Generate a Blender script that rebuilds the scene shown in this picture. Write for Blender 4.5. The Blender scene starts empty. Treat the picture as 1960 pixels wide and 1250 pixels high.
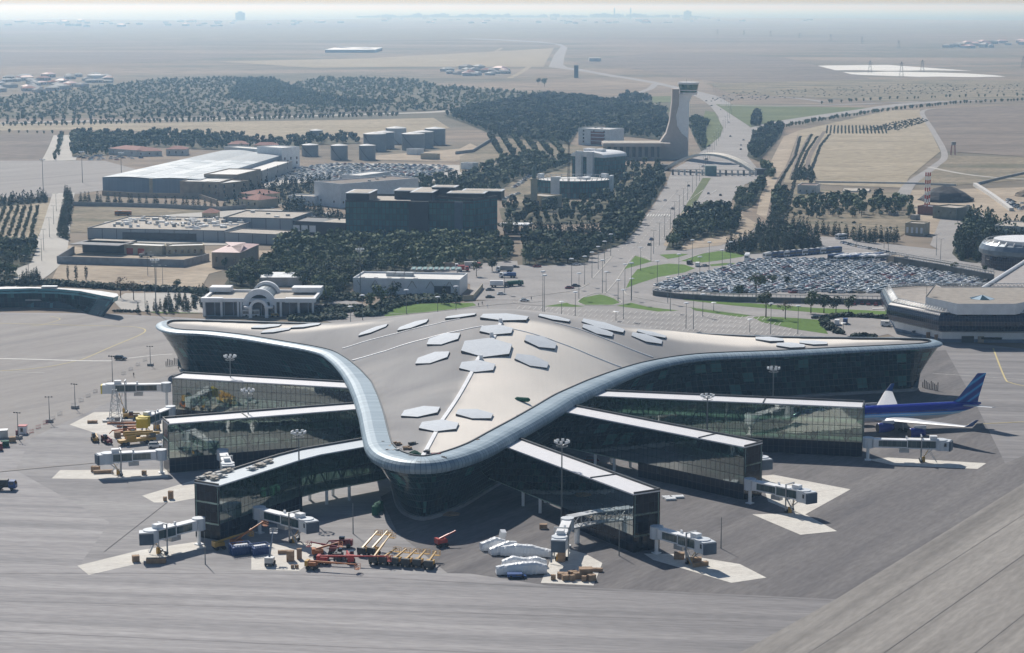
import bpy, math, random
import numpy as np
from mathutils import Vector, Matrix
R_ = math.radians
C = bpy.context.scene.collection
scene = bpy.context.scene
rnd = random.Random(7)
HAZE = 9.5e-5

# ------------------------------------------------------------------ camera
CAMH = 137.0; FPX = 3800.0; HORY = 12.0
TH = math.atan((625 - HORY) / FPX)
cam = bpy.data.cameras.new('camera')
cam.sensor_width = 36; cam.lens = 36 * FPX / 1960
cam.clip_start = 5; cam.clip_end = 900000
camo = bpy.data.objects.new('camera', cam); C.objects.link(camo)
camo.location = (0, 0, CAMH); camo.rotation_euler = (math.pi / 2 - TH, 0, 0)
scene.camera = camo

# ------------------------------------------------------------------ light
SUN_EL = 42.0; SUN_AZ = math.atan2(-0.38, 0.92)      # direction towards the sun, measured from +Y
w = bpy.data.worlds.new('World'); scene.world = w; w.use_nodes = True
nt = w.node_tree; bg = nt.nodes['Background']
sky = nt.nodes.new('ShaderNodeTexSky'); sky.sky_type = 'NISHITA'; sky.sun_disc = False
sky.sun_elevation = R_(SUN_EL); sky.sun_rotation = SUN_AZ
sky.altitude = 100; sky.air_density = 1.0; sky.dust_density = 0.4; sky.ozone_density = 2.5
nt.links.new(sky.outputs[0], bg.inputs[0]); bg.inputs[1].default_value = 0.066
sl = bpy.data.lights.new('sun', 'SUN'); sl.energy = 4.7; sl.angle = R_(0.53); sl.color = (1, 0.955, 0.89)
so = bpy.data.objects.new('sun', sl); C.objects.link(so)
sd = Vector((math.sin(SUN_AZ) * math.cos(R_(SUN_EL)), math.cos(SUN_AZ) * math.cos(R_(SUN_EL)), math.sin(R_(SUN_EL))))
so.rotation_euler = (-sd).to_track_quat('-Z', 'Y').to_euler(); so.location = (0, 0, 400)
scene.view_settings.view_transform = 'Standard'; scene.view_settings.look = 'None'
scene.view_settings.exposure = 0.0; scene.view_settings.gamma = 1
scene.cycles.max_bounces = 6; scene.cycles.transparent_max_bounces = 12
scene.cycles.volume_bounces = 1

# ------------------------------------------------------------------ picture -> world
cT, sT = math.cos(TH), math.sin(TH)
def ray(px, py):
    u = (px - 980) / FPX; v = (625 - py) / FPX
    return (u, cT + v * sT, -sT + v * cT)
def P(px, py, z=0.0):
    d = ray(px, py); t = (z - CAMH) / d[2]
    return (d[0] * t, d[1] * t)
def PP(pts, z=0.0): return [P(a, b, z) for a, b in pts]
def hgt(px, yb, yt):                     # height of something whose foot is at yb and top at yt
    x, y = P(px, yb); d = ray(px, yt); return CAMH + d[2] * y / d[1]
def proj(x, y, z=0.0):                  # world -> picture
    dz = z - CAMH; f = y * cT - dz * sT; return (980 + FPX * x / f, 625 - FPX * (y * sT + dz * cT) / f)
def scl(px, py, z=0.0):                  # pixels per metre at a ground point
    d = ray(px, py); t = (z - CAMH) / d[2]; return FPX / t

# ------------------------------------------------------------------ objects
def link(o, parent=None):
    C.objects.link(o)
    if parent is not None: o.parent = parent
    return o
def tag(o, label=None, cat=None, group=None, kind=None):
    if label: o['label'] = label
    if cat: o['category'] = cat
    if group: o['group'] = group
    if kind: o['kind'] = kind
    return o
def thing(name, label, cat, loc=(0, 0, 0), rz=0, group=None):
    o = bpy.data.objects.new(name, None); o.empty_display_size = 1
    C.objects.link(o); o.location = loc; o.rotation_euler = (0, 0, rz)
    return tag(o, label, cat, group)
def kids(o): return [c for c in ALLCH.get(o.name, [])]
def copy_tree(root, loc, rz=0, label=None, group=None, cat=None, scale=None, matrep=None):
    c = root.copy(); C.objects.link(c); c.location = loc; c.rotation_euler = (0, 0, rz)
    if scale: c.scale = scale
    if label: c['label'] = label
    if group: c['group'] = group
    if cat: c['category'] = cat
    for ch in root.children:
        d = ch.copy(); C.objects.link(d); d.parent = c
        for g in ch.children:
            e = g.copy(); C.objects.link(e); e.parent = d
    return c

class MB:
    def __init__(s): s.v = []; s.f = []; s.m = []; s.uv = []; s.sm = []
    def face(s, pts, m=0, uv=None, smooth=False):
        n = len(s.v); s.v += [tuple(p) for p in pts]; s.f.append(tuple(range(n, n + len(pts)))); s.m.append(m); s.uv.append(uv); s.sm.append(smooth)
    def box(s, c, d, m=0, rz=0.0, mtop=None, uvs=False):
        """c = centre of the base, d = size"""
        cx, cy, z = c; a, b, h = d[0] / 2, d[1] / 2, d[2]
        co, si = math.cos(rz), math.sin(rz)
        q = [(cx + x * co - y * si, cy + x * si + y * co) for x, y in ((-a, -b), (a, -b), (a, b), (-a, b))]
        s.prism(q, z, z + h, m, mtop if mtop is not None else m, uvs=uvs)
    def prism(s, q, z0, z1, m=0, mtop=None, uvs=True, bottom=True, top=True, msides=None):
        if area(q) < 0: q = q[::-1]
        n = len(q); u = 0.0
        for i in range(n):
            a, b = q[i], q[(i + 1) % n]; L = math.hypot(b[0] - a[0], b[1] - a[1])
            mm = m if msides is None else msides[i]
            s.face([(a[0], a[1], z0), (b[0], b[1], z0), (b[0], b[1], z1), (a[0], a[1], z1)], mm,
                   [(u, z0), (u + L, z0), (u + L, z1), (u, z1)] if uvs else None); u += L
        if top: s.face([(x, y, z1) for x, y in q], m if mtop is None else mtop)
        if bottom: s.face([(x, y, z0) for x, y in reversed(q)], m)
    def bar(s, p0, p1, t, m=0, t2=None):
        """square bar between two points"""
        a, b = Vector(p0), Vector(p1); d = (b - a)
        if d.length < 1e-6: return
        d.normalize(); up = Vector((0, 0, 1)) if abs(d.z) < 0.95 else Vector((1, 0, 0))
        x = d.cross(up).normalized(); y = x.cross(d).normalized(); t2 = t if t2 is None else t2
        o = [(-.5, -.5), (.5, -.5), (.5, .5), (-.5, .5)]
        A = [a + x * i * t + y * j * t2 for i, j in o]; B = [b + x * i * t + y * j * t2 for i, j in o]
        for i in range(4):
            j = (i + 1) % 4; s.face([A[i], A[j], B[j], B[i]], m)
        s.face(A[::-1], m); s.face(B, m)
    def tube(s, p0, p1, r0, r1=None, n=8, m=0, caps=True, smooth=True):
        r1 = r0 if r1 is None else r1
        a, b = Vector(p0), Vector(p1); d = (b - a).normalized()
        up = Vector((0, 0, 1)) if abs(d.z) < 0.95 else Vector((1, 0, 0))
        x = d.cross(up).normalized(); y = x.cross(d).normalized()
        A = [a + (x * math.cos(2 * math.pi * i / n) + y * math.sin(2 * math.pi * i / n)) * r0 for i in range(n)]
        B = [b + (x * math.cos(2 * math.pi * i / n) + y * math.sin(2 * math.pi * i / n)) * r1 for i in range(n)]
        for i in range(n):
            j = (i + 1) % n; s.face([A[j], A[i], B[i], B[j]], m, smooth=smooth)
        if caps: s.face(A, m); s.face(B[::-1], m)
    def rings(s, rings, m=0, closed=False, cap=True, smooth=True):
        """loft rings of equal length"""
        base = len(s.v); n = len(rings[0])
        for r in rings: s.v += [tuple(p) for p in r]
        for k in range(len(rings) - 1):
            for i in range(n):
                j = (i + 1) % n
                s.f.append((base + k * n + i, base + k * n + j, base + (k + 1) * n + j, base + (k + 1) * n + i)); s.m.append(m); s.uv.append(None); s.sm.append(smooth)
        if cap:
            s.f.append(tuple(base + i for i in reversed(range(n)))); s.m.append(m); s.uv.append(None); s.sm.append(False)
            s.f.append(tuple(base + (len(rings) - 1) * n + i for i in range(n))); s.m.append(m); s.uv.append(None); s.sm.append(False)
    def add(s, o, M=None):
        n = len(s.v)
        s.v += [tuple(M @ Vector(p)) for p in o.v] if M is not None else list(o.v)
        s.f += [tuple(i + n for i in f) for f in o.f]; s.m += o.m; s.uv += o.uv; s.sm += o.sm
    def mesh(s, name, mats, off=(0, 0, 0)):
        me = bpy.data.meshes.new(name)
        vv = s.v if off == (0, 0, 0) else [(x - off[0], y - off[1], z - off[2]) for x, y, z in s.v]
        me.from_pydata(vv, [], s.f)
        for mt in (mats if isinstance(mats, (list, tuple)) else [mats]): me.materials.append(mt)
        me.polygons.foreach_set('material_index', s.m)
        me.polygons.foreach_set('use_smooth', s.sm)
        if any(u is not None for u in s.uv):
            ul = me.uv_layers.new(name='UVMap'); k = 0; buf = []
            for f, u in zip(s.f, s.uv):
                for i in range(len(f)):
                    buf += list(u[i]) if u is not None else [0.5, 0.5]
            ul.data.foreach_set('uv', buf)
        me.update(); return me
    def build(s, name, mats, parent=None, loc=None, weld=False):
        off = (0, 0, 0)
        if parent is not None:
            a = Vector((0, 0, 0)); q_ = parent
            while q_ is not None: a += q_.location; q_ = q_.parent
            off = tuple(a)
        elif loc is not None: off = tuple(loc)
        o = bpy.data.objects.new(name, s.mesh(name, mats, off)); link(o, parent)
        if parent is None and loc is not None: o.location = loc
        return o

def area(q):
    return 0.5 * sum(q[i][0] * q[(i + 1) % len(q)][1] - q[(i + 1) % len(q)][0] * q[i][1] for i in range(len(q)))
def inpoly(x, y, q):
    c = False; n = len(q); j = n - 1
    for i in range(n):
        if (q[i][1] > y) != (q[j][1] > y) and x < (q[j][0] - q[i][0]) * (y - q[i][1]) / (q[j][1] - q[i][1]) + q[i][0]: c = not c
        j = i
    return c
def lerp(a, b, t): return tuple(a[i] + (b[i] - a[i]) * t for i in range(len(a)))

# ------------------------------------------------------------------ materials
def N(nt, t, **k):
    n = nt.nodes.new(t)
    for a, b in k.items(): setattr(n, a, b)
    return n
def newmat(name):
    m = bpy.data.materials.new(name); m.use_nodes = True
    return m, m.node_tree, m.node_tree.nodes['Principled BSDF']
def setp(b, **k):
    for a, v in k.items():
        a = a.replace('_', ' ')
        b.inputs[a].default_value = v
def mat(name, col, rough=0.7, metal=0.0, var=0.18, vs=0.35, spec=0.5, detail=4.0, stretch=None):
    """plain paint/metal/render with a slight procedural tone variation"""
    m, nt, b = newmat(name)
    b.inputs['Roughness'].default_value = rough; b.inputs['Metallic'].default_value = metal
    b.inputs['Specular IOR Level'].default_value = spec
    if var > 0:
        g = N(nt, 'ShaderNodeNewGeometry'); no = N(nt, 'ShaderNodeTexNoise'); no.inputs['Scale'].default_value = vs; no.inputs['Detail'].default_value = detail
        src = g.outputs['Position']
        if stretch:
            mp = N(nt, 'ShaderNodeMapping'); mp.inputs['Scale'].default_value = stretch; nt.links.new(src, mp.inputs[0]); src = mp.outputs[0]
        nt.links.new(src, no.inputs['Vector'])
        mr = N(nt, 'ShaderNodeMapRange'); mr.inputs[1].default_value = 0.3; mr.inputs[2].default_value = 0.7
        mr.inputs[3].default_value = 1 - var; mr.inputs[4].default_value = 1 + var; nt.links.new(no.outputs['Fac'], mr.inputs[0])
        hs = N(nt, 'ShaderNodeVectorMath', operation='SCALE'); hs.inputs[0].default_value = col[:3]; nt.links.new(mr.outputs[0], hs.inputs['Scale'])
        nt.links.new(hs.outputs[0], b.inputs['Base Color'])
    else: b.inputs['Base Color'].default_value = (*col[:3], 1)
    return m
def ramp(nt, stops):
    r = N(nt, 'ShaderNodeValToRGB'); e = r.color_ramp.elements
    e[0].position, e[0].color = stops[0][0], (*stops[0][1], 1); e[1].position, e[1].color = stops[-1][0], (*stops[-1][1], 1)
    for p, c in stops[1:-1]:
        x = e.new(p); x.color = (*c, 1)
    return r
def ground_mat(name, stops, scale, ang=0.0, stretch=1.0, scale2=None, amt2=0.3, rough=0.95, warp=0.0, along_x=None):
    """streaked or blotchy ground: one big noise through a ramp, a finer one multiplying it"""
    m, nt, b = newmat(name); b.inputs['Roughness'].default_value = rough; b.inputs['Specular IOR Level'].default_value = 0.25
    g = N(nt, 'ShaderNodeNewGeometry'); rot = N(nt, 'ShaderNodeVectorRotate', rotation_type='Z_AXIS'); rot.inputs['Angle'].default_value = -ang
    nt.links.new(g.outputs['Position'], rot.inputs['Vector'])
    mp = N(nt, 'ShaderNodeMapping'); mp.inputs['Scale'].default_value = (scale / stretch, scale, scale); nt.links.new(rot.outputs[0], mp.inputs[0])
    n1 = N(nt, 'ShaderNodeTexNoise'); n1.inputs['Scale'].default_value = 1; n1.inputs['Detail'].default_value = 8; n1.inputs['Roughness'].default_value = 0.6; n1.inputs['Distortion'].default_value = warp
    nt.links.new(mp.outputs[0], n1.inputs['Vector'])
    r = ramp(nt, stops); nt.links.new(n1.outputs['Fac'], r.inputs[0])
    mp2 = N(nt, 'ShaderNodeMapping'); s2 = scale2 or scale * 6; mp2.inputs['Scale'].default_value = (s2 / math.sqrt(stretch), s2, s2); nt.links.new(rot.outputs[0], mp2.inputs[0])
    n2 = N(nt, 'ShaderNodeTexNoise'); n2.inputs['Scale'].default_value = 1; n2.inputs['Detail'].default_value = 6; nt.links.new(mp2.outputs[0], n2.inputs['Vector'])
    mr = N(nt, 'ShaderNodeMapRange'); mr.inputs[1].default_value = 0.3; mr.inputs[2].default_value = 0.7; mr.inputs[3].default_value = 1 - amt2; mr.inputs[4].default_value = 1 + amt2; nt.links.new(n2.outputs['Fac'], mr.inputs[0])
    sc = N(nt, 'ShaderNodeVectorMath', operation='SCALE'); nt.links.new(r.outputs[0], sc.inputs[0]); nt.links.new(mr.outputs[0], sc.inputs['Scale'])
    if along_x:                                     # the pavement is an older, greyer mix towards one side
        xs = N(nt, 'ShaderNodeSeparateXYZ'); nt.links.new(g.outputs['Position'], xs.inputs[0]); gr = N(nt, 'ShaderNodeMapRange', interpolation_type='SMOOTHSTEP')
        for i_, v_ in enumerate(along_x): gr.inputs[i_ + 1].default_value = v_
        nt.links.new(xs.outputs[0], gr.inputs[0]); s3 = N(nt, 'ShaderNodeVectorMath', operation='SCALE'); nt.links.new(sc.outputs[0], s3.inputs[0]); nt.links.new(gr.outputs[0], s3.inputs['Scale']); sc = s3
    nt.links.new(sc.outputs[0], b.inputs['Base Color']); return m
def grid_fac(nt, su, sv, lw, lwv=None, slant=0.0, attr='UV'):
    """1 on mullions, 0 on panes (UV in metres); also returns a cell id vector"""
    tc = N(nt, 'ShaderNodeUVMap'); sx = N(nt, 'ShaderNodeSeparateXYZ'); nt.links.new(tc.outputs[0], sx.inputs[0])
    u, v = sx.outputs[0], sx.outputs[1]
    if slant:
        a = N(nt, 'ShaderNodeMath', operation='MULTIPLY_ADD'); nt.links.new(v, a.inputs[0]); a.inputs[1].default_value = slant; nt.links.new(u, a.inputs[2]); u = a.outputs[0]
    res = []; ids = []
    for src, sp, l in ((u, su, lw), (v, sv, lwv or lw)):
        d = N(nt, 'ShaderNodeMath', operation='DIVIDE'); nt.links.new(src, d.inputs[0]); d.inputs[1].default_value = sp
        fr = N(nt, 'ShaderNodeMath', operation='FRACT'); nt.links.new(d.outputs[0], fr.inputs[0])
        fl = N(nt, 'ShaderNodeMath', operation='FLOOR'); nt.links.new(d.outputs[0], fl.inputs[0]); ids.append(fl.outputs[0])
        lt = N(nt, 'ShaderNodeMath', operation='LESS_THAN'); nt.links.new(fr.outputs[0], lt.inputs[0]); lt.inputs[1].default_value = l / sp; res.append(lt.outputs[0])
    mx = N(nt, 'ShaderNodeMath', operation='MAXIMUM'); nt.links.new(res[0], mx.inputs[0]); nt.links.new(res[1], mx.inputs[1])
    cb = N(nt, 'ShaderNodeCombineXYZ'); nt.links.new(ids[0], cb.inputs[0]); nt.links.new(ids[1], cb.inputs[1])
    wn = N(nt, 'ShaderNodeTexWhiteNoise'); nt.links.new(cb.outputs[0], wn.inputs['Vector'])
    return mx.outputs[0], wn.outputs['Value']
def glass_mat(name, cols, line, su, sv, lw, lwv=None, rough=0.06, ior=1.7, slant=0.0, bright=None, frac=0.1, metal=0.0, lit=None):
    """opaque dark curtain walling: pane tone differs from pane to pane, mullions painted"""
    m, nt, b = newmat(name)
    f, wn = grid_fac(nt, su, sv, lw, lwv, slant)
    st = [(0.0, cols[0]), (0.7, cols[1])]
    if bright: st += [(1 - frac, cols[1]), (1 - frac + 0.01, bright), (1.0, bright)]
    else: st += [(1.0, cols[1])]
    r = ramp(nt, st); nt.links.new(wn, r.inputs[0])
    mx = N(nt, 'ShaderNodeMix', data_type='RGBA'); nt.links.new(f, mx.inputs[0]); nt.links.new(r.outputs[0], mx.inputs[6]); mx.inputs[7].default_value = (*line, 1)
    if lit:                                             # groups of panes painted paler to look lit from inside
        g2, w2 = grid_fac(nt, su * 3, sv * 2, su * .9, sv * .45, slant); gt = N(nt, 'ShaderNodeMath', operation='GREATER_THAN'); nt.links.new(w2, gt.inputs[0]); gt.inputs[1].default_value = 1 - lit[1]
        iv = N(nt, 'ShaderNodeMath', operation='SUBTRACT'); iv.inputs[0].default_value = 1; nt.links.new(g2, iv.inputs[1]); mu = N(nt, 'ShaderNodeMath', operation='MULTIPLY'); nt.links.new(gt.outputs[0], mu.inputs[0]); nt.links.new(iv.outputs[0], mu.inputs[1])
        m3 = N(nt, 'ShaderNodeMix', data_type='RGBA'); nt.links.new(mu.outputs[0], m3.inputs[0]); nt.links.new(r.outputs[0], m3.inputs[6]); m3.inputs[7].default_value = (*lit[0], 1); nt.links.new(m3.outputs[2], mx.inputs[6])
    nt.links.new(mx.outputs[2], b.inputs['Base Color'])
    b.inputs['IOR'].default_value = ior; b.inputs['Metallic'].default_value = metal
    mr = N(nt, 'ShaderNodeMapRange'); mr.inputs[3].default_value = rough; mr.inputs[4].default_value = 0.5; nt.links.new(f, mr.inputs[0]); nt.links.new(mr.outputs[0], b.inputs['Roughness'])
    return m
def clear_glass(name, tint, refl, line, su, sv, lw, lwv=None, rough=0.03):
    """see-through tinted walling with mullions"""
    m, nt, b = newmat(name); out = nt.nodes['Material Output']
    f, wn = grid_fac(nt, su, sv, lw, lwv)
    tr = N(nt, 'ShaderNodeBsdfTransparent'); tr.inputs[0].default_value = (*tint, 1)
    gl = N(nt, 'ShaderNodeBsdfGlossy'); gl.inputs[0].default_value = (0.9, 0.97, 0.93, 1); gl.inputs['Roughness'].default_value = rough
    # every pane sits a hair out of true
    g = N(nt, 'ShaderNodeNewGeometry'); nz = N(nt, 'ShaderNodeTexNoise'); nz.inputs['Scale'].default_value = 0.25; nt.links.new(g.outputs['Position'], nz.inputs['Vector'])
    bp = N(nt, 'ShaderNodeBump'); bp.inputs['Strength'].default_value = 0.25; bp.inputs['Distance'].default_value = 0.12; nt.links.new(nz.outputs['Fac'], bp.inputs['Height']); nt.links.new(bp.outputs[0], gl.inputs['Normal'])
    fr = N(nt, 'ShaderNodeFresnel'); fr.inputs[0].default_value = 1.5
    ad = N(nt, 'ShaderNodeMath', operation='MULTIPLY_ADD'); nt.links.new(fr.outputs[0], ad.inputs[0]); ad.inputs[1].default_value = 1.0 - refl; ad.inputs[2].default_value = refl
    m1 = N(nt, 'ShaderNodeMixShader'); nt.links.new(ad.outputs[0], m1.inputs[0]); nt.links.new(tr.outputs[0], m1.inputs[1]); nt.links.new(gl.outputs[0], m1.inputs[2])
    b.inputs['Base Color'].default_value = (*line, 1); b.inputs['Roughness'].default_value = 0.4
    m2 = N(nt, 'ShaderNodeMixShader'); nt.links.new(f, m2.inputs[0]); nt.links.new(m1.outputs[0], m2.inputs[1]); nt.links.new(b.outputs[0], m2.inputs[2])
    nt.links.new(m2.outputs[0], out.inputs[0]); return m

M = {}
M['white'] = mat('white_paint', (0.80, 0.81, 0.82), 0.45, var=0.08)
M['offwhite'] = mat('offwhite_render', (0.55, 0.54, 0.52), 0.8, var=0.12)
M['cream'] = mat('cream_render', (0.45, 0.40, 0.30), 0.85, var=0.15)
M['tan'] = mat('tan_stone', (0.34, 0.28, 0.22), 0.9, var=0.15)
M['greywall'] = mat('grey_concrete', (0.30, 0.30, 0.30), 0.9, var=0.15)
M['darkgrey'] = mat('dark_grey_metal', (0.05, 0.055, 0.06), 0.5)
M['black'] = mat('black_rubber', (0.015, 0.015, 0.017), 0.7)
M['steel'] = mat('galvanised_steel', (0.42, 0.44, 0.46), 0.45, 0.5)
M['lightroof'] = mat('pale_roof_sheet', (0.62, 0.62, 0.60), 0.6, var=0.08)
M['beigeroof'] = mat('beige_roof_felt', (0.45, 0.41, 0.355), 0.9, var=0.15)
M['redroof'] = mat('red_tile_roof', (0.24, 0.10, 0.08), 0.85, var=0.2, vs=1.5)
M['pinkroof'] = mat('pink_sheet_roof', (0.48, 0.33, 0.33), 0.6, var=0.1)
M['yellow'] = mat('yellow_machine_paint', (0.50, 0.29, 0.05), 0.45)
M['brightyellow'] = mat('bright_yellow_sheet', (0.62, 0.48, 0.02), 0.5)
M['red'] = mat('red_paint', (0.42, 0.03, 0.025), 0.4)
M['orange'] = mat('orange_paint', (0.40, 0.13, 0.03), 0.45)
M['maroon'] = mat('dark_red_paint', (0.2, 0.02, 0.03), 0.4)
M['blue'] = mat('blue_paint', (0.015, 0.065, 0.22), 0.4)
M['green'] = mat('green_net', (0.01, 0.10, 0.06), 0.8)
M['wood'] = mat('bare_timber', (0.33, 0.225, 0.145), 0.85, var=0.25, vs=1.0)
M['wrap'] = mat('white_plastic_wrap', (0.80, 0.82, 0.84), 0.35, var=0.06)
M['glassdark'] = mat('dark_window_glass', (0.012, 0.018, 0.022), 0.08, spec=0.9)
M['glassteal'] = mat('teal_window_glass', (0.02, 0.05, 0.055), 0.08, spec=0.9)
M['carglass'] = mat('car_glass', (0.05, 0.065, 0.08), 0.08, 0.35, spec=1.0)
# ------------------------------------------------------------------ ground, roads, water
LV = [0]
def sheet(name, pts, m, world=False, label=None, z=None):
    LV[0] += 1; zz = 0.004 * LV[0] if z is None else z
    q = pts if world else PP(pts)
    if area(q) < 0: q = q[::-1]
    b = MB(); b.face([(x, y, zz) for x, y in q]); o = b.build(name, m); o['kind'] = 'structure'; return o
def strip_pts(q, wd):
    L, Rr = [], []
    for i in range(len(q)):
        a = q[max(i - 1, 0)]; b = q[min(i + 1, len(q) - 1)]
        dx, dy = b[0] - a[0], b[1] - a[1]; l = math.hypot(dx, dy) or 1
        ww = wd[i] if isinstance(wd, (list, tuple)) else wd
        L.append((q[i][0] - dy / l * ww / 2, q[i][1] + dx / l * ww / 2)); Rr.append((q[i][0] + dy / l * ww / 2, q[i][1] - dx / l * ww / 2))
    return L, Rr
def add_strip(b, q, wd, z, m=0):
    L, Rr = strip_pts(q, wd)
    for i in range(len(q) - 1): b.face([(*Rr[i], z), (*Rr[i + 1], z), (*L[i + 1], z), (*L[i], z)], m)
def smooth_line(q, n=8):
    out = []
    for i in range(len(q) - 1):
        p0, p1, p2, p3 = q[max(i - 1, 0)], q[i], q[i + 1], q[min(i + 2, len(q) - 1)]
        for k in range(n):
            t = k / n
            out.append(tuple(0.5 * (2 * p1[j] + (p2[j] - p0[j]) * t + (2 * p0[j] - 5 * p1[j] + 4 * p2[j] - p3[j]) * t * t + (3 * p1[j] - p0[j] - 3 * p2[j] + p3[j]) * t ** 3) for j in (0, 1)))
    out.append(q[-1]); return out
def road(name, pts, wd, m, smooth=True):
    LV[0] += 1; q = PP(pts); q = smooth_line(q, 6) if smooth else q
    if isinstance(wd, (list, tuple)) and smooth:
        w2 = []
        for i in range(len(wd) - 1): w2 += [wd[i] + (wd[i + 1] - wd[i]) * k / 6 for k in range(6)]
        wd = w2 + [wd[-1]]
    b = MB(); add_strip(b, q, wd, 0.004 * LV[0]); o = b.build(name, m); o['kind'] = 'structure'; return o

land = ground_mat('dry_plain', [(0.25, (0.095, 0.095, 0.07)), (0.42, (0.155, 0.138, 0.105)), (0.55, (0.225, 0.18, 0.14)), (0.7, (0.29, 0.235, 0.18))], 0.0022, ang=0.0, stretch=2.2, scale2=0.03, amt2=0.25, warp=0.4)
AR = math.atan2(P(1960, 925)[1] - P(1415, 1250)[1], P(1960, 925)[0] - P(1415, 1250)[0])
concrete = ground_mat('apron_concrete', [(0.3, (0.245, 0.24, 0.243)), (0.5, (0.325, 0.313, 0.315)), (0.72, (0.44, 0.425, 0.42))], 0.15, ang=R_(-7), stretch=26, scale2=1.1, amt2=0.14, along_x=(-30, 70, 1.0, .72))
concreteB = ground_mat('apron_concrete_upper', [(0.3, (0.26, 0.247, 0.24)), (0.5, (0.315, 0.297, 0.285)), (0.72, (0.36, 0.34, 0.322))], 0.09, ang=R_(52), stretch=14, scale2=0.9, amt2=0.07)
asph_ap = ground_mat('apron_asphalt', [(0.3, (0.125, 0.12, 0.125)), (0.5, (0.165, 0.157, 0.158)), (0.72, (0.215, 0.205, 0.2))], 0.12, ang=AR, stretch=14, scale2=0.9, amt2=0.15)
concR = ground_mat('apron_concrete_brown', [(0.3, (0.18, 0.17, 0.16)), (0.5, (0.26, 0.245, 0.228)), (0.72, (0.35, 0.33, 0.305))], 0.12, ang=AR, stretch=22, scale2=0.9, amt2=0.13)
asphC = ground_mat('apron_asphalt_middle', [(0.3, (0.235, 0.228, 0.23)), (0.5, (0.305, 0.295, 0.295)), (0.72, (0.37, 0.36, 0.355))], 0.10, ang=R_(-5), stretch=12, scale2=0.8, amt2=0.12)
padm = ground_mat('pale_pad_concrete', [(0.3, (0.58, 0.55, 0.50)), (0.6, (0.68, 0.655, 0.60)), (0.75, (0.74, 0.715, 0.66))], 0.25, ang=R_(20), stretch=3, scale2=1.2, amt2=0.1)
roadm = ground_mat('road_asphalt', [(0.3, (0.27, 0.26, 0.255)), (0.6, (0.34, 0.325, 0.315)), (0.75, (0.38, 0.365, 0.35))], 0.05, stretch=2, scale2=0.6, amt2=0.1)
roadp = ground_mat('pale_road', [(0.3, (0.42, 0.40, 0.37)), (0.7, (0.52, 0.50, 0.46))], 0.04, stretch=2, scale2=0.6, amt2=0.08)
lawn = ground_mat('lawn_grass', [(0.3, (0.075, 0.14, 0.022)), (0.55, (0.10, 0.18, 0.03)), (0.75, (0.14, 0.21, 0.05))], 0.08, stretch=1, scale2=0.7, amt2=0.2)
soil = ground_mat('bare_soil', [(0.3, (0.27, 0.22, 0.165)), (0.5, (0.38, 0.315, 0.24)), (0.75, (0.47, 0.40, 0.31))], 0.02, stretch=2, scale2=0.2, amt2=0.2, warp=0.5)
scrub = ground_mat('scrub', [(0.3, (0.10, 0.105, 0.065)), (0.5, (0.20, 0.17, 0.12)), (0.7, (0.30, 0.25, 0.18))], 0.03, stretch=3, scale2=0.3, amt2=0.35, warp=0.5)
straw = ground_mat('straw_field', [(0.3, (0.26, 0.22, 0.155)), (0.55, (0.34, 0.29, 0.21)), (0.75, (0.41, 0.35, 0.26))], 0.022, stretch=3, scale2=0.2, amt2=0.28, warp=0.8)
brownf = ground_mat('brown_field', [(0.3, (0.14, 0.12, 0.10)), (0.55, (0.20, 0.165, 0.14)), (0.75, (0.25, 0.21, 0.17))], 0.015, stretch=4, scale2=0.12, amt2=0.25, warp=0.6)
greenf = ground_mat('green_verge', [(0.3, (0.085, 0.11, 0.045)), (0.55, (0.12, 0.145, 0.06)), (0.75, (0.17, 0.18, 0.09))], 0.02, stretch=3, scale2=0.3, amt2=0.25)
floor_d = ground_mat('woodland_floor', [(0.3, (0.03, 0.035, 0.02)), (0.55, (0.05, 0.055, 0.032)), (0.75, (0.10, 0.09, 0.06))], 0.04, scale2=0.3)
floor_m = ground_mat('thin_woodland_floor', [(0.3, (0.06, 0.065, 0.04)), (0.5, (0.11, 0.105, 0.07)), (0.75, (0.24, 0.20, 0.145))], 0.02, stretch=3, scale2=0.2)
paint_w = mat('road_paint', (0.62, 0.61, 0.58), 0.8, var=0.2, vs=1.5)
paint_y = mat('yellow_line_paint', (0.55, 0.46, 0.22), 0.8, var=0.2, vs=1.5)
saltm = mat('salt_crust', (0.68, 0.68, 0.66), 0.9, var=0.06, vs=0.01)

# water: the sea beyond the coast, laid a little lower than the land
seam, nt_, b_ = newmat('sea_water'); setp(b_, Base_Color=(0.03, 0.06, 0.07, 1), Roughness=0.28, Specular_IOR_Level=0.6)
coast = [(-3500, 39), (-900, 38.5), (0, 38), (160, 37), (330, 38.6), (520, 38), (690, 36.5), (700, 31.5), (950, 31), (1130, 32), (1340, 33), (1500, 34.5), (1640, 35), (1800, 38), (1960, 39), (3000, 42), (5500, 44)]
cw = PP(coast)
sheet('sea', [(-200000, 9000), (200000, 9000), (200000, 480000), (-200000, 480000)], seam, True, z=-0.6)
sheet('ground', [(-14000, -600), (26000, -600)] + [(26000, cw[-1][1])] + cw[::-1] + [(-14000, cw[0][1])], land, True, z=0.0)

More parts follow.
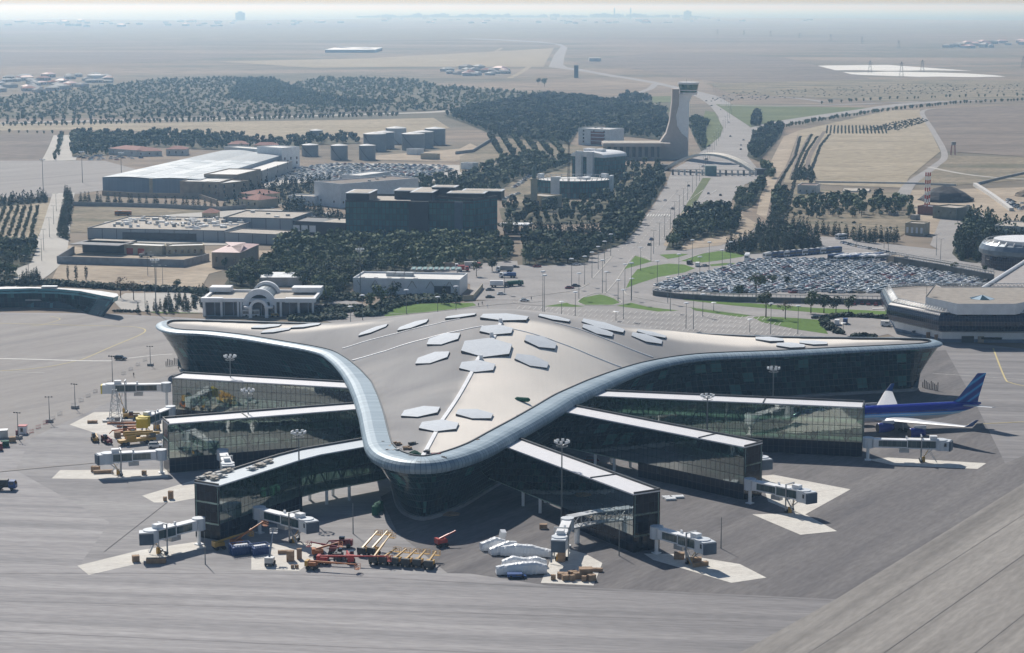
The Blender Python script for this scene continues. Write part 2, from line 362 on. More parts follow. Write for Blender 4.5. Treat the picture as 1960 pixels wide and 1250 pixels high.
# ---- aprons
sheet('apron', [(-700, 2600), (-700, 600), (0, 598), (200, 600), (390, 610), (640, 622), (1000, 640), (1500, 690), (1722, 640), (1960, 668), (2800, 720), (3300, 2600)], concrete)
sheet('apron_upper', [(-300, 603), (200, 603), (385, 612), (640, 640), (560, 800), (350, 705), (60, 838), (-60, 890), (-700, 900)], concreteB)
sheet('apron_asphalt', [(640, 1000), (1000, 800), (1500, 700), (1690, 680), (1810, 670), (1868, 774), (1924, 887), (1990, 860), (2400, 690), (2600, 700), (1960, 925), (1600, 1147), (1390, 1137), (1050, 1121), (900, 1098), (700, 1095)], asph_ap)
sheet('apron_asphalt', [(60, 838), (350, 705), (640, 760), (760, 1020), (860, 1100), (700, 1098), (480, 1095), (150, 1085), (210, 1000), (30, 900)], asphC)
sheet('apron_concrete_panel', [(1960, 925), (1600, 1147), (1415, 1250), (1150, 1400), (2600, 1400), (2600, 700)], concR)
# pale concrete pads under the jet bridges
for pts in ([(133, 813), (180, 789), (330, 787), (330, 835), (300, 850), (220, 841)],
            [(99, 916), (115, 900), (320, 899), (322, 914), (240, 918)],
            [(272, 949), (420, 905), (420, 945), (330, 962), (295, 962)],
            [(148, 1083), (270, 1053), (384, 1036), (395, 1048), (260, 1080), (170, 1101)],
            [(481, 1040), (620, 1040), (600, 1073), (572, 1093), (481, 1091)],
            [(1035, 1116), (1065, 1045), (1120, 1060), (1153, 1078), (1136, 1121)],
            [(1232, 1060), (1300, 1061), (1416, 1080), (1467, 1106), (1400, 1116), (1250, 1072)],
            [(1455, 911), (1480, 909), (1628, 937), (1536, 988), (1470, 960)],
            [(1440, 985), (1536, 982), (1602, 1017), (1532, 1024)],
            [(1660, 880), (1700, 876), (1888, 887), (1871, 898), (1710, 891)]):
    sheet('concrete_pad', pts, padm)

def line(name, pts, wd, m, smooth=True): return road(name, pts, wd, m, smooth)
for k, (pts, wd, mm) in enumerate([
    ([(0, 710), (43, 707.5), (96, 701.5), (144, 691.5), (163, 686), (216, 663), (264, 643), (278, 634), (271, 628.5), (240, 625), (115, 622), (0, 619)], 0.55, paint_y),
    ([(60, 624), (79, 622), (115, 611.5), (96, 605.5)], 0.4, paint_y),
    ([(-40, 686), (60, 688), (165, 691), (215, 691)], 1.6, paint_w), ([(245, 686), (300, 680), (330, 678)], 1.0, paint_w),
    ([(1901, 667), (1923, 723), (1935, 733), (1965, 740)], 0.6, paint_y), ([(1785, 715), (1960, 727)], 0.35, paint_w),
    ([(1852, 813), (1975, 807)], 0.5, paint_y), ([(-20, 1208), (600, 1236), (1250, 1262)], 0.12, asph_ap), ([(200, 1056), (320, 962)], 0.25, asph_ap), ([(-20, 712), (85, 714)], 0.35, paint_w), ([(1685, 1255), (1960, 1062)], 0.14, asph_ap), ([(1540, 1255), (1960, 985)], 0.12, asph_ap), ([(1860, 1255), (1980, 1160)], 0.12, asph_ap), ([(-20, 1150), (700, 1168), (1420, 1190)], 0.1, asph_ap), ([(-20, 1098), (560, 1100), (1040, 1124), (1390, 1140), (1590, 1150)], 0.15, asph_ap), ([(-20, 905), (60, 897), (250, 880)], 1.4, concreteB)]):
    line('painted_line' if mm is not asph_ap else 'pavement_joint', pts, wd, mm)

# ---- landside road plaza behind the terminal
sheet('road_plaza', [(600, 607), (700, 600), (905, 578), (985, 570), (990, 508), (1085, 505), (1150, 485), (1190, 463), (1290, 445), (1350, 470), (1430, 455), (1600, 470), (1800, 520), (1960, 560), (1960, 640), (1720, 650), (1700, 640), (1500, 680), (1000, 640), (700, 640)], roadm)
hw_L = [(1150, 485), (1190, 463), (1227, 428), (1252, 392), (1276, 353), (1281, 339), (1288, 324), (1320, 307), (1351, 284), (1371, 267), (1381, 247), (1375, 223), (1360, 203), (1340, 189), (1320, 180), (1288, 169), (1250, 160), (1187, 149), (1168, 147), (1114, 136.5), (1050, 128.6), (1060, 106), (1074, 89), (1060, 84), (1028, 81.2), (953, 77), (850, 73), (739, 69.6)]
hw_R = [(739, 68.6), (850, 71.5), (953, 75.3), (1035, 79.5), (1075, 85), (1086, 91), (1080, 110), (1078, 124), (1086, 129), (1116, 133), (1170, 143), (1196, 147), (1252, 156), (1300, 167), (1345, 177), (1369, 183), (1397, 197), (1418, 220), (1436, 246), (1446, 255), (1438, 278), (1432, 301), (1455, 330), (1461, 341), (1426, 353), (1400, 385), (1403, 408), (1440, 425), (1448, 440), (1425, 468), (1350, 470), (1290, 500)]
sheet('highway', hw_L + hw_R, roadm)
# lawns and verges
for nm, pts, mm in [
    ('lawn', [(735, 605), (745, 585), (800, 582), (905, 580), (912, 585), (880, 591), (800, 600), (740, 606)], lawn),
    ('lawn', [(1105, 578), (1117, 570), (1148, 564), (1158, 566), (1175, 572), (1186, 580), (1172, 584), (1120, 584)], lawn),
    ('lawn', [(1040, 587), (1085, 580), (1092, 583), (1120, 587), (1098, 588)], lawn),
    ('lawn', [(1180, 586), (1208, 580), (1240, 588), (1300, 595), (1260, 597), (1225, 592)], lawn),
    ('lawn', [(1194, 516), (1216, 490), (1230, 494), (1248, 501), (1230, 506)], lawn),
    ('lawn', [(1198, 552), (1210, 528), (1220, 516), (1250, 509), (1280, 505), (1310, 507), (1330, 514), (1310, 522), (1260, 531), (1222, 543)], lawn),
    ('lawn', [(1262, 488), (1300, 486), (1318, 487), (1298, 493), (1278, 496)], lawn),
    ('lawn', [(1300, 500), (1340, 487), (1375, 481), (1440, 484), (1420, 492), (1370, 500), (1345, 503)], lawn),
    ('lawn', [(1358, 507), (1385, 504), (1412, 504), (1390, 510), (1366, 515)], lawn),
    ('lawn', [(1320, 588), (1348, 592), (1440, 604), (1420, 608), (1370, 601), (1330, 595)], lawn),
    ('lawn', [(1300, 570), (1360, 577), (1450, 582), (1560, 590), (1708, 597), (1708, 603), (1600, 602), (1500, 594), (1400, 585), (1310, 575)], lawn),
    ('lawn', [(1440, 608), (1460, 606), (1530, 610), (1570, 613), (1585, 640), (1530, 632), (1460, 618)], lawn),
    ('lawn', [(1300, 414), (1310, 398), (1345, 341), (1361, 341), (1340, 375), (1325, 400), (1318, 414)], greenf),
    ('lawn', [(240, 590), (340, 566), (420, 566), (380, 600), (300, 600)], lawn)]:
    sheet(nm, pts, mm)
# kerbs: raised edges round the islands
kb = MB()
def kerb(pts, wd=0.5, h=0.14):
    q = smooth_line(PP(pts), 5)
    L, Rr = strip_pts(q, wd)
    for i in range(len(q) - 1): kb.prism([Rr[i], Rr[i + 1], L[i + 1], L[i]], 0, 0.15 + h, 0, uvs=False, bottom=False)
for pts in ([(1040, 586), (1000, 583), (980, 578)], [(1105, 578), (1120, 568), (1150, 562), (1190, 578), (1172, 585), (1120, 585), (1105, 578)], [(985, 572), (1040, 565), (1100, 556), (1128, 543)],
            [(1158, 562), (1178, 540), (1194, 516), (1217, 489), (1250, 501)], [(1198, 553), (1196, 560), (1206, 567), (1260, 578), (1340, 592), (1450, 606)], [(1300, 501), (1345, 486), (1375, 480), (1440, 483)],
            [(1135, 533), (1160, 505), (1172, 491)], [(1085, 507), (1135, 504), (1172, 491)], [(700, 603), (800, 600), (900, 589), (960, 583), (1040, 578)]):
    kerb(pts)
o = kb.build('kerb', mat('kerb_stone', (0.48, 0.46, 0.42), 0.9)); o['kind'] = 'structure'

# ---- other surfaces, each traced where it lies
for nm, pts, mm in [
    ('dirt_ground', [(95, 545), (130, 470), (180, 478), (420, 480), (520, 480), (500, 500), (400, 525), (385, 552), (240, 548)], soil),
    ('dirt_ground', [(135, 400), (250, 392), (440, 402), (400, 440), (200, 445), (135, 445)], scrub),
    ('field', [(-200, 310), (-200, 255), (118, 258), (105, 310)], brownf),
    ('field', [(-300, 250), (-300, 241), (250, 236), (640, 230), (830, 226), (860, 245), (780, 262), (560, 268), (480, 262), (240, 250)], straw),
    ('orchard_ground', [(-100, 480), (-100, 395), (95, 385), (85, 450), (30, 520), (-100, 535)], straw),
    ('apron_far', [(-400, 385), (-400, 308), (200, 308), (280, 330), (196, 365), (100, 378)], concreteB),
    ('car_park', [(515, 342), (640, 312), (790, 314), (935, 318), (900, 335), (800, 352), (620, 352), (500, 365), (505, 352)], roadp),
    ('yard', [(190, 470), (200, 425), (340, 410), (500, 400), (640, 408), (600, 440), (430, 470)], roadp),
    ('yard', [(500, 380), (520, 350), (650, 345), (520, 400)], roadp),
    ('yard', [(700, 300), (880, 285), (900, 275), (935, 290), (870, 310), (720, 306)], soil),
    ('yard', [(830, 520), (900, 500), (990, 500), (1000, 575), (900, 575), (900, 545)], roadm),
    ('yard', [(600, 560), (600, 600), (680, 605), (700, 585), (660, 570)], roadm),
    ('yard', [(215, 575), (240, 562), (420, 560), (400, 600), (235, 596)], roadp),
    ('dirt_ground', [(880, 300), (1000, 250), (1140, 290), (1100, 300), (1270, 330), (1150, 420), (1000, 420), (960, 350), (880, 330)], scrub),
    ('dirt_ground', [(1270, 470), (1300, 410), (1340, 396), (1400, 395), (1425, 415), (1452, 430), (1430, 450), (1380, 470), (1300, 480)], soil),
    ('track', [(1448, 410), (1463, 343), (1480, 300), (1500, 262), (1530, 250), (1512, 300), (1490, 350), (1478, 400), (1470, 422)], soil),
    ('field', [(1500, 350), (1530, 250), (1575, 240), (1700, 212), (1760, 210), (1800, 290), (1740, 340), (1730, 360), (1600, 355)], straw),
    ('field', [(1760, 210), (2200, 190), (2400, 310), (1960, 300), (1810, 290)], brownf),
    ('field', [(1740, 352), (1810, 298), (2300, 310), (2300, 350), (1960, 345), (1830, 355)], scrub),
    ('dirt_ground', [(1740, 365), (2300, 350), (2300, 500), (1960, 430), (1880, 420), (1800, 460), (1740, 440)], soil),
    ('field', [(1500, 430), (1520, 360), (1600, 365), (1740, 370), (1760, 430), (1720, 455), (1600, 445)], scrub),
    ('yard', [(1780, 470), (1800, 420), (1880, 410), (1900, 440), (1820, 490)], roadm),
    ('verge', [(1370, 200), (1560, 205), (1700, 207), (1640, 217), (1560, 226), (1440, 246)], greenf),
    ('verge', [(1200, 186), (1290, 184), (1300, 215), (1200, 212)], greenf),
    ('verge', [(1350, 212), (1368, 215), (1384, 245), (1378, 262), (1350, 285), (1340, 250)], greenf),
    ('car_park', [(1245, 563), (1252, 548), (1310, 530), (1345, 512), (1400, 508), (1440, 492), (1560, 478), (1640, 478), (1760, 500), (1860, 530), (1905, 532), (1900, 545), (1850, 556), (1740, 566), (1360, 564)], roadm),
    ('side_road', [(1545, 452), (1600, 455), (1700, 468), (1810, 480), (1960, 520), (1960, 560), (1850, 533), (1760, 503), (1640, 478), (1575, 476)], roadm)]:
    sheet(nm, pts, mm)
road('road', [(-300, 239), (0, 236), (250, 230), (464, 226), (700, 219), (829, 215), (900, 208), (1007, 203), (1110, 211)], 22, roadp)
road('road', [(60, 590), (-20, 556), (30, 540), (85, 500), (104, 450), (112, 410), (122, 370), (110, 375)][1:7], [26, 24, 20, 18, 16, 16], roadp)
road('road', [(112, 308), (122, 285), (130, 259)], [30, 30, 30], roadp)
road('road', [(1438, 252), (1492, 236), (1581, 221.5), (1653, 211.5), (1724, 201), (1831, 193.5), (2100, 184)], 26, roadm)
road('road', [(1378, 202), (1510, 203.5), (1653, 199), (1760, 195)], 14, roadm)
road('ramp', [(1345, 179), (1375, 186), (1460, 186), (1520, 188), (1575, 195)], 12, roadm)
road('ramp', [(1254, 161), (1240, 172), (1190, 185), (1130, 190)], 12, roadm)
road('dirt_track', [(1728, 375), (1745, 350), (1790, 318), (1808, 295), (1785, 250), (1765, 215), (1790, 208)], [10, 9, 7, 6, 6, 6, 5], roadm)
road('dirt_track', [(1775, 320), (1900, 340), (2200, 352)], 5, roadp)
road('dirt_track', [(205, 180), (200, 172), (235, 160), (280, 170), (440, 195)], 9, straw)
road('dirt_track', [(883, 130), (920, 115), (944, 102), (960, 92)], 12, straw)
road('dirt_track', [(640, 151), (700, 151), (780, 149), (980, 150), (1075, 151), (1100, 150)], 9, straw)
road('dirt_track', [(975, 150), (1000, 137), (1030, 115)], 12, straw)
for q in ([(1472, 420), (1490, 350), (1520, 300), (1530, 262)], [(1514, 345), (1530, 300), (1552, 258)], [(1545, 345), (1550, 300), (1578, 252)]):
    road('ditch', q, 4, brownf)
# far plains: bands of scrub, salt and dark ground
for nm, pts, mm in [
    ('salt_flat', [(1540, 127.5), (1580, 125.6), (1640, 125), (1700, 124.5), (1735, 127), (1790, 131), (1860, 136), (1780, 135), (1700, 136), (1640, 134.5), (1590, 135), (1555, 131)], saltm),
    ('salt_flat', [(1580, 137), (1640, 139), (1700, 137.4), (1790, 139), (1850, 141), (1900, 144), (1925, 147), (1860, 148), (1800, 147), (1760, 147.5), (1650, 144), (1600, 140)], saltm),
    ('scrub_band', [(-900, 76), (0, 72), (180, 56), (700, 54), (1200, 58), (2700, 48), (2700, 56), (1400, 68), (900, 74), (300, 78)], scrub),
    ('scrub_band', [(-900, 118), (0, 100), (300, 100), (520, 106), (300, 118), (0, 128)], brownf),
    ('field', [(420, 118), (700, 112), (1000, 96), (1060, 92), (1040, 128), (800, 128), (600, 130)], straw),
    ('scrub_band', [(1100, 120), (1250, 100), (1500, 110), (1700, 160), (1450, 170), (1200, 130)], brownf),
    ('scrub_band', [(1350, 160), (1700, 152), (2200, 156), (2200, 185), (1700, 196), (1400, 180)], scrub),
    ('scrub_band', [(-900, 52), (0, 48), (300, 46), (680, 44), (690, 52), (300, 54), (0, 58)], brownf),
    ('scrub_band', [(900, 48), (1900, 44), (2700, 44), (2700, 48), (1400, 52), (900, 54)], scrub)]:
    sheet(nm, pts, mm)

# painted bays and lane marks
bm_ = MB(); LV[0] += 1; zz = 0.004 * LV[0]
for r in range(4):                                     # empty bay rows behind the terminal
    y0, y1 = 594 + r * 9.5, 596 + r * 13.5
    for k in range(46):
        t = k / 45.0; xa = 1052 - 60 + t * 480 + r * 20; ya = 590 + r * 10 + t * 22
        a = P(xa + 3, ya - 3); c = P(xa - 3, ya + 3.0); add_strip(bm_, [a, c], 0.22, zz)
    add_strip(bm_, [P(1000 + r * 20, 590 + r * 10), P(1470 + r * 20, 612 + r * 10)], 0.2, zz)
for k in range(42):                                    # lane dashes up the highway
    for x0, x1 in ((0.22, 0), (0.4, 0), (0.6, 0), (0.8, 0)):
        yy = 480 - k * 5.2 * (1 - k / 90)
        if yy < 262: continue
        lf = np.interp(yy, [263, 284, 307, 339, 353, 392, 428, 463, 485], [1371, 1351, 1320, 1281, 1276, 1252, 1227, 1190, 1150]); rt = np.interp(yy, [246, 301, 341, 400, 445, 480], [1440, 1432, 1440, 1330, 1290, 1275])
        add_strip(bm_, [P(lf + (rt - lf) * x0, yy), P(lf + (rt - lf) * x0 - 1.2, yy + 1.8)], 0.25, zz)
for k in range(12): add_strip(bm_, [P(1226 + k * 5.2, 411), P(1223 + k * 5.2, 415.5)], 0.8, zz)
for k in range(26): add_strip(bm_, [P(1351 + k * 3.7, 608 + k * 0.66), P(1352.6 + k * 3.7, 608.3 + k * 0.66)], 0.5, zz)
o = bm_.build('road_marking', paint_w); o['kind'] = 'structure'
# ------------------------------------------------------------------ main terminal
RIMZ = 18.0
def front(pts):
    out = []
    for x, y in pts:
        z = 16.9 if (x < 580 or x > 1300) else (15.3 if 697 < x < 1100 else (16.9 - 1.6 * (x - 580) / 117 if x < 700 else 15.3 + 1.6 * (x - 1100) / 200)); out.append(P(x, y, z))
    return out
def back(pts): return [P(x, y, RIMZ) for x, y in pts]
outline = (front([(299, 631), (312, 637), (340, 641), (386, 642), (456, 650), (526, 662), (579, 671), (614, 682), (635.5, 700), (653, 721), (667, 745), (678, 774), (686.5, 805), (692.5, 840), (699, 870), (714, 887), (745, 899), (780, 905), (815, 906), (850, 902.5), (880, 895), (914, 884), (945, 871), (980, 850), (1028, 823), (1066, 800), (1105, 775), (1156, 749), (1204, 726), (1252, 707), (1300, 694.5), (1348, 688), (1412, 685), (1500, 682), (1616, 675.5), (1712, 671), (1760, 668.5), (1785, 667), (1800, 664)])
           + back([(1808, 657), (1806, 652), (1796, 648.5), (1780, 646.5), (1754, 645.5), (1680, 644.5), (1560, 643), (1440, 641), (1360, 637)]) + back([(702, 619), (597, 616.5), (491, 614), (385, 610.5), (330, 609.5), (308, 612), (296, 618)]))
def resample(q, step, closed=True):
    q = list(q) + ([q[0]] if closed else []); out = []; acc = 0
    seg = [math.hypot(q[i + 1][0] - q[i][0], q[i + 1][1] - q[i][1]) for i in range(len(q) - 1)]; L = sum(seg); n = max(int(round(L / step)), 4)
    cum = [0]
    for s_ in seg: cum.append(cum[-1] + s_)
    ts = [L * k / n for k in range(n + (0 if closed else 1))]
    xs = np.interp(ts, cum, [p[0] for p in q]); ys = np.interp(ts, cum, [p[1] for p in q])
    return list(zip(xs.tolist(), ys.tolist()))
def smooth_closed(q, sig, it=1):
    a = np.array(q); n = len(a); k = int(3 * sig); wts = np.exp(-0.5 * (np.arange(-k, k + 1) / sig) ** 2); wts /= wts.sum()
    for _ in range(it):
        a = sum(wts[j + k] * np.roll(a, -j, axis=0) for j in range(-k, k + 1))
    return [tuple(p) for p in a.tolist()]
ol = smooth_closed(resample(outline, 1.0), 3.5)
ol = resample(ol, 1.2); A_ = np.array(ol)
if area(ol) < 0: A_ = A_[::-1].copy()
def normals(a):
    d = np.roll(a, -1, 0) - np.roll(a, 1, 0); l = np.hypot(d[:, 0], d[:, 1]); return np.stack([d[:, 1] / l, -d[:, 0] / l], 1)
NR = normals(A_); arc = np.concatenate([[0], np.cumsum(np.hypot(*(np.roll(A_, -1, 0) - A_).T))])
WF = 1 - 0.5 * np.clip((A_[:, 1] - 625) / 70, 0, 1)        # the rim is broad round the prow and slim on the wings
def off(d, rim=False):
    dd = np.full(len(A_), float(d))
    if rim and d < -1.0: dd = -1.0 + (d + 1.0) * WF
    return A_ + NR * dd[:, None]
ZF = 1 - 0.58 * np.clip((A_[:, 1] - 600) / 90, 0, 1)
def zz_(z): return np.where(z < 18, 18 - (18 - z) * ZF, z)
GT = 18 - 3.15 * ZF                                         # where the glass meets the rim
def loft(b, prof, m=0, rim=False):
    """prof: list of (offset, z); sweeps it round the outline"""
    n = len(A_); rows = [off(d, rim) for d, z in prof]; ZZ = [zz_(z) if rim else (z * np.ones(len(A_)) if z < 1 else 1 + (GT - 1) * (z - 1) / 13.9) for d, z in prof]; v = 0
    for k in range(len(prof) - 1):
        dv = math.hypot(prof[k + 1][0] - prof[k][0], prof[k + 1][1] - prof[k][1])
        for i in range(n):
            j = (i + 1) % n
            b.face([(*rows[k][i], ZZ[k][i]), (*rows[k][j], ZZ[k][j]), (*rows[k + 1][j], ZZ[k + 1][j]), (*rows[k + 1][i], ZZ[k + 1][i])], m,
                   [(arc[i], v), (arc[i + 1], v), (arc[i + 1], v + dv), (arc[i], v + dv)], True)
        v += dv
glass_t = glass_mat('terminal_glass', [(0.004, 0.018, 0.026), (0.012, 0.042, 0.048)], (0.022, 0.042, 0.044), 1.8, 2.4, 0.14, 0.2, rough=0.08, ior=1.65, slant=0.35, bright=(0.03, 0.09, 0.085), frac=0.08, lit=((0.07, 0.19, 0.175), .17))
rimm, nt_, b_ = newmat('rim_cladding'); f_, wn_ = grid_fac(nt_, 1.5, 60, 0.2, 0.0)
mx_ = N(nt_, 'ShaderNodeMix', data_type='RGBA'); r_ = ramp(nt_, [(0, (0.20, 0.275, 0.335)), (1, (0.29, 0.375, 0.435))]); nt_.links.new(wn_, r_.inputs[0]); nt_.links.new(f_, mx_.inputs[0]); nt_.links.new(r_.outputs[0], mx_.inputs[6]); mx_.inputs[7].default_value = (0.12, 0.17, 0.22, 1)
nt_.links.new(mx_.outputs[2], b_.inputs['Base Color']); setp(b_, Roughness=0.5, Metallic=0.1, Specular_IOR_Level=0.4)

term = thing('terminal_building', 'vast three-pointed glass terminal with domed roof and pale hexagon skylights', 'terminal', (0, 640, 0))
b = MB(); prof = [(-9.4 + 8.4 * (z / 15.0) ** 1.5, z) for z in (1.0, 3, 5.4, 7.8, 10.2, 12.6, 14.9)]
loft(b, prof); b.build('glass_wall', glass_t, term)
b = MB(); loft(b, [(-8.3, 0.0), (-8.3, 0.9), (-9.6, 0.95)]); b.build('plinth', M['greywall'], term)
b = MB(); loft(b, [(-1.4, 14.7), (-0.5, 14.75), (-0.05, 15.4), (0.05, 16.1), (-0.25, 16.9), (-0.95, 17.6), (-2.0, 18.0), (-3.4, 18.15), (-7.2, 18.05)], rim=True); b.build('rim', rimm, term)
b = MB(); loft(b, [(-7.15, 18.02), (-7.2, 18.35), (-7.6, 18.35), (-7.6, 17.3)], rim=True); b.build('gutter', M['darkgrey'], term)

# roof surface: height solved as a stretched membrane over the inner edge
IN = off(-8.2, True); g = 1.5; x0, x1, y0, y1 = IN[:, 0].min() - 3, IN[:, 0].max() + 3, IN[:, 1].min() - 3, IN[:, 1].max() + 3
gx = np.arange(x0, x1, g); gy = np.arange(y0, y1, g); GX, GY = np.meshgrid(gx, gy)
def mask_of(poly):
    ins = np.zeros(GX.shape, bool); n = len(poly); j = n - 1
    for i in range(n):
        xi, yi, xj, yj = poly[i][0], poly[i][1], poly[j][0], poly[j][1]
        if yi != yj:
            c = ((yi > GY) != (yj > GY)) & (GX < (xj - xi) * (GY - yi) / (yj - yi) + xi); ins ^= c
        j = i
    return ins
ins = mask_of(IN); phi = np.zeros(GX.shape)
st = 8
for st in (8, 4, 2, 1):
    mk = ins[::st, ::st].astype(float); ph = phi[::st, ::st].copy()
    for _ in range(900 if st > 1 else 500):
        s4 = (np.roll(ph, 1, 0) + np.roll(ph, -1, 0) + np.roll(ph, 1, 1) + np.roll(ph, -1, 1)) / 4
        ph = (s4 + (g * st) ** 2 * 0.25) * mk
    # spread to the finer grid
    up = np.kron(ph, np.ones((st, st)))[:phi.shape[0], :phi.shape[1]]; phi[:up.shape[0], :up.shape[1]] = up * 1.0; phi *= ins
phi = np.maximum(phi, 0); pm = phi.max()
DOMEH = 15.0
ROOFZ = 17.6 + DOMEH * (phi / pm) ** 1.15
for _ in range(4):                                      # light smoothing
    sm_ = (np.roll(ROOFZ, 1, 0) + np.roll(ROOFZ, -1, 0) + np.roll(ROOFZ, 1, 1) + np.roll(ROOFZ, -1, 1)) / 4; ROOFZ = np.where(ins, sm_, 17.6)
iy, ix = np.unravel_index(np.argmax(phi), phi.shape); PEAK = (gx[ix], gy[iy]); print('roof peak', PEAK, 'max', pm)
def roofz(x, y):
    fx = (x - x0) / g; fy = (y - y0) / g; i = int(fx); j = int(fy)
    if i < 0 or j < 0 or i >= len(gx) - 1 or j >= len(gy) - 1: return 17.6
    a, c = fx - i, fy - j
    return (ROOFZ[j, i] * (1 - a) + ROOFZ[j, i + 1] * a) * (1 - c) + (ROOFZ[j + 1, i] * (1 - a) + ROOFZ[j + 1, i + 1] * a) * c
def RP(px, py):
    """where the line of sight first meets the roof"""
    d = ray(px, py); t = 450.0; last = None
    while t < 900:
        x, y, z = d[0] * t, d[1] * t, CAMH + d[2] * t
        if z <= roofz(x, y): return (x, y, z)
        t += 0.5
    return (x, y, z)
def tone_poly(pts): return [RP(a, c)[:2] for a, c in pts]
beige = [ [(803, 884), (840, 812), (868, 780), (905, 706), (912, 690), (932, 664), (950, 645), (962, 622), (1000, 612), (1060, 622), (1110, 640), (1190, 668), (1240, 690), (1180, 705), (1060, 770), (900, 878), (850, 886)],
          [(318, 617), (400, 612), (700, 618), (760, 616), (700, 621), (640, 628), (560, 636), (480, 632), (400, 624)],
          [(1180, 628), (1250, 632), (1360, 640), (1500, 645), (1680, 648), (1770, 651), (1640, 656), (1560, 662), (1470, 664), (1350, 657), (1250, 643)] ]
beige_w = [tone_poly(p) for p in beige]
tone = mask_of(beige_w[0]).astype(float); tone_w = np.maximum(mask_of(beige_w[1]), mask_of(beige_w[2])).astype(float)
b = MB(); idx = -np.ones(GX.shape, int); k = 0
ext_ = ins.copy()
for _ in range(2): ext_ = ext_ | np.roll(ext_, 1, 0) | np.roll(ext_, -1, 0) | np.roll(ext_, 1, 1) | np.roll(ext_, -1, 1)
ROOFZ = np.where(ins, ROOFZ, 17.45)
jj, ii = np.nonzero(ext_)
for j, i in zip(jj.tolist(), ii.tolist()): idx[j, i] = k; k += 1; b.v.append((float(gx[i]), float(gy[j]), float(ROOFZ[j, i])))
cv = []
for j in range(len(gy) - 1):
    for i in range(len(gx) - 1):
        q = (idx[j, i], idx[j, i + 1], idx[j + 1, i + 1], idx[j + 1, i])
        if min(q) >= 0:
            b.f.append(tuple(int(a) for a in q)); b.m.append(0); b.uv.append(None); b.sm.append(True)
rm, nt_, b_ = newmat('roof_sheeting'); setp(b_, Roughness=0.9, Specular_IOR_Level=0.2)
at = N(nt_, 'ShaderNodeAttribute'); at.attribute_name = 'sheet_tone'
gm = N(nt_, 'ShaderNodeNewGeometry')
n1 = N(nt_, 'ShaderNodeTexNoise'); n1.inputs['Scale'].default_value = 0.03; n1.inputs['Detail'].default_value = 7; n1.inputs['Distortion'].default_value = 0.8; nt_.links.new(gm.outputs['Position'], n1.inputs['Vector'])
mp_ = N(nt_, 'ShaderNodeMapping'); mp_.inputs['Scale'].default_value = (1.4, 0.05, 0.05); mp_.inputs['Rotation'].default_value = (0, 0, 0.25); nt_.links.new(gm.outputs['Position'], mp_.inputs[0])
n2 = N(nt_, 'ShaderNodeTexNoise'); n2.inputs['Scale'].default_value = 1.0; n2.inputs['Detail'].default_value = 3; nt_.links.new(mp_.outputs[0], n2.inputs['Vector'])
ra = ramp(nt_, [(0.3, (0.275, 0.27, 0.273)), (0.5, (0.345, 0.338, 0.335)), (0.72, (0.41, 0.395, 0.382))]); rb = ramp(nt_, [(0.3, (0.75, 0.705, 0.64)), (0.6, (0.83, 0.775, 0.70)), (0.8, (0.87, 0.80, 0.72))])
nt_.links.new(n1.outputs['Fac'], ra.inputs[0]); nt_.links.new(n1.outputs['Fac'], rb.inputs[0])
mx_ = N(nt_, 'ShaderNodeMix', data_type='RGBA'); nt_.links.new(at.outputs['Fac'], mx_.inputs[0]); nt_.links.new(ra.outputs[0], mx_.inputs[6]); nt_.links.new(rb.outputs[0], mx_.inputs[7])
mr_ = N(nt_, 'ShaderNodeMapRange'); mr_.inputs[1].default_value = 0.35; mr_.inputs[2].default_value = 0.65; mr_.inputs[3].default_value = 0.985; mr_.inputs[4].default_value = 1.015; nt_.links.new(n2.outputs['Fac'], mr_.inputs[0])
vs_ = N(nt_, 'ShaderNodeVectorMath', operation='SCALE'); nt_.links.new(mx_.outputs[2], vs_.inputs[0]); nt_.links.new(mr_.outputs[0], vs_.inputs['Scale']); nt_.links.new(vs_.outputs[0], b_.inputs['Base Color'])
ro = b.build('roof', rm, term); None
# grey and beige tone over the roof faces, softened where the photograph shows no seam
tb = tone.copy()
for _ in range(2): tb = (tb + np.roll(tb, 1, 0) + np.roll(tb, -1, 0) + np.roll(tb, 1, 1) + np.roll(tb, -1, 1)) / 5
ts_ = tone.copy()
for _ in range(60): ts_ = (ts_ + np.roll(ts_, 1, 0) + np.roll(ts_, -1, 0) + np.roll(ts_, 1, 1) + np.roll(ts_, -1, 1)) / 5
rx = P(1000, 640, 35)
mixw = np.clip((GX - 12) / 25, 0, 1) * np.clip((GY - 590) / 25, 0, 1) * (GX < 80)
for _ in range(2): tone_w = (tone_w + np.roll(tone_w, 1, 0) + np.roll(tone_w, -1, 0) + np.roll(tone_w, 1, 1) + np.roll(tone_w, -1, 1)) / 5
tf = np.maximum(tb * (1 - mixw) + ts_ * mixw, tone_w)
al = ro.data.attributes.new('sheet_tone', 'FLOAT', 'POINT'); al.data.foreach_set('value', [float(tf[j, i]) for j, i in zip(jj.tolist(), ii.tolist())])

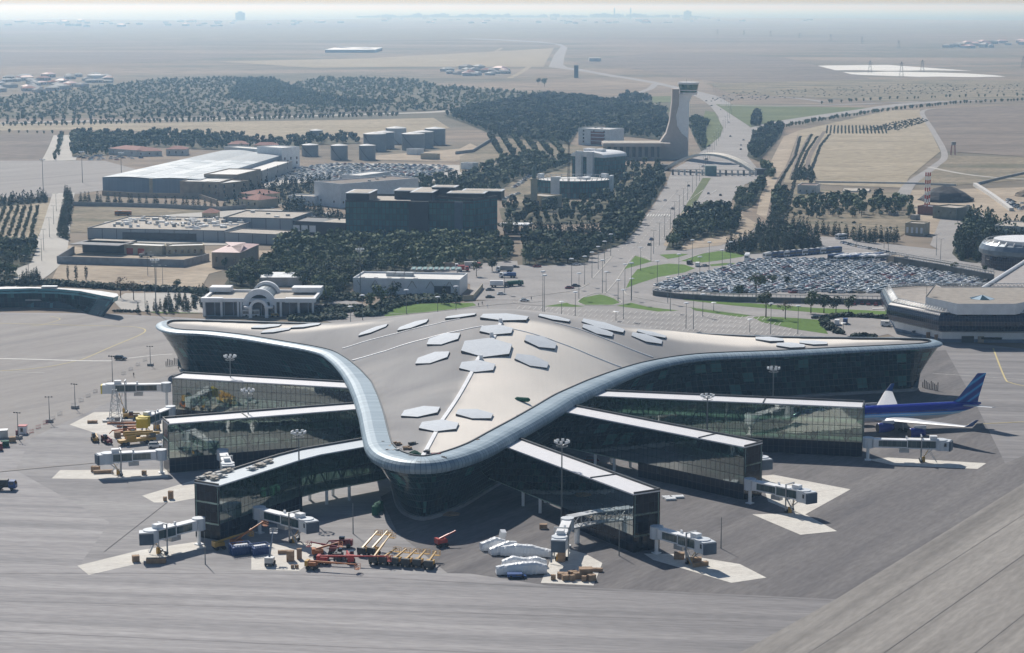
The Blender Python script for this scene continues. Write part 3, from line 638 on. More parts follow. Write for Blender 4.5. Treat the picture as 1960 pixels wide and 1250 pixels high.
# ridge caps: white strips laid over the roof
def drape(name, pts, wd, h=0.35, m=None):
    q = [RP(a, c) for a, c in pts]; q2 = resample([(p[0], p[1]) for p in q], 2.0, False); b = MB(); L, Rr = strip_pts(q2, wd)
    for i in range(len(q2) - 1):
        c = [Rr[i], Rr[i + 1], L[i + 1], L[i]]; top = [(x, y, roofz(x, y) + h) for x, y in c]; bot = [(x, y, roofz(x, y) - 0.2) for x, y in c]
        b.face(top); b.face([bot[0], bot[1], top[1], top[0]]); b.face([bot[2], bot[3], top[3], top[2]])
    b.face([bot[1], bot[2], top[2], top[1]]); return b.build(name, m or M['white'], term)
drape('ridge_cap', [(802, 886), (826, 844), (845, 808), (876, 762), (906, 708), (915, 688), (932, 665), (945, 648), (957, 622), (962, 612)], 1.1)
drape('ridge_cap', [(655, 667.5), (700, 654), (760, 639), (830, 622), (880, 611)], 0.35, 0.2)
drape('ridge_cap', [(674, 690), (740, 672), (816, 649), (880, 634), (925, 625)], 0.45, 0.2)
drape('ridge_cap', [(980, 630), (1020, 640), (1068, 656), (1130, 681), (1190, 704)], 0.35, 0.2)
drape('ridge_cap', [(1060, 618), (1110, 631), (1160, 650), (1210, 670), (1250, 685)], 0.35, 0.2)
hexm = mat('skylight_panel', (0.62, 0.66, 0.70), 0.75, 0.0, var=0.05, vs=0.8, spec=0.2)
# (left x, right x, top y, bottom y) of every skylight
HX = [(880, 983, 647, 686), (916, 984, 622, 643), (877, 950, 690, 715), (815, 884, 638, 662), (793, 864, 674, 698), (1000, 1068, 642, 669), (981, 1053, 679, 705),
      (766, 845, 778, 801), (870, 946, 784, 804), (800, 880, 804, 829), (916, 1015, 600.5, 616), (1110, 1177, 623, 644), (1204, 1271, 639, 658), (1027, 1094, 603.5, 616), (1108, 1200, 614, 635), (1215, 1278, 634, 646),
      (683, 747, 625, 640), (758, 824, 614, 632), (850, 914, 602, 610), (480, 540, 621, 630), (498, 560, 629, 638), (556, 616, 620, 628.5), (1443, 1502, 645, 655.5), (1527, 1586, 652, 662), (1483, 1543, 656, 668)]
for k, (a, c, t, bt) in enumerate(HX):
    cx, cy, cz = RP((a + c) / 2, (t + bt) / 2 + 1); s_ = scl((a + c) / 2, (t + bt) / 2, cz); rr = (c - a) / 2 / s_ * (1.03)
    e = 3.0; nx = -(roofz(cx + e, cy) - roofz(cx - e, cy)) / (2 * e); ny = -(roofz(cx, cy + e) - roofz(cx, cy - e)) / (2 * e); n_ = Vector((nx, ny, 1)).normalized()
    xa = Vector((1, 0, -nx * -1 if False else 0)); xa = (Vector((1, 0, 0)) - n_ * n_.x).normalized(); ya = n_.cross(xa); a0 = R_(84)
    b = MB(); c0 = Vector((cx, cy, cz)); q = [c0 + (xa * math.cos(a0 + i * math.pi / 3) + ya * math.sin(a0 + i * math.pi / 3)) * rr for i in range(6)]
    pv_ = [proj(*p)[1] for p in q]; fy = min(1.4, max(.35, (bt - t - 2) / (max(pv_) - min(pv_))))   # match the foreshortening of the real, locally flatter roof
    q = [c0 + xa * (p - c0).dot(xa) + ya * (p - c0).dot(ya) * fy for p in q]
    top = [p + n_ * 0.55 for p in q]; apex = c0 + n_ * 0.7
    for i in range(6):
        j = (i + 1) % 6; b.face([top[i], top[j], apex]); b.face([q[i] - n_ * 1.2, q[j] - n_ * 1.2, top[j], top[i]], 1)
    o = b.build('skylight', [hexm, M['darkgrey']], term)
    # thin joint between the two halves of the cover
for a, c in (((958, 618), 0.9), ((941, 645), 0.8), ((921, 689), 0.8)):
    p = RP(*a); bb = MB(); bb.tube((p[0], p[1], p[2]), (p[0], p[1], p[2] + 1.6), 0.8, 0.5, 8); bb.build('roof_vent', M['white'], term)

# ------------------------------------------------------------------ piers
pglass = clear_glass('pier_glass', (0.44, 0.58, 0.52), 0.28, (0.03, 0.05, 0.05), 1.7, 2.55, 0.13, 0.13)
pglassR = clear_glass('pier_glass_dark', (0.20, 0.32, 0.32), 0.09, (0.016, 0.034, 0.038), 1.7, 2.55, 0.13, 0.13)
endglass = glass_mat('pier_end_cladding', [(0.004, 0.005, 0.010), (0.008, 0.009, 0.016)], (0.014, 0.016, 0.022), 1.7, 2.55, 0.1, 0.1, rough=0.12, ior=1.38)
baseglass = glass_mat('pier_base_cladding', [(0.004, 0.008, 0.022), (0.008, 0.013, 0.03)], (0.05, 0.06, 0.075), 1.7, 2.2, 0.1, 0.1, rough=0.12, ior=1.4)
green_in = mat('pier_floor_light', (0.42, 0.52, 0.45), 0.8, var=0.3, vs=0.4); brace_m = mat('pier_brace', (0.16, 0.24, 0.22), 0.6, var=0.05)
roofw = mat('pier_roof_sheet', (0.66, 0.66, 0.68), 0.55, var=0.05, vs=0.6); roofg = mat('pier_roof_shaded_sheet', (0.52, 0.58, 0.62), 0.5, var=0.05, vs=0.6)  # the darker, bluer copy has shade put into its colour
def offset_line(q, d):
    out = []
    for i in range(len(q)):
        ns = []
        for a, c in ((i - 1, i), (i, i + 1)):
            if a >= 0 and c < len(q):
                dx, dy = q[c][0] - q[a][0], q[c][1] - q[a][1]; l = math.hypot(dx, dy); ns.append((-dy / l, dx / l))
        nx, ny = sum(n[0] for n in ns) / len(ns), sum(n[1] for n in ns) / len(ns); l2 = nx * nx + ny * ny
        out.append((q[i][0] + nx / l2 * d, q[i][1] + ny / l2 * d))
    return out
def pier(label, near_px, z, elev, glass, ext=14, w_=8.2, roofm=roofw, split=None, base0=4.4):
    q = [P(a, c, z) for a, c in near_px]              # tip first, terminal last
    a, c = q[-2], q[-1]; l = math.hypot(c[0] - a[0], c[1] - a[1]); q[-1] = (c[0] + (c[0] - a[0]) / l * ext, c[1] + (c[1] - a[1]) / l * ext)
    f = offset_line(q, w_)
    if f[0][1] < q[0][1]: f = offset_line(q, -w_)
    t = thing('pier', label, 'pier', (q[0][0], q[0][1], 0), 0, 'glazed boarding piers of the terminal')
    # lengths
    nb, fb = q, f; poly = q + f[::-1]
    Ls = [math.hypot(q[i + 1][0] - q[i][0], q[i + 1][1] - q[i][1]) for i in range(len(q) - 1)]; L = sum(Ls)
    def at(s, line):
        for i, l_ in enumerate(Ls):
            if s <= l_ or i == len(Ls) - 1: return lerp(line[i], line[i + 1], s / l_)
            s -= l_
    cut = L - elev - ext if elev else L
    # upper glazing, near and far side
    b = MB(); u = 0
    for line, sg in ((q, 1), (f, -1)):
        u = 0
        for i, l_ in enumerate(Ls):
            A, B = line[i], line[i + 1]; fc = [(*A, base0), (*B, base0), (*B, z - .35), (*A, z - .35)]; uv = [(u, 0), (u + l_, 0), (u + l_, z - .35 - base0), (u, z - .35 - base0)]
            if sg < 0: fc = fc[::-1]; uv = uv[::-1]
            b.face(fc, 0, uv); u += l_
    b.build('glass_facade', glass, t)
    b = MB(); ew = w_
    b.face([(*f[0], 0), (*q[0], 0), (*q[0], z - .35), (*f[0], z - .35)], 0, [(0, 0), (ew, 0), (ew, z), (0, z)]); b.build('end_wall', endglass, t)
    # base storey
    b = MB(); npts = [q[0]] + [q[i] for i in range(1, len(q)) if sum(Ls[:i]) < cut] + [at(cut, q)]; fpts = [f[0]] + [f[i] for i in range(1, len(f)) if sum(Ls[:i]) < cut] + [at(cut, f)]
    u = 0
    for line, sg in ((npts, 1), (fpts, -1)):
        u = 0
        for i in range(len(line) - 1):
            A, B = line[i], line[i + 1]; l_ = math.hypot(B[0] - A[0], B[1] - A[1]); fc = [(*A, 0), (*B, 0), (*B, base0), (*A, base0)]; uv = [(u, 0), (u + l_, 0), (u + l_, base0), (u, base0)]
            b.face(fc if sg > 0 else fc[::-1], 0, uv if sg > 0 else uv[::-1]); u += l_
    A, B = npts[-1], fpts[-1]; b.face([(*A, 0), (*B, 0), (*B, base0), (*A, base0)], 0, [(0, 0), (w_, 0), (w_, base0), (0, base0)]); b.build('base_wall', baseglass, t)
    # floors
    for zf in (base0, 9.9):
        b = MB(); qi, fi = offset_line(q, w_ * 0.03 * (1 if f[0] == offset_line(q, w_)[0] else -1)), offset_line(f, -w_ * 0.03 * (1 if f[0] == offset_line(q, w_)[0] else -1))
        b.prism(qi + fi[::-1], zf - .45, zf, 0, uvs=False); b.build('floor', green_in, t)
    # lattice bracing just inside the glass
    b = MB(); n = int(L / 5.0)
    inn, inf = offset_line(q, 0.5 * (1 if f[0] == offset_line(q, w_)[0] else -1)), offset_line(f, -0.5 * (1 if f[0] == offset_line(q, w_)[0] else -1))
    for line in (inn, inf):
        for k in range(n):
            s0, s1 = L * k / n, L * (k + 1) / n; A, B = at(s0, line), at(s1, line)
            zA, zB = (base0, z - .6) if k % 2 else (z - .6, base0)
            b.bar((*A, zA), (*B, zB), 0.35); b.bar((*A, base0), (*A, z - .6), 0.22)
    b.build('brace_frame', brace_m, t)
    # roof: pale deck inside a low dark-topped parapet
    b = MB(); sg = 1 if f[0] == offset_line(q, w_)[0] else -1
    b.prism(q + f[::-1], z - .35, z, 0, uvs=False); b.build('roof', roofm, t)
    b = MB(); qf = offset_line(f, -0.45 * sg)
    b.prism(f + qf[::-1], z + .002, z + 0.55, 0, uvs=False); e1, e2 = lerp(q[0], f[0], 0.03), lerp(q[0], f[0], 0.94); d_ = (q[1][0] - q[0][0], q[1][1] - q[0][1]); l_ = math.hypot(*d_); d_ = (d_[0] / l_ * .35, d_[1] / l_ * .35)
    b.prism([e1, e2, (e2[0] + d_[0], e2[1] + d_[1]), (e1[0] + d_[0], e1[1] + d_[1])], z + .002, z + 0.45, 0, uvs=False); b.build('parapet', M['darkgrey'], t)
    if split:
        for s_ in split:
            A, B = at(L * s_, q), at(L * s_, f); b = MB(); b.bar((*A, z + .12), (*B, z + .12), 0.3); b.build('roof_joint', M['darkgrey'], t)
    if elev:
        for s_ in (cut + elev * .45, cut + elev * .8):
            for line, k in ((inn, 0), (inf, 0)):
                b = MB(); A = at(s_, line); b.tube((*A, 0), (*A, base0 - .4), 0.45, n=10); b.build('column', M['white'], t)
        return t, q, f
R3 = pier('nearest right-hand glass pier with white roof, running to the right from the terminal prow', [(1212.5, 945.8), (980, 859)], 15.3, 26, pglassR, split=(.27,))
R2 = pier('middle right-hand glass pier with dark end wall and narrow white roof', [(1425, 855.5), (1117, 795)], 15.3, 22, pglassR, split=(.22,))
R1 = pier('farthest right-hand pier whose glass mirrors the ground, ending beside the blue airliner', [(1652.5, 779.5), (1213, 760.5)], 15.6, 20, pglass, split=(.36,))
L1 = pier('farthest left-hand glass pier below the left wing of the terminal', [(329, 722.5), (667, 742)], 15.2, 0, pglass)
L2 = pier('middle left-hand glass pier with white roof and mirrored jet bridge', [(322, 811), (685, 782.5)], 15.0, 0, pglass, split=(.33,))
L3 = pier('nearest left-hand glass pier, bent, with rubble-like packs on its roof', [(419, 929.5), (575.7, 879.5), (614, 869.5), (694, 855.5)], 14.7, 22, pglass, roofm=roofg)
# ------------------------------------------------------------------ kits of repeated things
# ---- foliage
def leaf_mat(name, lo, mid, hi):
    m, nt, b = newmat(name); b.inputs['Roughness'].default_value = 0.75; b.inputs['Specular IOR Level'].default_value = 0.2
    g = N(nt, 'ShaderNodeNewGeometry'); oi = N(nt, 'ShaderNodeObjectInfo')
    no = N(nt, 'ShaderNodeTexNoise'); no.inputs['Scale'].default_value = 0.35; no.inputs['Detail'].default_value = 4; nt.links.new(g.outputs['Position'], no.inputs['Vector'])
    ad = N(nt, 'ShaderNodeMath', operation='MULTIPLY_ADD'); nt.links.new(oi.outputs['Random'], ad.inputs[0]); ad.inputs[1].default_value = 0.3; nt.links.new(no.outputs['Fac'], ad.inputs[2])
    n2 = N(nt, 'ShaderNodeTexNoise'); n2.inputs['Scale'].default_value = 0.045; n2.inputs['Detail'].default_value = 3; nt.links.new(g.outputs['Position'], n2.inputs['Vector'])
    a2 = N(nt, 'ShaderNodeMath', operation='MULTIPLY_ADD'); nt.links.new(n2.outputs['Fac'], a2.inputs[0]); a2.inputs[1].default_value = 0.55; a2.inputs[2].default_value = -0.26; a3 = N(nt, 'ShaderNodeMath', operation='ADD'); nt.links.new(ad.outputs[0], a3.inputs[0]); nt.links.new(a2.outputs[0], a3.inputs[1])
    r = ramp(nt, [(0.42, lo), (0.62, mid), (0.85, hi)]); nt.links.new(a3.outputs[0], r.inputs[0]); nt.links.new(r.outputs[0], b.inputs['Base Color']); return m
leaf_pine = leaf_mat('pine_needles', (0.008, 0.024, 0.014), (0.032, 0.062, 0.026), (0.105, 0.145, 0.055))  # random needle tones; the palest also imitate sunlit tops
leaf_con = leaf_mat('conifer_needles', (0.010, 0.024, 0.018), (0.018, 0.036, 0.022), (0.045, 0.078, 0.04))
leaf_olive = leaf_mat('olive_leaves', (0.04, 0.06, 0.03), (0.065, 0.09, 0.045), (0.11, 0.13, 0.06))
leaf_bare = leaf_mat('dry_twigs', (0.08, 0.06, 0.045), (0.13, 0.10, 0.07), (0.18, 0.14, 0.09))
bark = mat('bark', (0.09, 0.065, 0.05), 0.95, var=0.25, vs=2)
def crown_mb(seed, blobs, n, size, flat=0.75):
    """leaf clumps scattered through the blobs: (cx, cy, cz, rx, rz)"""
    r = random.Random(seed); b = MB(); wt = [bl[3] ** 2 * bl[4] for bl in blobs]
    for _ in range(n):
        bl = r.choices(blobs, wt)[0]
        th = r.uniform(0, 2 * math.pi); cz = r.uniform(-1, 1); rr = r.uniform(0.55, 1.0) ** 0.6; s_ = math.sqrt(1 - cz * cz)
        c = Vector((bl[0] + bl[3] * rr * s_ * math.cos(th), bl[1] + bl[3] * rr * s_ * math.sin(th), bl[2] + bl[4] * rr * cz))
        nrm = Vector((s_ * math.cos(th), s_ * math.sin(th), cz + 0.25)) + Vector((r.uniform(-.7, .7), r.uniform(-.7, .7), r.uniform(-.5, .7))); nrm.normalize()
        x = nrm.orthogonal().normalized(); y = nrm.cross(x); a = r.uniform(0, 6.28); sz = size * r.uniform(0.6, 1.3)
        x2 = x * math.cos(a) + y * math.sin(a); y2 = y * math.cos(a) - x * math.sin(a)
        k = r.choice((3, 4, 4)); q = [c + (x2 * math.cos(6.283 * i / k) + y2 * math.sin(6.283 * i / k) * flat) * sz for i in range(k)]
        b.face(q, 0)
    return b
def trunk_mb(h, r0, limbs, seed):
    r = random.Random(seed); b = MB(); b.tube((0, 0, -.3), (0, 0, h * .55), r0, r0 * .6, 6); b.tube((0, 0, h * .55), (0.1, 0, h * .85), r0 * .6, r0 * .2, 5)
    for k in range(limbs):
        a = k * 2.4 + r.uniform(-.3, .3); z = h * (0.35 + 0.4 * k / limbs); l = h * r.uniform(.2, .32)
        b.tube((0, 0, z), (l * math.cos(a), l * math.sin(a), z + l * .6), r0 * .4, r0 * .12, 4)
    return b
TREES = {}
def tree_kind(key, name, mt, crown, trunk):
    TREES[key] = (name, crown.mesh('crown', mt), trunk.mesh('trunk', bark), crown, trunk, mt)
def rb(seed, n, R, z0, z1, r0):
    r = random.Random(seed); out = []
    for _ in range(n):
        a = r.uniform(0, 6.28); d = R * math.sqrt(r.random()); z = r.uniform(z0, z1); out.append((d * math.cos(a), d * math.sin(a), z, r0 * r.uniform(.7, 1.2), r0 * r.uniform(.5, .85)))
    return out
for k in range(3): tree_kind('pine%d' % k, 'pine_tree', leaf_pine, crown_mb(k + 1, rb(k, 8, 2.0, 3.0, 6.8, 1.6) + [(0, 0, 5, 2.0, 2.6)], 260, 0.52), trunk_mb(8, .2, 4, k))
for k in range(2): tree_kind('con%d' % k, 'conifer', leaf_con, crown_mb(k + 20, [(0, 0, 1.2 + i * .95, 1.75 * (1 - i / 9.5) + .15, .75) for i in range(8)], 240, 0.42), trunk_mb(8.5, .16, 2, k))
for k in range(2): tree_kind('cyp%d' % k, 'cypress', leaf_con, crown_mb(k + 30, [(0, 0, 1.2 + i * 1.1, .95 * math.sin(math.pi * (i + 1.3) / 8.6) + .12, .9) for i in range(7)], 200, 0.34), trunk_mb(8.5, .14, 0, k))
for k in range(2): tree_kind('olive%d' % k, 'orchard_tree', leaf_olive, crown_mb(k + 40, rb(k + 9, 5, 1.1, 1.9, 3.6, 1.1), 140, 0.42), trunk_mb(4, .14, 4, k))
tree_kind('bare0', 'broadleaf_tree', leaf_bare, crown_mb(51, rb(3, 9, 3.0, 5, 10, 1.7), 260, 0.32), trunk_mb(12, .28, 7, 5))
tree_kind('broad0', 'broadleaf_tree', leaf_olive, crown_mb(52, rb(4, 9, 2.6, 4.5, 9, 1.8), 330, 0.5), trunk_mb(11, .28, 5, 6))
NTREE = {}
def plant_tree(x, y, key, label, group, s=1.0, z=0.05):
    name, cm, tm = TREES[key][:3]; r = rnd
    t = thing(name, label, {'pine_tree': 'pine tree', 'conifer': 'conifer', 'cypress': 'cypress', 'orchard_tree': 'orchard tree', 'broadleaf_tree': 'tree'}[name], (x, y, z), r.uniform(0, 6.28), group)
    sc = s * r.uniform(.85, 1.15); t.scale = (sc * r.uniform(.92, 1.1), sc * r.uniform(.92, 1.1), sc)
    for nm, me in (('crown', cm), ('trunk', tm)):
        o = bpy.data.objects.new(nm, me); C.objects.link(o); o.parent = t
    NTREE[name] = NTREE.get(name, 0) + 1; return t
# cheap trees for masses of woodland: fewer clumps, all merged to one mesh
LOW = {}
def low_np(key, seed, blobs, n, size):
    b = crown_mb(seed, blobs, n, size); v = []; 
    for f in b.f:
        q = [b.v[i] for i in f];
        if len(q) == 3: q.append(q[2])
        v.append(q)
    LOW[key] = np.array(v)
low_np('pine', 60, rb(7, 6, 1.9, 2.6, 6.2, 1.6) + [(0, 0, 4.4, 1.9, 2.6)], 70, 0.95)
low_np('con', 61, [(0, 0, 1.2 + i * 1.5, 1.7 * (1 - i / 6.0) + .2, 1.0) for i in range(5)], 50, 0.75)
low_np('shrub', 62, rb(8, 3, .8, .5, 1.4, .8), 30, 0.6)
low_np('far', 63, rb(9, 4, 2.0, 1.5, 4.5, 1.8), 26, 1.3)
def woodland(name, label, pts, key, mt, smin=.7, smax=1.3, cat='woodland'):
    allv = []; base = LOW[key]
    for x, y in pts:
        a = rnd.uniform(0, 6.28); c, s_ = math.cos(a), math.sin(a); k = rnd.uniform(smin, smax); v = base * k
        o = np.empty_like(v); o[..., 0] = v[..., 0] * c - v[..., 1] * s_ + x; o[..., 1] = v[..., 0] * s_ + v[..., 1] * c + y; o[..., 2] = v[..., 2]
        allv.append(o)
    if not allv: return
    V = np.concatenate(allv).reshape(-1, 3); nf = len(V) // 4; me = bpy.data.meshes.new(name); me.vertices.add(len(V)); me.vertices.foreach_set('co', V.ravel())
    me.loops.add(nf * 4); me.loops.foreach_set('vertex_index', np.arange(nf * 4, dtype=np.int32)); me.polygons.add(nf); me.polygons.foreach_set('loop_start', np.arange(0, nf * 4, 4, dtype=np.int32)); me.polygons.foreach_set('loop_total', np.full(nf, 4, np.int32))
    me.materials.append(mt); me.update(calc_edges=True); o = bpy.data.objects.new(name, me); C.objects.link(o); tag(o, label, cat, kind='stuff'); return o
def scatter(poly_px, spacing, jitter=.45, keep=1.0, world=False):
    q = poly_px if world else PP(poly_px); xs = [p[0] for p in q]; ys = [p[1] for p in q]; out = []; y = min(ys)
    while y < max(ys):
        x = min(xs) + rnd.uniform(0, spacing)
        while x < max(xs):
            a, c = x + rnd.uniform(-jitter, jitter) * spacing, y + rnd.uniform(-jitter, jitter) * spacing
            if rnd.random() < keep and inpoly(a, c, q): out.append((a, c))
            x += spacing
        y += spacing
    return out
def along(pts_px, spacing, jitter=.15, smooth=False, world=False):
    q = pts_px if world else PP(pts_px); q = resample(q, spacing, False); return [(x + rnd.uniform(-jitter, jitter) * spacing, y + rnd.uniform(-jitter, jitter) * spacing) for x, y in q]

# ---- cars
def car_parts(L=4.4, W=1.8, H=1.45, kind='sedan'):
    body, glass, wheels = MB(), MB(), []
    prof = {'sedan': [(-.5, .34), (-.5, .62), (-.46, .66), (-.33, .68), (.22, .66), (.46, .58), (.5, .48), (.5, .34)], 'suv': [(-.5, .3), (-.5, .68), (-.3, .7), (.22, .68), (.47, .6), (.5, .45), (.5, .3)]}[kind]
    hw = W / 2
    def ring(y, s=1.0, zt=1.0): return [(x * L * (1 - (1 - s) * .15), y, .25 + (z - .3) * H * 1.25 if i not in (0, len(prof) - 1) else .28) for i, (x, z) in enumerate(prof)]
    body.rings([ring(-hw, .9), ring(-hw * .92), ring(hw * .92), ring(hw, .9)][::1], 0, smooth=False)
    zt = .25 + .38 * H * 1.25
    a0, a1, t0, t1 = (-.36, .24, -.24, .07) if kind == 'sedan' else (-.47, .24, -.42, .1)
    q = [(a0 * L, -hw * .88), (a1 * L, -hw * .88), (a1 * L, hw * .88), (a0 * L, hw * .88)]; t = [(t0 * L, -hw * .72), (t1 * L, -hw * .72), (t1 * L, hw * .72), (t0 * L, hw * .72)]
    zb = .25 + .34 * H * 1.25
    for i in range(4):
        j = (i + 1) % 4; glass.face([(*q[i], zb), (*q[j], zb), (*t[j], H - .03), (*t[i], H - .03)], 0)
    roof = MB(); tt = [(x * 1.0, y) for x, y in t]; roof.prism([(x, y) for x, y in tt], H - .04, H, 0, uvs=False)
    for i in range(4): roof.bar((*q[i], zb), (*t[i], H - .03), .07)
    body.add(roof)
    for sx in (-.31, .31):
        for sy in (-1, 1):
            w_ = MB(); w_.tube((sx * L, sy * (hw - .2), .32), (sx * L, sy * (hw + .01), .32), .32, n=10); wheels.append(w_)
    lamps = MB()
    for sy in (-1, 1): lamps.box((L * .5 - .02, sy * hw * .7, .62), (.08, .34, .14))
    return body, glass, wheels, lamps
def paint(name, col): return mat(name, col, 0.22, 0.2, var=0.04, spec=0.8)
CARCOL = {'white': (0.86, 0.87, 0.88), 'silver': (0.64, 0.67, 0.70), 'grey': (0.14, 0.15, 0.16), 'black': (0.018, 0.019, 0.022), 'blue': (0.03, 0.07, 0.2), 'red': (0.22, 0.02, 0.02), 'pale blue': (0.33, 0.42, 0.5), 'beige': (0.42, 0.38, 0.3)}
CARM = {k: paint('car_paint_' + k.replace(' ', '_'), v) for k, v in CARCOL.items()}
lampm = mat('lamp_lens', (0.7, 0.7, 0.68), 0.2, var=0)
CARMESH = {}
for kind, dims in (('sedan', (4.5, 1.8, 1.45)), ('suv', (4.6, 1.9, 1.75))):
    body, glass, wheels, lamps = car_parts(*dims, kind); whole = MB(); whole.add(body)
    for mb, k in ((glass, 1), (lamps, 3)): mb.m = [k] * len(mb.m); whole.add(mb)
    for w_ in wheels: w2 = MB(); w2.add(w_); w2.m = [2] * len(w2.m); whole.add(w2)
    for c, mt in CARM.items():
        CARMESH[kind, c] = whole.mesh('car', [mt, M['carglass'], M['black'], lampm])
    CARMESH[kind, 'parts'] = (body, glass, wheels, lamps)
def far_car(x, y, rz, col, label, group, kind='sedan', z=.12, name='car'):
    o = bpy.data.objects.new(name, CARMESH[kind, col]); C.objects.link(o); o.location = (x, y, z); o.rotation_euler = (0, 0, rz); tag(o, label, 'car', group); return o
NEARC = {}
def near_car(x, y, rz, col, label, group=None, kind='sedan', z=.1, cat='car'):
    body, glass, wheels, lamps = CARMESH[kind, 'parts']; t = thing('car', label, cat, (x, y, z), rz, group)
    key = (kind, col)
    if key not in NEARC: NEARC[key] = (body.mesh('body', CARM[col]), glass.mesh('windows', M['carglass']), [w_.mesh('wheel', M['black']) for w_ in wheels], lamps.mesh('headlights', lampm))
    bm, gm_, wm, lm = NEARC[key]
    for nm, me in [('body', bm), ('windows', gm_)] + [('wheel', w_) for w_ in wm] + [('headlights', lm)]:
        o = bpy.data.objects.new(nm, me); C.objects.link(o); o.parent = t
    return t
def van(x, y, rz, m, label, L=5.5, H=2.2, W=2.0, z=.1, name='van', cat='van', group=None, cab=None):
    t = thing(name, label, cat, (0, 0, 0), 0, group); b = MB(); hw = W / 2
    prof = [(-.5, .35), (-.5, H), (.28, H), (.37, H * .62), (.5, H * .5), (.5, .35)]
    b.rings([[(p[0] * L, -hw, p[1]) for p in prof], [(p[0] * L, hw, p[1]) for p in prof]], 0, smooth=False); b.build('body', m, t)
    g = MB(); g.face([(.29 * L, -hw * .85, H * .94), (.29 * L, hw * .85, H * .94), (.372 * L, hw * .85, H * .64), (.372 * L, -hw * .85, H * .64)][::-1])
    g.v = [(p[0] + .02, p[1], p[2] + .02) for p in g.v]
    for s in (-1, 1): g.box((.1 * L, s * (hw + .012), H * .6), (L * .32, .02, H * .26))
    g.build('windows', M['carglass'], t)
    for sx in (-.32, .32):
        for s in (-1, 1):
            w_ = MB(); w_.tube((sx * L, s * (hw - .22), .36), (sx * L, s * (hw + .02), .36), .36, n=10); w_.build('wheel', M['black'], t)
    t.location = (x, y, z); t.rotation_euler = (0, 0, rz); return t
def bus(x, y, rz, m, label, group, L=12, name='bus', full=True):
    t = thing(name, label, 'bus', (0, 0, 0), 0, group); W, H = 2.5, 3.1
    b = MB(); b.box((0, 0, .4), (L, W, H - .4), 0); b.box((0, 0, H), (L * .9, W * .85, .12)); b.build('body', m, t)
    r_ = MB(); r_.box((-L * .2, 0, H + .1), (2.2, 1.6, .35)); r_.build('roof_unit', M['white'], t)
    g = MB()
    for s in (-1, 1): g.box((0, s * (W / 2 + .01), 1.35), (L * .94, .03, 1.1))
    g.box((L / 2 + .01, 0, 1.1), (.03, W * .88, 1.6)); g.box((-L / 2 - .01, 0, 1.6), (.03, W * .8, .9)); g.build('windows', M['carglass'], t)
    for sx in (-.28, .3):
        for s in (-1, 1):
            w_ = MB(); w_.tube((sx * L, s * (W / 2 - .3), .5), (sx * L, s * (W / 2 + .02), .5), .5, n=10); w_.build('wheel', M['black'], t)
    t.location = (x, y, .1); t.rotation_euler = (0, 0, rz); return t
def truck(x, y, rz, label, cabm, boxm, L=7.5, tank=False, tipper=False, group=None, z=.1):
    t = thing('truck', label, 'truck', (0, 0, 0), 0, group); W = 2.4
    b = MB(); b.box((0, 0, .75), (L, .9, .3)); b.build('chassis', M['darkgrey'], t)
    b = MB(); pr = [(L / 2 - 2, .7), (L / 2 - 2, 2.75), (L / 2 - .35, 2.7), (L / 2, 1.7), (L / 2, .6)]; b.rings([[(p[0], -W / 2, p[1]) for p in pr], [(p[0], W / 2, p[1]) for p in pr]], 0, smooth=False); b.build('cab', cabm, t)
    g = MB(); g.face([(L / 2 - .32, W * .42, 2.62), (L / 2 - .32, -W * .42, 2.62), (L / 2 + .02, -W * .42, 1.75), (L / 2 + .02, W * .42, 1.75)])
    for s in (-1, 1): g.box((L / 2 - 1.1, s * (W / 2 + .01), 1.7), (1.1, .02, .75))
    g.build('windows', M['carglass'], t)
    b = MB()
    if tank: b.tube((-L / 2, 0, 2.1), (L / 2 - 2.3, 0, 2.1), 1.15, n=14)
    elif tipper: b.box((-1.1, 0, 1.2), (L - 2.6, W, 1.3)); b.box((-1.1, 0, 2.5), (L - 3, W - .3, .25), 0)
    else: b.box((-1.15, 0, 1.1), (L - 2.4, W, 2.2))
    b.build('cargo_body', boxm, t)
    for sx in (-.36, -.2, .33):
        for s in (-1, 1):
            w_ = MB(); w_.tube((sx * L, s * (W / 2 - .35), .5), (sx * L, s * (W / 2 + .02), .5), .5, n=10); w_.build('wheel', M['black'], t)
    t.location = (x, y, z); t.rotation_euler = (0, 0, rz); return t

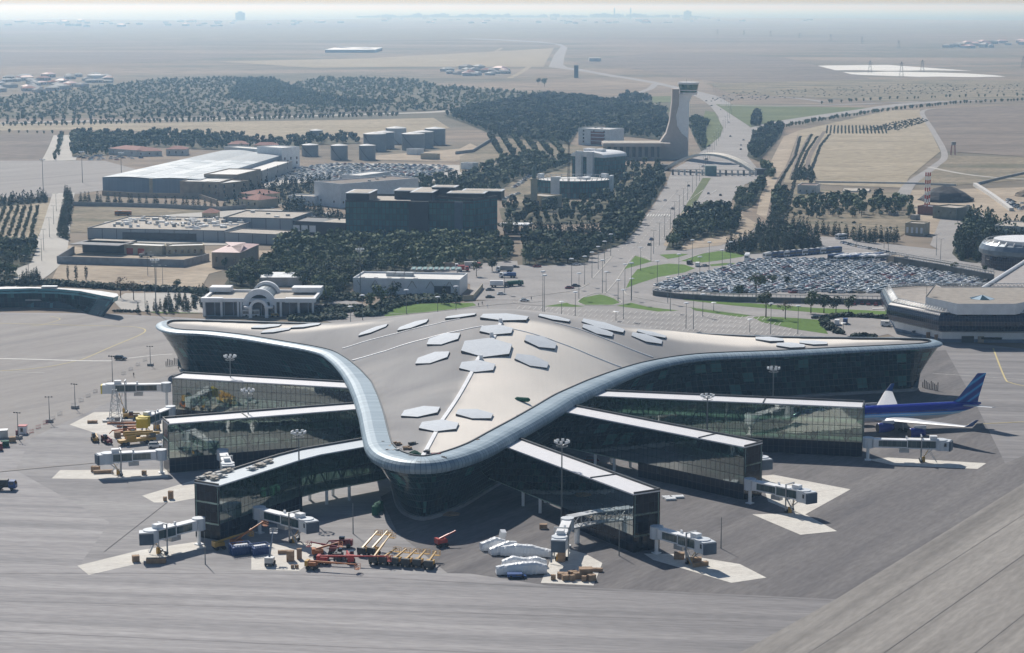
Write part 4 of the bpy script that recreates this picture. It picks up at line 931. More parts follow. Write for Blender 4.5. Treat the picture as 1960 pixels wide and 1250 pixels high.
# ---- poles and masts
polem = mat('pole_steel', (0.16, 0.18, 0.19), 0.5, 0.3, var=0.05); lampw = mat('luminaire_shell', (0.75, 0.77, 0.78), 0.4, var=0)
def pole_template(h, kind):
    t = thing('t', 't', 't'); b = MB(); b.tube((0, 0, 0), (0, 0, h), .16 if kind != 'mast' else .28, .08 if kind != 'mast' else .16, 8); b.build('pole', polem, t)
    if kind == 'disc': b = MB(); b.tube((0, 0, h), (0, 0, h + .35), 1.25, 1.0, 12); b.build('lamp', lampw, t)
    if kind == 'arm':
        b = MB(); b.bar((0, 0, h), (1.8, 0, h + .3), .12); b.bar((0, 0, h), (-1.8, 0, h + .3), .12); b.build('arm', polem, t)
        for s in (-1, 1): b = MB(); b.box((s * 1.9, 0, h + .25), (.9, .35, .16)); b.build('lamp', lampw, t)
    if kind == 'apron':
        b = MB(); b.bar((-1.1, 0, h), (1.1, 0, h), .1); b.build('crossarm', polem, t)
        for s in (-1, 0, 1): b = MB(); b.box((s * 1.0, -.2, h - .1), (.5, .4, .4)); b.build('lamp', M['darkgrey'], t)
        b = MB(); b.box((0, 0, 0), (2.2, 1.8, 1.1)); b.build('ballast_block', M['greywall'], t)
    if kind == 'mast':
        b = MB()
        for zz, r in ((h - .9, 1.5), (h, 1.9)):
            for k in range(12): a, c = k * math.pi / 6, (k + 1) * math.pi / 6; b.bar((r * math.cos(a), r * math.sin(a), zz), (r * math.cos(c), r * math.sin(c), zz), .09)
        for k in range(6): a = k * math.pi / 3; b.bar((0, 0, h - .9), (1.9 * math.cos(a), 1.9 * math.sin(a), h), .08)
        b.build('head_frame', M['steel'], t)
        for k in range(8): a = k * math.pi / 4 + .2; c = MB(); c.box((1.9 * math.cos(a), 1.9 * math.sin(a), h + .05), (.75, .45, .6), rz=a + 1.57); c.build('floodlight', lampw, t)
    return t
def poles(kind, h, items, labelf, group, cat, name):
    tpl = pole_template(h, kind); first = True
    for i, it in enumerate(items):
        px, py = it[0], it[1]; hh = it[2] if len(it) > 2 else h; x, y = P(px, py); s = hh / h; lab = labelf(i, it)
        if first: o = tpl; o.location = (x, y, .05); first = False; o['label'] = lab
        else: o = copy_tree(tpl, (x, y, .05), 0, lab)
        o['group'] = group + (lab[lab.rfind(','):] if ',' in lab else ''); o['category'] = cat; o.name = name; o.scale = (1, 1, s); o.rotation_euler = (0, 0, rnd.uniform(-.4, .4))
# ------------------------------------------------------------------ boarding bridges
bridgem = mat('bridge_panel', (0.60, 0.64, 0.68), 0.5, var=.06)
tunglass = glass_mat('bridge_glazing', [(0.03, 0.06, 0.065), (0.06, 0.10, 0.105)], (0.12, 0.15, 0.16), 1.4, 9.0, 0.07, 0.0, rough=0.1, ior=1.6)
def jet_bridge(label, rot, cab, z=7.0, turn=0.5, front=None, post=True, colour=None, legs=None):
    a = P(*rot, z); c = P(*cab, z); L = math.hypot(c[0] - a[0], c[1] - a[1]); rz = math.atan2(c[1] - a[1], c[0] - a[0]); zf = z - 2.75
    t = thing('jet_bridge', label, 'boarding bridge', (0, 0, 0), 0, 'boarding bridges on the piers')
    b = MB(); b.tube((0, 0, zf - .3), (0, 0, z + .1), 1.75, n=10, smooth=False); b.build('rotunda', bridgem, t)
    b = MB(); b.tube((0, 0, 0), (0, 0, zf - .3), .5, n=10); b.box((0, 0, 0), (1.8, 1.8, .25)); b.build('column', M['white'], t)
    w1, w2 = 2.5, 2.9; e = L - 3.2; m_ = 1.5 + (e - 1.5) * .52
    for (s0, s1, wd, zz, nm) in ((1.5, m_ + .8, w1, z - .2, 'inner_tunnel'), (m_, e, w2, z, 'outer_tunnel')):
        b = MB(); b.box(((s0 + s1) / 2, 0, zf - (.15 if wd == w2 else 0)), (s1 - s0, wd, .35)); b.box(((s0 + s1) / 2, 0, zz - .35), (s1 - s0, wd, .35))
        for x in (s0 + .12, s1 - .12):
            for sy in (-1, 1): b.box((x, sy * (wd / 2 - .06), zf), (.24, .12, zz - zf - .2))
        if nm == 'inner_tunnel':
            for sy in (-1, 1): b.box((s0 + .8, sy * (wd / 2 - .05), zf + .2), (1.6, .12, zz - zf - .4))
        o = b.build(nm, M['white'], t)
        g = MB()
        for sy in (-1, 1):
            y = sy * (wd / 2 - .14); q = [(s0, y, zf + .2), (s1, y, zf + .2), (s1, y, zz - .3), (s0, y, zz - .3)]
            g.face(q if sy < 0 else q[::-1], 0, [(0, 0), (s1 - s0, 0), (s1 - s0, 2), (0, 2)] if sy < 0 else [(0, 2), (s1 - s0, 2), (s1 - s0, 0), (0, 0)])
        g.build('glazing', tunglass, o)
    cb = MB(); cr = (L - 1.7, 0, 0); cb.tube((L - 2.4, 0, zf - .4), (L - 2.4, 0, z + .1), 2.0, n=14); cb.box((L - 1, 0, zf - .4), (3.0, 3.6, 3.0), rz=turn)
    o = cb.build('cab', colour or bridgem, t)
    f = MB(); ca, sa = math.cos(turn), math.sin(turn); f.box((L - 1 + 1.7 * ca, 1.7 * sa, zf - .45), (.6, 3.5, 2.9), rz=turn); f.build('bellows', front or mat('bellows_blue_grey', (.07, .1, .14), .7) if 'bellows_blue_grey' not in bpy.data.materials or front else bpy.data.materials['bellows_blue_grey'], o)
    for k_ in (-.8, .3): g = MB(); g.box((L - 1 - 1.0 * sa + 1.2 * ca * 0, 0, 0), (0.01, 0.01, 0.01)) if False else None
    w_ = MB(); w_.box((L - 1 + 1.83 * sa, -1.83 * ca, zf + .9), (1.6, .05, 1.1), rz=turn); w_.build('window', M['glassdark'], o)
    b = MB(); b.box((e - 1.4, 0, z), (2.2, 1.8, 1.1)); b.build('roof_unit', M['white'], t); b = MB(); b.box((e * .55, .4, z - .1), (.5, .5, .8)); b.build('beacon', M['white'], t)
    if post:
        xs = L * .66; b = MB()
        for sy in (-1, 1): b.bar((xs, sy * 1.75, .7), (xs, sy * 1.75, z + 1.0), .3)
        b.bar((xs, -1.9, .8), (xs, 1.9, .8), .35); b.bar((xs, -1.9, z + 1.0), (xs, 1.9, z + 1.0), .3); b.bar((xs, -1.9, zf - .5), (xs, 1.9, zf - .5), .3)
        b.bar((xs, 0, 1.0), (xs + 3.4, 0, zf - .4), .2); b.build('lift_column', M['steel'], t)
        for sy in (-1, 1): b = MB(); b.tube((xs - .0, sy * 1.0, .5), (xs, sy * 1.6, .5), .5, n=12); b.build('wheel', M['black'], t)
        b = MB(); b.bar((e - .3, -2.2, .3), (e - 3.2, -2.2, zf), .5, t2=.12); b.bar((e - .3, -1.7, .6), (e - 3.2, -1.7, zf + .9), .06); b.bar((e - .3, -2.7, .6), (e - 3.2, -2.7, zf + .9), .06); b.build('stair', M['steel'], t)
        b = MB(); b.box((L * .45, 0, zf - 1.5), (3.0, 1.5, 1.2)); b.build('service_box', M['steel'], t)
        b = MB(); b.box((xs + .8, -.9, .1), (.9, .6, 1.6)); b.bar((xs + .8, -.9, 1.6), (xs + 2.2, -.3, zf - .4), .15); b.build('drive_unit', M['yellow'], t)
    t.location = (a[0], a[1], .05); t.rotation_euler = (0, 0, rz); return t
jet_bridge('white boarding bridge under the wing of the blue airliner, off the farthest right pier', (1662, 838), (1816, 842), 7.0, -.3)
jet_bridge('white boarding bridge at the end of the middle right pier, on an angular pale pad', (1436, 917), (1552, 941), 7.0, -.3)
jet_bridge('white boarding bridge off the end of the nearest right pier', (1257, 1008), (1358, 1036), 7.0, -.3)
jet_bridge('white boarding bridge pointing at the viewer beside the wrapped vehicles', (1086, 992), (1069, 1032), 7.4, 0)
jet_bridge('white boarding bridge above the red and yellow lifting machines', (496, 971), (598, 996), 7.0, -.3)
jet_bridge('white boarding bridge at the near left corner, ending over a long pale pad', (380, 992), (274, 1018), 7.0, .9)
jet_bridge('white boarding bridge off the end of the middle left pier', (308, 861), (190, 868), 7.0, .2)
jet_bridge('high boarding bridge with a yellow end, beside the lattice tower', (318, 733), (199, 735), 10.4, 0, front=M['brightyellow'])
jet_bridge('low boarding bridge with a bright yellow cab above parked cranes', (326, 778), (268, 800), 7.0, .6, colour=M['brightyellow'], front=M['brightyellow'])
jet_bridge('boarding bridge seen end-on between the two nearer left piers', (426, 861), (437, 890), 7.0, 0)
jet_bridge('white bridge cab peeping out behind the end of the middle right pier', (1405, 852), (1466, 878), 7.0, 0, post=False)
# fixed link with an open steel truss
t = thing('truss_walkway', 'open steel truss walkway between the near right pier and a boarding bridge', 'walkway', (*P(1112, 1010, 4.4), 0))
a, c = P(1090, 1010, 4.4), P(1150, 998, 4.4); d = Vector((c[0] - a[0], c[1] - a[1], 0)); n_ = Vector((-d.y, d.x, 0)).normalized() * 1.5
b = MB()
for z0, th in ((4.2, .35), (7.2, .25)): b.prism([(a[0] + n_.x, a[1] + n_.y), (a[0] - n_.x, a[1] - n_.y), (c[0] - n_.x, c[1] - n_.y), (c[0] + n_.x, c[1] + n_.y)], z0, z0 + th, 0, uvs=False)
b.build('deck', M['steel'], t); b = MB()
for s in (-1, 1):
    for k in range(5):
        p = Vector((a[0], a[1], 0)) + d * (k / 4) + n_ * s; b.bar((p.x, p.y, 4.5), (p.x, p.y, 7.2), .18)
        if k < 4: q = p + d / 4; b.bar((p.x, p.y, 4.5 if k % 2 else 7.2), (q.x, q.y, 7.2 if k % 2 else 4.5), .15)
b.build('truss', M['steel'], t)
b = MB(); b.tube((a[0] + 2, a[1] + 1, 0), (a[0] + 2, a[1] + 1, 4.2), .7, n=12); b.build('column', M['white'], t)

# ------------------------------------------------------------------ the airliner
A0 = P(1655, 794, 5.4); B0 = P(1800, 786.5, 5.4); ang = math.atan2(B0[1] - A0[1], B0[0] - A0[0]) + math.pi   # nose direction
tailp = P(1877, 776, 6.5); T0 = (tailp[0] + 34 * math.cos(ang), tailp[1] + 34 * math.sin(ang))
pl = thing('airliner', 'four-engined airliner with deep blue body, white wings and streaked blue tail fin', 'airplane', (0, 0, 0))
fm, nt_, b_ = newmat('airliner_livery'); setp(b_, Roughness=0.22, Specular_IOR_Level=0.6)
tc = N(nt_, 'ShaderNodeTexCoord'); sx = N(nt_, 'ShaderNodeSeparateXYZ'); nt_.links.new(tc.outputs['Object'], sx.inputs[0])
ma = N(nt_, 'ShaderNodeMath', operation='MULTIPLY_ADD'); nt_.links.new(sx.outputs[0], ma.inputs[0]); ma.inputs[1].default_value = -.012; nt_.links.new(sx.outputs[2], ma.inputs[2])
mr_ = N(nt_, 'ShaderNodeMapRange'); mr_.inputs[1].default_value = 2.0; mr_.inputs[2].default_value = 9.0; nt_.links.new(ma.outputs[0], mr_.inputs[0])
r_ = ramp(nt_, [(0, (.6, .6, .63)), (.38, (.66, .66, .69)), (.42, (.14, .50, .80)), (.47, (.58, .76, .88)), (.52, (.03, .28, .70)), (.57, (.008, .025, .30)), (1, (.008, .015, .24))]); nt_.links.new(mr_.outputs[0], r_.inputs[0]); nt_.links.new(r_.outputs[0], b_.inputs['Base Color'])
b = MB(); rg = []
for x, r, z in ((34, .25, 4.6), (33.2, 1.1, 4.8), (31.5, 1.9, 5.05), (29, 2.5, 5.25), (26, 2.78, 5.35), (20, 2.82, 5.4), (0, 2.82, 5.4), (-14, 2.82, 5.4), (-20, 2.6, 5.65), (-26, 1.95, 6.2), (-31, 1.1, 6.8), (-34, .35, 7.2)):
    rg.append([(x, r * math.cos(a_ * math.pi / 10), z + r * math.sin(a_ * math.pi / 10)) for a_ in range(20)])
b.rings(rg, 0); fus = b.build('fuselage', fm, pl)
w_ = MB()
for k in range(58):
    for s in (-1, 1): w_.box((24 - k * .78, s * 2.745, 5.95), (.28, .1, .36))
w_.build('window_row', M['glassdark'], fus)
wm = mat('airliner_wing', (0.62, 0.63, 0.65), 0.35, var=0.05); cyanm = M['blue']
def wing_mb(s, sec):
    """sec: (y, xLE, chord, z, thickness)"""
    b = MB(); rr = []
    for y, xl, ch, z, th in sec:
        pr = [(0, 0), (.12, .5), (.35, .6), (.7, .35), (1, 0), (.7, -.15), (.35, -.4), (.1, -.35)]
        rr.append([(xl - u * ch, s * y, z + v * th) for u, v in pr])
    b.rings(rr if s > 0 else [r[::-1] for r in rr], 0, smooth=False); return b
for s in (-1, 1):
    wing_mb(s, [(1.5, 5.5, 14, 3.9, 1.5), (10, -.5, 9, 4.6, .95), (30, -13.2, 2.8, 6.4, .35)]).build('wing', wm, pl)
    b = MB(); b.v = []; q = [(-13.4, s * 30, 6.4), (-16.0, s * 30, 6.4), (-17.4, s * 31.4, 8.7), (-16.2, s * 31.4, 8.7)]; o = Vector((0, s * .12, 0)); Q = [Vector(p) + o for p in q]
    b.face(q); b.face([tuple(p) for p in Q[::-1]])
    for i in range(4): j = (i + 1) % 4; b.face([q[i], tuple(Q[i]), tuple(Q[j]), q[j]])
    b.build('winglet', M['blue'], pl)
    wing_mb(s, [(.8, -26, 5.6, 6.9, .5), (10.5, -32.5, 2.2, 7.8, .2)]).build('tailplane', wm, pl)
    for y, x in ((9.3, 6.8), (19, .2)):
        e = MB(); rg = [[(x + dx, s * y + r * math.cos(a_ * math.pi / 8), 2.75 + r * math.sin(a_ * math.pi / 8)) for a_ in range(16)] for dx, r in ((0, 1.42), (-.3, 1.62), (-2.2, 1.68), (-4.2, 1.4), (-5.4, 1.0))]
        e.rings(rg[::-1], 0); eo = e.build('engine', mat('engine_cowl_blue', (.01, .02, .2), .25, var=0), pl) if (s, y) == (-1, 9.3) else e.build('engine', bpy.data.materials['engine_cowl_blue'], pl)
        f = MB(); f.tube((x + .02, s * y, 2.75), (x + .06, s * y, 2.75), 1.42, 1.42, 16); f.build('intake', M['black'], eo)
        p = MB(); p.box((x - 3.6, s * y, 3.9), (4.2, .4, 1.1)); p.build('pylon', wm, eo)
finm, nt_, b_ = newmat('tail_fin_streaks'); setp(b_, Roughness=0.25)
tc = N(nt_, 'ShaderNodeTexCoord'); sx = N(nt_, 'ShaderNodeSeparateXYZ'); nt_.links.new(tc.outputs['Object'], sx.inputs[0])
c1 = N(nt_, 'ShaderNodeMath', operation='MULTIPLY_ADD'); nt_.links.new(sx.outputs[0], c1.inputs[0]); c1.inputs[1].default_value = .62; nt_.links.new(sx.outputs[2], c1.inputs[2])
s1 = N(nt_, 'ShaderNodeMath', operation='MULTIPLY'); nt_.links.new(c1.outputs[0], s1.inputs[0]); s1.inputs[1].default_value = 2.3
s2 = N(nt_, 'ShaderNodeMath', operation='SINE'); nt_.links.new(s1.outputs[0], s2.inputs[0])
r_ = ramp(nt_, [(0, (.005, .03, .22)), (.35, (.005, .04, .26)), (.75, (.008, .09, .38)), (.95, (.04, .30, .60))]); mr_ = N(nt_, 'ShaderNodeMapRange'); mr_.inputs[1].default_value = -1; nt_.links.new(s2.outputs[0], mr_.inputs[0]); nt_.links.new(mr_.outputs[0], r_.inputs[0]); nt_.links.new(r_.outputs[0], b_.inputs['Base Color'])
b = MB(); rr = []
for z, xl, ch, th in ((7.6, -23, 10, .5), (9.2, -25.6, 7.6, .42), (17.3, -32.4, 3.2, .18)): rr.append([(xl, 0, z), (xl - ch * .3, th, z), (xl - ch, 0, z), (xl - ch * .3, -th, z)])
b.rings(rr, 0, smooth=False); b.build('tail_fin', finm, pl)
for x, y in ((-4, 5.3), (-4, -5.3), (27, 0)):
    b = MB(); b.bar((x, y, .8), (x, y, 3.6), .4)
    go = b.build('landing_gear', M['steel'], pl)
    for dx in (-.9, .9):
        w_ = MB(); w_.tube((x + dx, y - .55, .65), (x + dx, y + .55, .65), .65, n=12); w_.build('wheel', M['black'], go)
pl.location = (T0[0], T0[1], 0.1); pl.rotation_euler = (0, 0, ang)

# ------------------------------------------------------------------ flood masts and apron poles
poles('mast', 22, [(443, 808), (477, 885), (574, 980), (1075, 1001), (1478, 835), (1352, 897)], lambda i, it: [
    'tall floodlight mast in front of the farthest left pier', 'tall floodlight mast rising between the two farther left piers', 'tall floodlight mast in front of the bent near pier',
    'tall floodlight mast in front of the near right pier', 'tall floodlight mast before the right wing of the terminal', 'floodlight mast standing behind the middle right pier'][i], 'floodlight masts round the terminal', 'light mast', 'floodlight_mast')
poles('apron', 9.5, [(35, 840, 8.5), (95, 808, 8.5), (144, 782, 8.5), (288, 700, 7.5), (216, 745, 12)], lambda i, it: ['apron light pole nearest the guard hut', 'second apron light pole from the guard hut', 'third apron light pole along the barrier line', 'apron light pole near the left wing tip of the terminal', 'thin pole behind the high boarding bridge'][i], 'light poles along the left apron', 'light pole', 'apron_light_pole')
poles('plain', 8.2, [(393, 1080), (676, 1022), (1380, 1050), (1185, 1064)], lambda i, it: ['thin bare pole at the near left corner beside the blue container', 'thin bare pole on the bare apron left of the terminal prow', 'thin bare pole right of the near right boarding bridge', 'thin bare pole before the near right pier'][i], 'bare poles on the near apron', 'pole', 'pole')

# ------------------------------------------------------------------ ground equipment
def boom_lift(px, py, rz, mt, label, group=None, el=25, L=8.0, base=(2.6, 2.3), bask=True, basem=None):
    x, y = P(px, py); t = thing('boom_lift', label, 'boom lift', (0, 0, 0), 0, group)
    b = MB(); b.box((0, 0, .55), (base[0], base[1] * .7, .5)); b.build('chassis', M['darkgrey'], t)
    for sx in (-1, 1):
        for sy in (-1, 1): w_ = MB(); w_.tube((sx * base[0] * .36, sy * base[1] * .3, .5), (sx * base[0] * .36, sy * base[1] * .5, .5), .5, n=10); w_.build('wheel', M['black'], t)
    b = MB(); b.box((-.1, 0, 1.05), (base[0] * .95, base[1] * .85, .9)); b.build('turntable', mt, t); b = MB(); b.box((-base[0] * .5, 0, .9), (.8, base[1] * .92, 1.35)); b.build('counterweight', basem or mt, t)
    e = R_(el); s_ = (-base[0] * .3, 0, 2.0); m_ = (s_[0] + L * .6 * math.cos(e), 0, s_[2] + L * .6 * math.sin(e)); f = (s_[0] + L * math.cos(e), 0, s_[2] + L * math.sin(e))
    b = MB(); b.bar(s_, m_, .42); b.bar(m_, f, .28); b.bar((0.2, 0, 1.6), lerp(s_, m_, .5), .16); b.build('boom', mt, t)
    if bask:
        b = MB(); bx, bz = f[0] + .5, f[2] - 1.1
        for zz in (0, .55, 1.1):
            for q in (((-.5, -.9), (.5, -.9)), ((.5, -.9), (.5, .9)), ((.5, .9), (-.5, .9)), ((-.5, .9), (-.5, -.9))): b.bar((bx + q[0][0], q[0][1], bz + zz), (bx + q[1][0], q[1][1], bz + zz), .07)
        for q in ((-.5, -.9), (.5, -.9), (.5, .9), (-.5, .9)): b.bar((bx + q[0], q[1], bz), (bx + q[0], q[1], bz + 1.1), .07)
        b.box((bx, 0, bz - .05), (1, 1.8, .06)); b.bar(f, (bx, 0, bz + .5), .12); b.build('basket', mt, t)
    t.location = (x, y, .08); t.rotation_euler = (0, 0, rz); return t
yl = [(719, 1080), (738, 1080), (759, 1082), (780, 1084), (801, 1085), (823, 1088)]
for i, (a, c) in enumerate(yl):
    boom_lift(a, c, R_(62 + i * 3), M['yellow'], ['first yellow boom lift at the left end of the long row', 'second yellow boom lift in the long row', 'third yellow boom lift, middle of the long row', 'fourth yellow boom lift in the long row', 'yellow boom lift second from the right end of the row', 'yellow boom lift at the right end of the long row'][i], 'row of yellow boom lifts before the prow', el=26 if i == 0 else 6, L=9 if i == 0 else 6.5, basem=M['darkgrey'])
boom_lift(697, 1063, R_(60), M['yellow'], 'left of two yellow boom lifts parked behind the row', 'row of yellow boom lifts before the prow', el=22, L=7.5, basem=M['darkgrey'])
boom_lift(716, 1063, R_(60), M['yellow'], 'right of two yellow boom lifts parked behind the row', 'row of yellow boom lifts before the prow', el=22, L=7.5, basem=M['darkgrey'])
boom_lift(517, 1082, R_(85), M['steel'], 'pale boom lift with raised boom standing on the pale pad', el=48, L=8)
boom_lift(620, 1080, R_(-8), M['red'], 'red boom lift with long low boom reaching right over the pad edge', el=2, L=17)
boom_lift(598, 1090, R_(-14), M['orange'], 'orange boom lift in front with low boom and yellow counterweight', el=0, L=12, basem=M['yellow'])
boom_lift(640, 1062, R_(170), M['maroon'], 'dark red telescopic lift behind the orange machines', el=8, L=7)
boom_lift(846, 1046, R_(30), M['red'], 'red lift parked alone in the shade of the prow', el=18, L=5, bask=False)
boom_lift(420, 1052, R_(30), M['yellow'], 'yellow lift in the shade of the near left pier', el=10, L=9)
boom_lift(455, 1048, R_(35), M['orange'], 'orange lift beside the blue container in the shade', el=24, L=9)
boom_lift(610, 1066, R_(10), M['orange'], 'orange lift wedged among machines on the pad edge', el=14, L=6)
# red scissor and tele handlers
def handler(px, py, rz, mt, label, cat='loader', L=5.5, boom=True, name='telehandler'):
    x, y = P(px, py); t = thing(name, label, cat, (0, 0, 0)); b = MB(); b.box((0, 0, .6), (L, 1.6, .8)); b.box((-L * .32, 0, 1.4), (L * .35, 1.7, .7)); b.build('body', mt, t)
    c = MB(); c.box((0.1, -.45, 1.4), (1.4, 1.0, 1.3)); c.build('cab', M['glassdark'], t)
    if boom: c = MB(); c.bar((-L * .4, .45, 2.1), (L * .62, .45, 1.7), .4); c.bar((L * .6, .45, 1.7), (L * .75, .45, .7), .25); c.build('boom', mt, t)
    for sx in (-.32, .32):
        for sy in (-1, 1): w_ = MB(); w_.tube((sx * L, sy * .65, .6), (sx * L, sy * 1.1, .6), .6, n=10); w_.build('wheel', M['black'], t)
    t.location = (x, y, .08); t.rotation_euler = (0, 0, rz); return t
handler(670, 1075, R_(100), M['red'], 'red tractor-like loader with pale cab roof right of the pad')
handler(655, 1048, R_(175), M['maroon'], 'dark red loader with a white stripe along its body, below the bridge cab')
handler(648, 1070, R_(90), M['darkgrey'], 'small dark loader between the red machines')
handler(253, 838, R_(35), M['yellow'], 'yellow excavator left of the crane truck on the far left pad', 'excavator', name='excavator')
handler(240, 832, R_(200), M['orange'], 'orange and white crane truck in the far left group', 'crane truck', L=7, name='crane_truck')
handler(182, 845, R_(-70), M['yellow'], 'small yellow dozer at the left end of the far left group', 'dozer', L=4.5, name='dozer')
handler(204, 848, R_(-60), M['maroon'], 'red and white lorry crane left of the far left crate', 'crane truck', L=6, name='crane_truck')
handler(250, 803, R_(20), M['yellow'], 'yellow machine under the bright yellow bridge cab', 'loader', L=5)
handler(300, 822, R_(100), M['yellow'], 'small yellow roller near the end wall of the middle left pier', 'roller', L=4, boom=False, name='roller')
x, y = P(262, 850); t = thing('mobile_crane', 'long yellow mobile crane with lattice-like boom folded along its back', 'mobile crane', (0, 0, 0)); b = MB(); b.box((0, 0, .9), (12, 2.6, .9)); b.box((-2, 0, 1.8), (3, 2.4, 1.2)); b.build('carrier', M['yellow'], t)
b = MB(); b.bar((-4, 0, 3.3), (7.5, 0, 2.9), .8); b.bar((-4, .6, 4.0), (5.5, .6, 3.5), .5); b.build('boom', M['yellow'], t); b = MB(); b.box((5, -.7, 1.8), (1.8, 1.1, 1.3)); b.build('cab', M['glassdark'], t)
for sx in (-4.6, -3.2, 3, 4.4):
    for s in (-1, 1): w_ = MB(); w_.tube((sx, s * 1.0, .6), (sx, s * 1.4, .6), .6, n=10); w_.build('wheel', M['black'], t)
t.location = (x, y, .08); t.rotation_euler = (0, 0, R_(28))

# vehicles wrapped in white sheeting
def wrapped(px, py, rz, L, W, H, seed, label, humps):
    x, y = P(px, py); r = random.Random(seed); b = MB(); n = 30; rg = []
    for i in range(n + 1):
        u = i / n; hh = H * np.interp(u, [h[0] for h in humps], [h[1] for h in humps]); ww = W * (.8 + .2 * math.sin(math.pi * u)) * r.uniform(.98, 1.02)
        pr = [(-.5, .05), (-.52, .35), (-.44, .8), (-.3, .98), (-.05, 1.02), (.2, .97), (.42, .85), (.52, .4), (.5, .05)]
        rg.append([((u - .5) * L + r.uniform(-.1, .1), p[0] * ww + r.uniform(-.08, .08), max(.05, p[1] * hh + r.uniform(-.09, .08))) for p in pr])
    b.rings(rg, 0, smooth=False); o = b.build('wrapped_vehicle', M['wrap']); o.location = (x, y, .1); o.rotation_euler = (0, 0, rz)
    tag(o, label, 'wrapped vehicle', 'vehicles wrapped in white sheeting')
wrapped(943, 1052, R_(20), 6.5, 3, 3.2, 1, 'white-wrapped vehicle at the left rear, tallest of the wrapped group', [(0, .6), (.3, .8), (.6, 1), (1, .7)])
wrapped(962, 1060, R_(18), 7, 3, 3.2, 2, 'white-wrapped vehicle just right of the leftmost one', [(0, .5), (.4, .8), (.7, 1), (1, .9)])
wrapped(1008, 1064, R_(-6), 13, 3.2, 3.0, 3, 'long white-wrapped vehicle touching the boarding bridge shadow', [(0, .75), (.3, 1), (.6, .95), (.8, .7), (1, .55)])
wrapped(1003, 1085, R_(4), 11, 3.2, 2.8, 4, 'white-wrapped vehicle in the middle of the front pair', [(0, .6), (.25, 1), (.5, .8), (.8, .9), (1, .6)])
wrapped(998, 1098, R_(5), 12.5, 3.4, 3.0, 5, 'front white-wrapped vehicle behind the small blue and white boat-like truck', [(0, .65), (.3, .85), (.5, .95), (.75, 1), (1, .7)])
o = MB(); o.box((0, 0, 0), (1.4, 1.6, 3.4)); q = o.build('tilted_panel', M['wrap']); q.location = (*P(959, 1040), .3); q.rotation_euler = (0.3, .1, .3); tag(q, 'upright white panel leaning behind the wrapped vehicles', 'panel')
van(*P(989, 1106), R_(4), M['blue'], 'small blue and white service cart in front of the wrapped vehicles', L=4.6, H=1.1, name='service_cart', cat='cart')
# crates, packs and containers
def crate(px, py, d, label, m=None, rz=.2, z=.1, zz=0.0, name='crate', group='timber crates on the aprons'):
    x, y = P(px, py, zz); b = MB(); b.box((0, 0, 0), d); h = d[2]
    for sx in (-1, 0, 1): b.box((sx * (d[0] / 2 - .06), 0, h), (.12, d[1] + .02, .05))
    for sy in (-1, 1): b.box((0, sy * (d[1] / 2 + .03), h * .45), (d[0], .05, .12))
    o = b.build(name, m or M['wood']); o.location = (x, y, zz + z); o.rotation_euler = (0, 0, rz); return tag(o, label, 'crate' if name == 'crate' else name.replace('_', ' '), group)
cr = [(1077, 1106, (2.6, 1.6, 1.2), 'low wide timber crate left in the cluster on the near right pad'), (1082, 1111, (1.6, 1.4, 1.3), 'small timber crate in front of the low wide one'), (1096, 1104, (2.0, 1.5, 1.4), 'timber crate in the middle of the near right cluster'),
      (1105, 1108, (2.0, 1.4, 1.5), 'darker timber crate beside the tall one on the near right pad'), (1121, 1106, (3.2, 2.4, 2.4), 'tallest timber crate on the near right pad'), (1095, 1112, (1.3, 1.0, 1.4), 'narrow dark crate at the front of the cluster'),
      (1118, 1113, (1.1, .9, 1.3), 'small grey-topped crate at the front right of the cluster'), (1132, 1112, (1.8, 1.5, 1.5), 'dark crate at the right end of the cluster'), (1059, 1110, (1.2, .8, 1.2), 'lone small crate left of the cluster'),
      (1141, 1094, (3.2, 1.0, .8), 'long open timber tray near the pad edge'), (1075, 1075, (1.8, 1.6, 3.0), 'upright pallet stack under the bridge that faces the viewer'),
      (1328, 1078, (3.8, 1.6, 1.4), 'long timber crate on the pad beneath the near right bridge'), (1340, 1084, (4.2, 1.2, 1.0), 'second long timber crate in front on the same pad'), (1300, 1070, (2.6, 1.8, 1.6), 'timber pile near the wheels of the near right bridge'),
      (1240, 1006, (3.0, 1.4, 1.6), 'brown rubbish pile behind the near right bridge'),
      (260, 1075, (1.8, 1.5, 1.5), 'square timber crate on the long near left pad'), (299, 1078, (4.8, 1.4, 1.2), 'long timber crate on the near left pad'), (198, 906, (5.8, 1.2, .9), 'long timber crate on the pad before the middle left pier'), (183, 903, (2.4, 1.4, 1.6), 'stacked timber crate at the left end of that pad'),
      (276, 909, (1.2, 1.0, 1.2), 'small dark crate beside the bridge post'), (327, 955, (1.3, 1.1, 2.2), 'tall narrow crate on the small left pad'), (316, 959, (1.0, .9, 1.1), 'small dark box beside the tall narrow crate'),
      (177, 810, (3.2, 1.4, .8), 'long low timber pack on the far left pad'), (556, 1074, (1.8, 1.6, 2.6), 'pallet tower on the pad among the machines'), (573, 1070, (1.2, 1.0, 2.6), 'upright brown pallet right of the pallet tower'), (541, 1060, (2.4, 1.0, .8), 'open timber trough on the pad'),
      (560, 1088, (.8, .7, .8), 'left of two tiny dark boxes at the pad front'), (568, 1088, (.8, .7, .8), 'right of two tiny dark boxes at the pad front'), (225, 838, (2.0, 1.5, 1.8), 'timber crate between the far left machines'), (1040, 1012, (2.0, 1.4, 1.2), 'timber crate by the truss walkway column')]
for a, c, d, l in cr: crate(a, c, d, l, rz=rnd.uniform(-.3, .6))
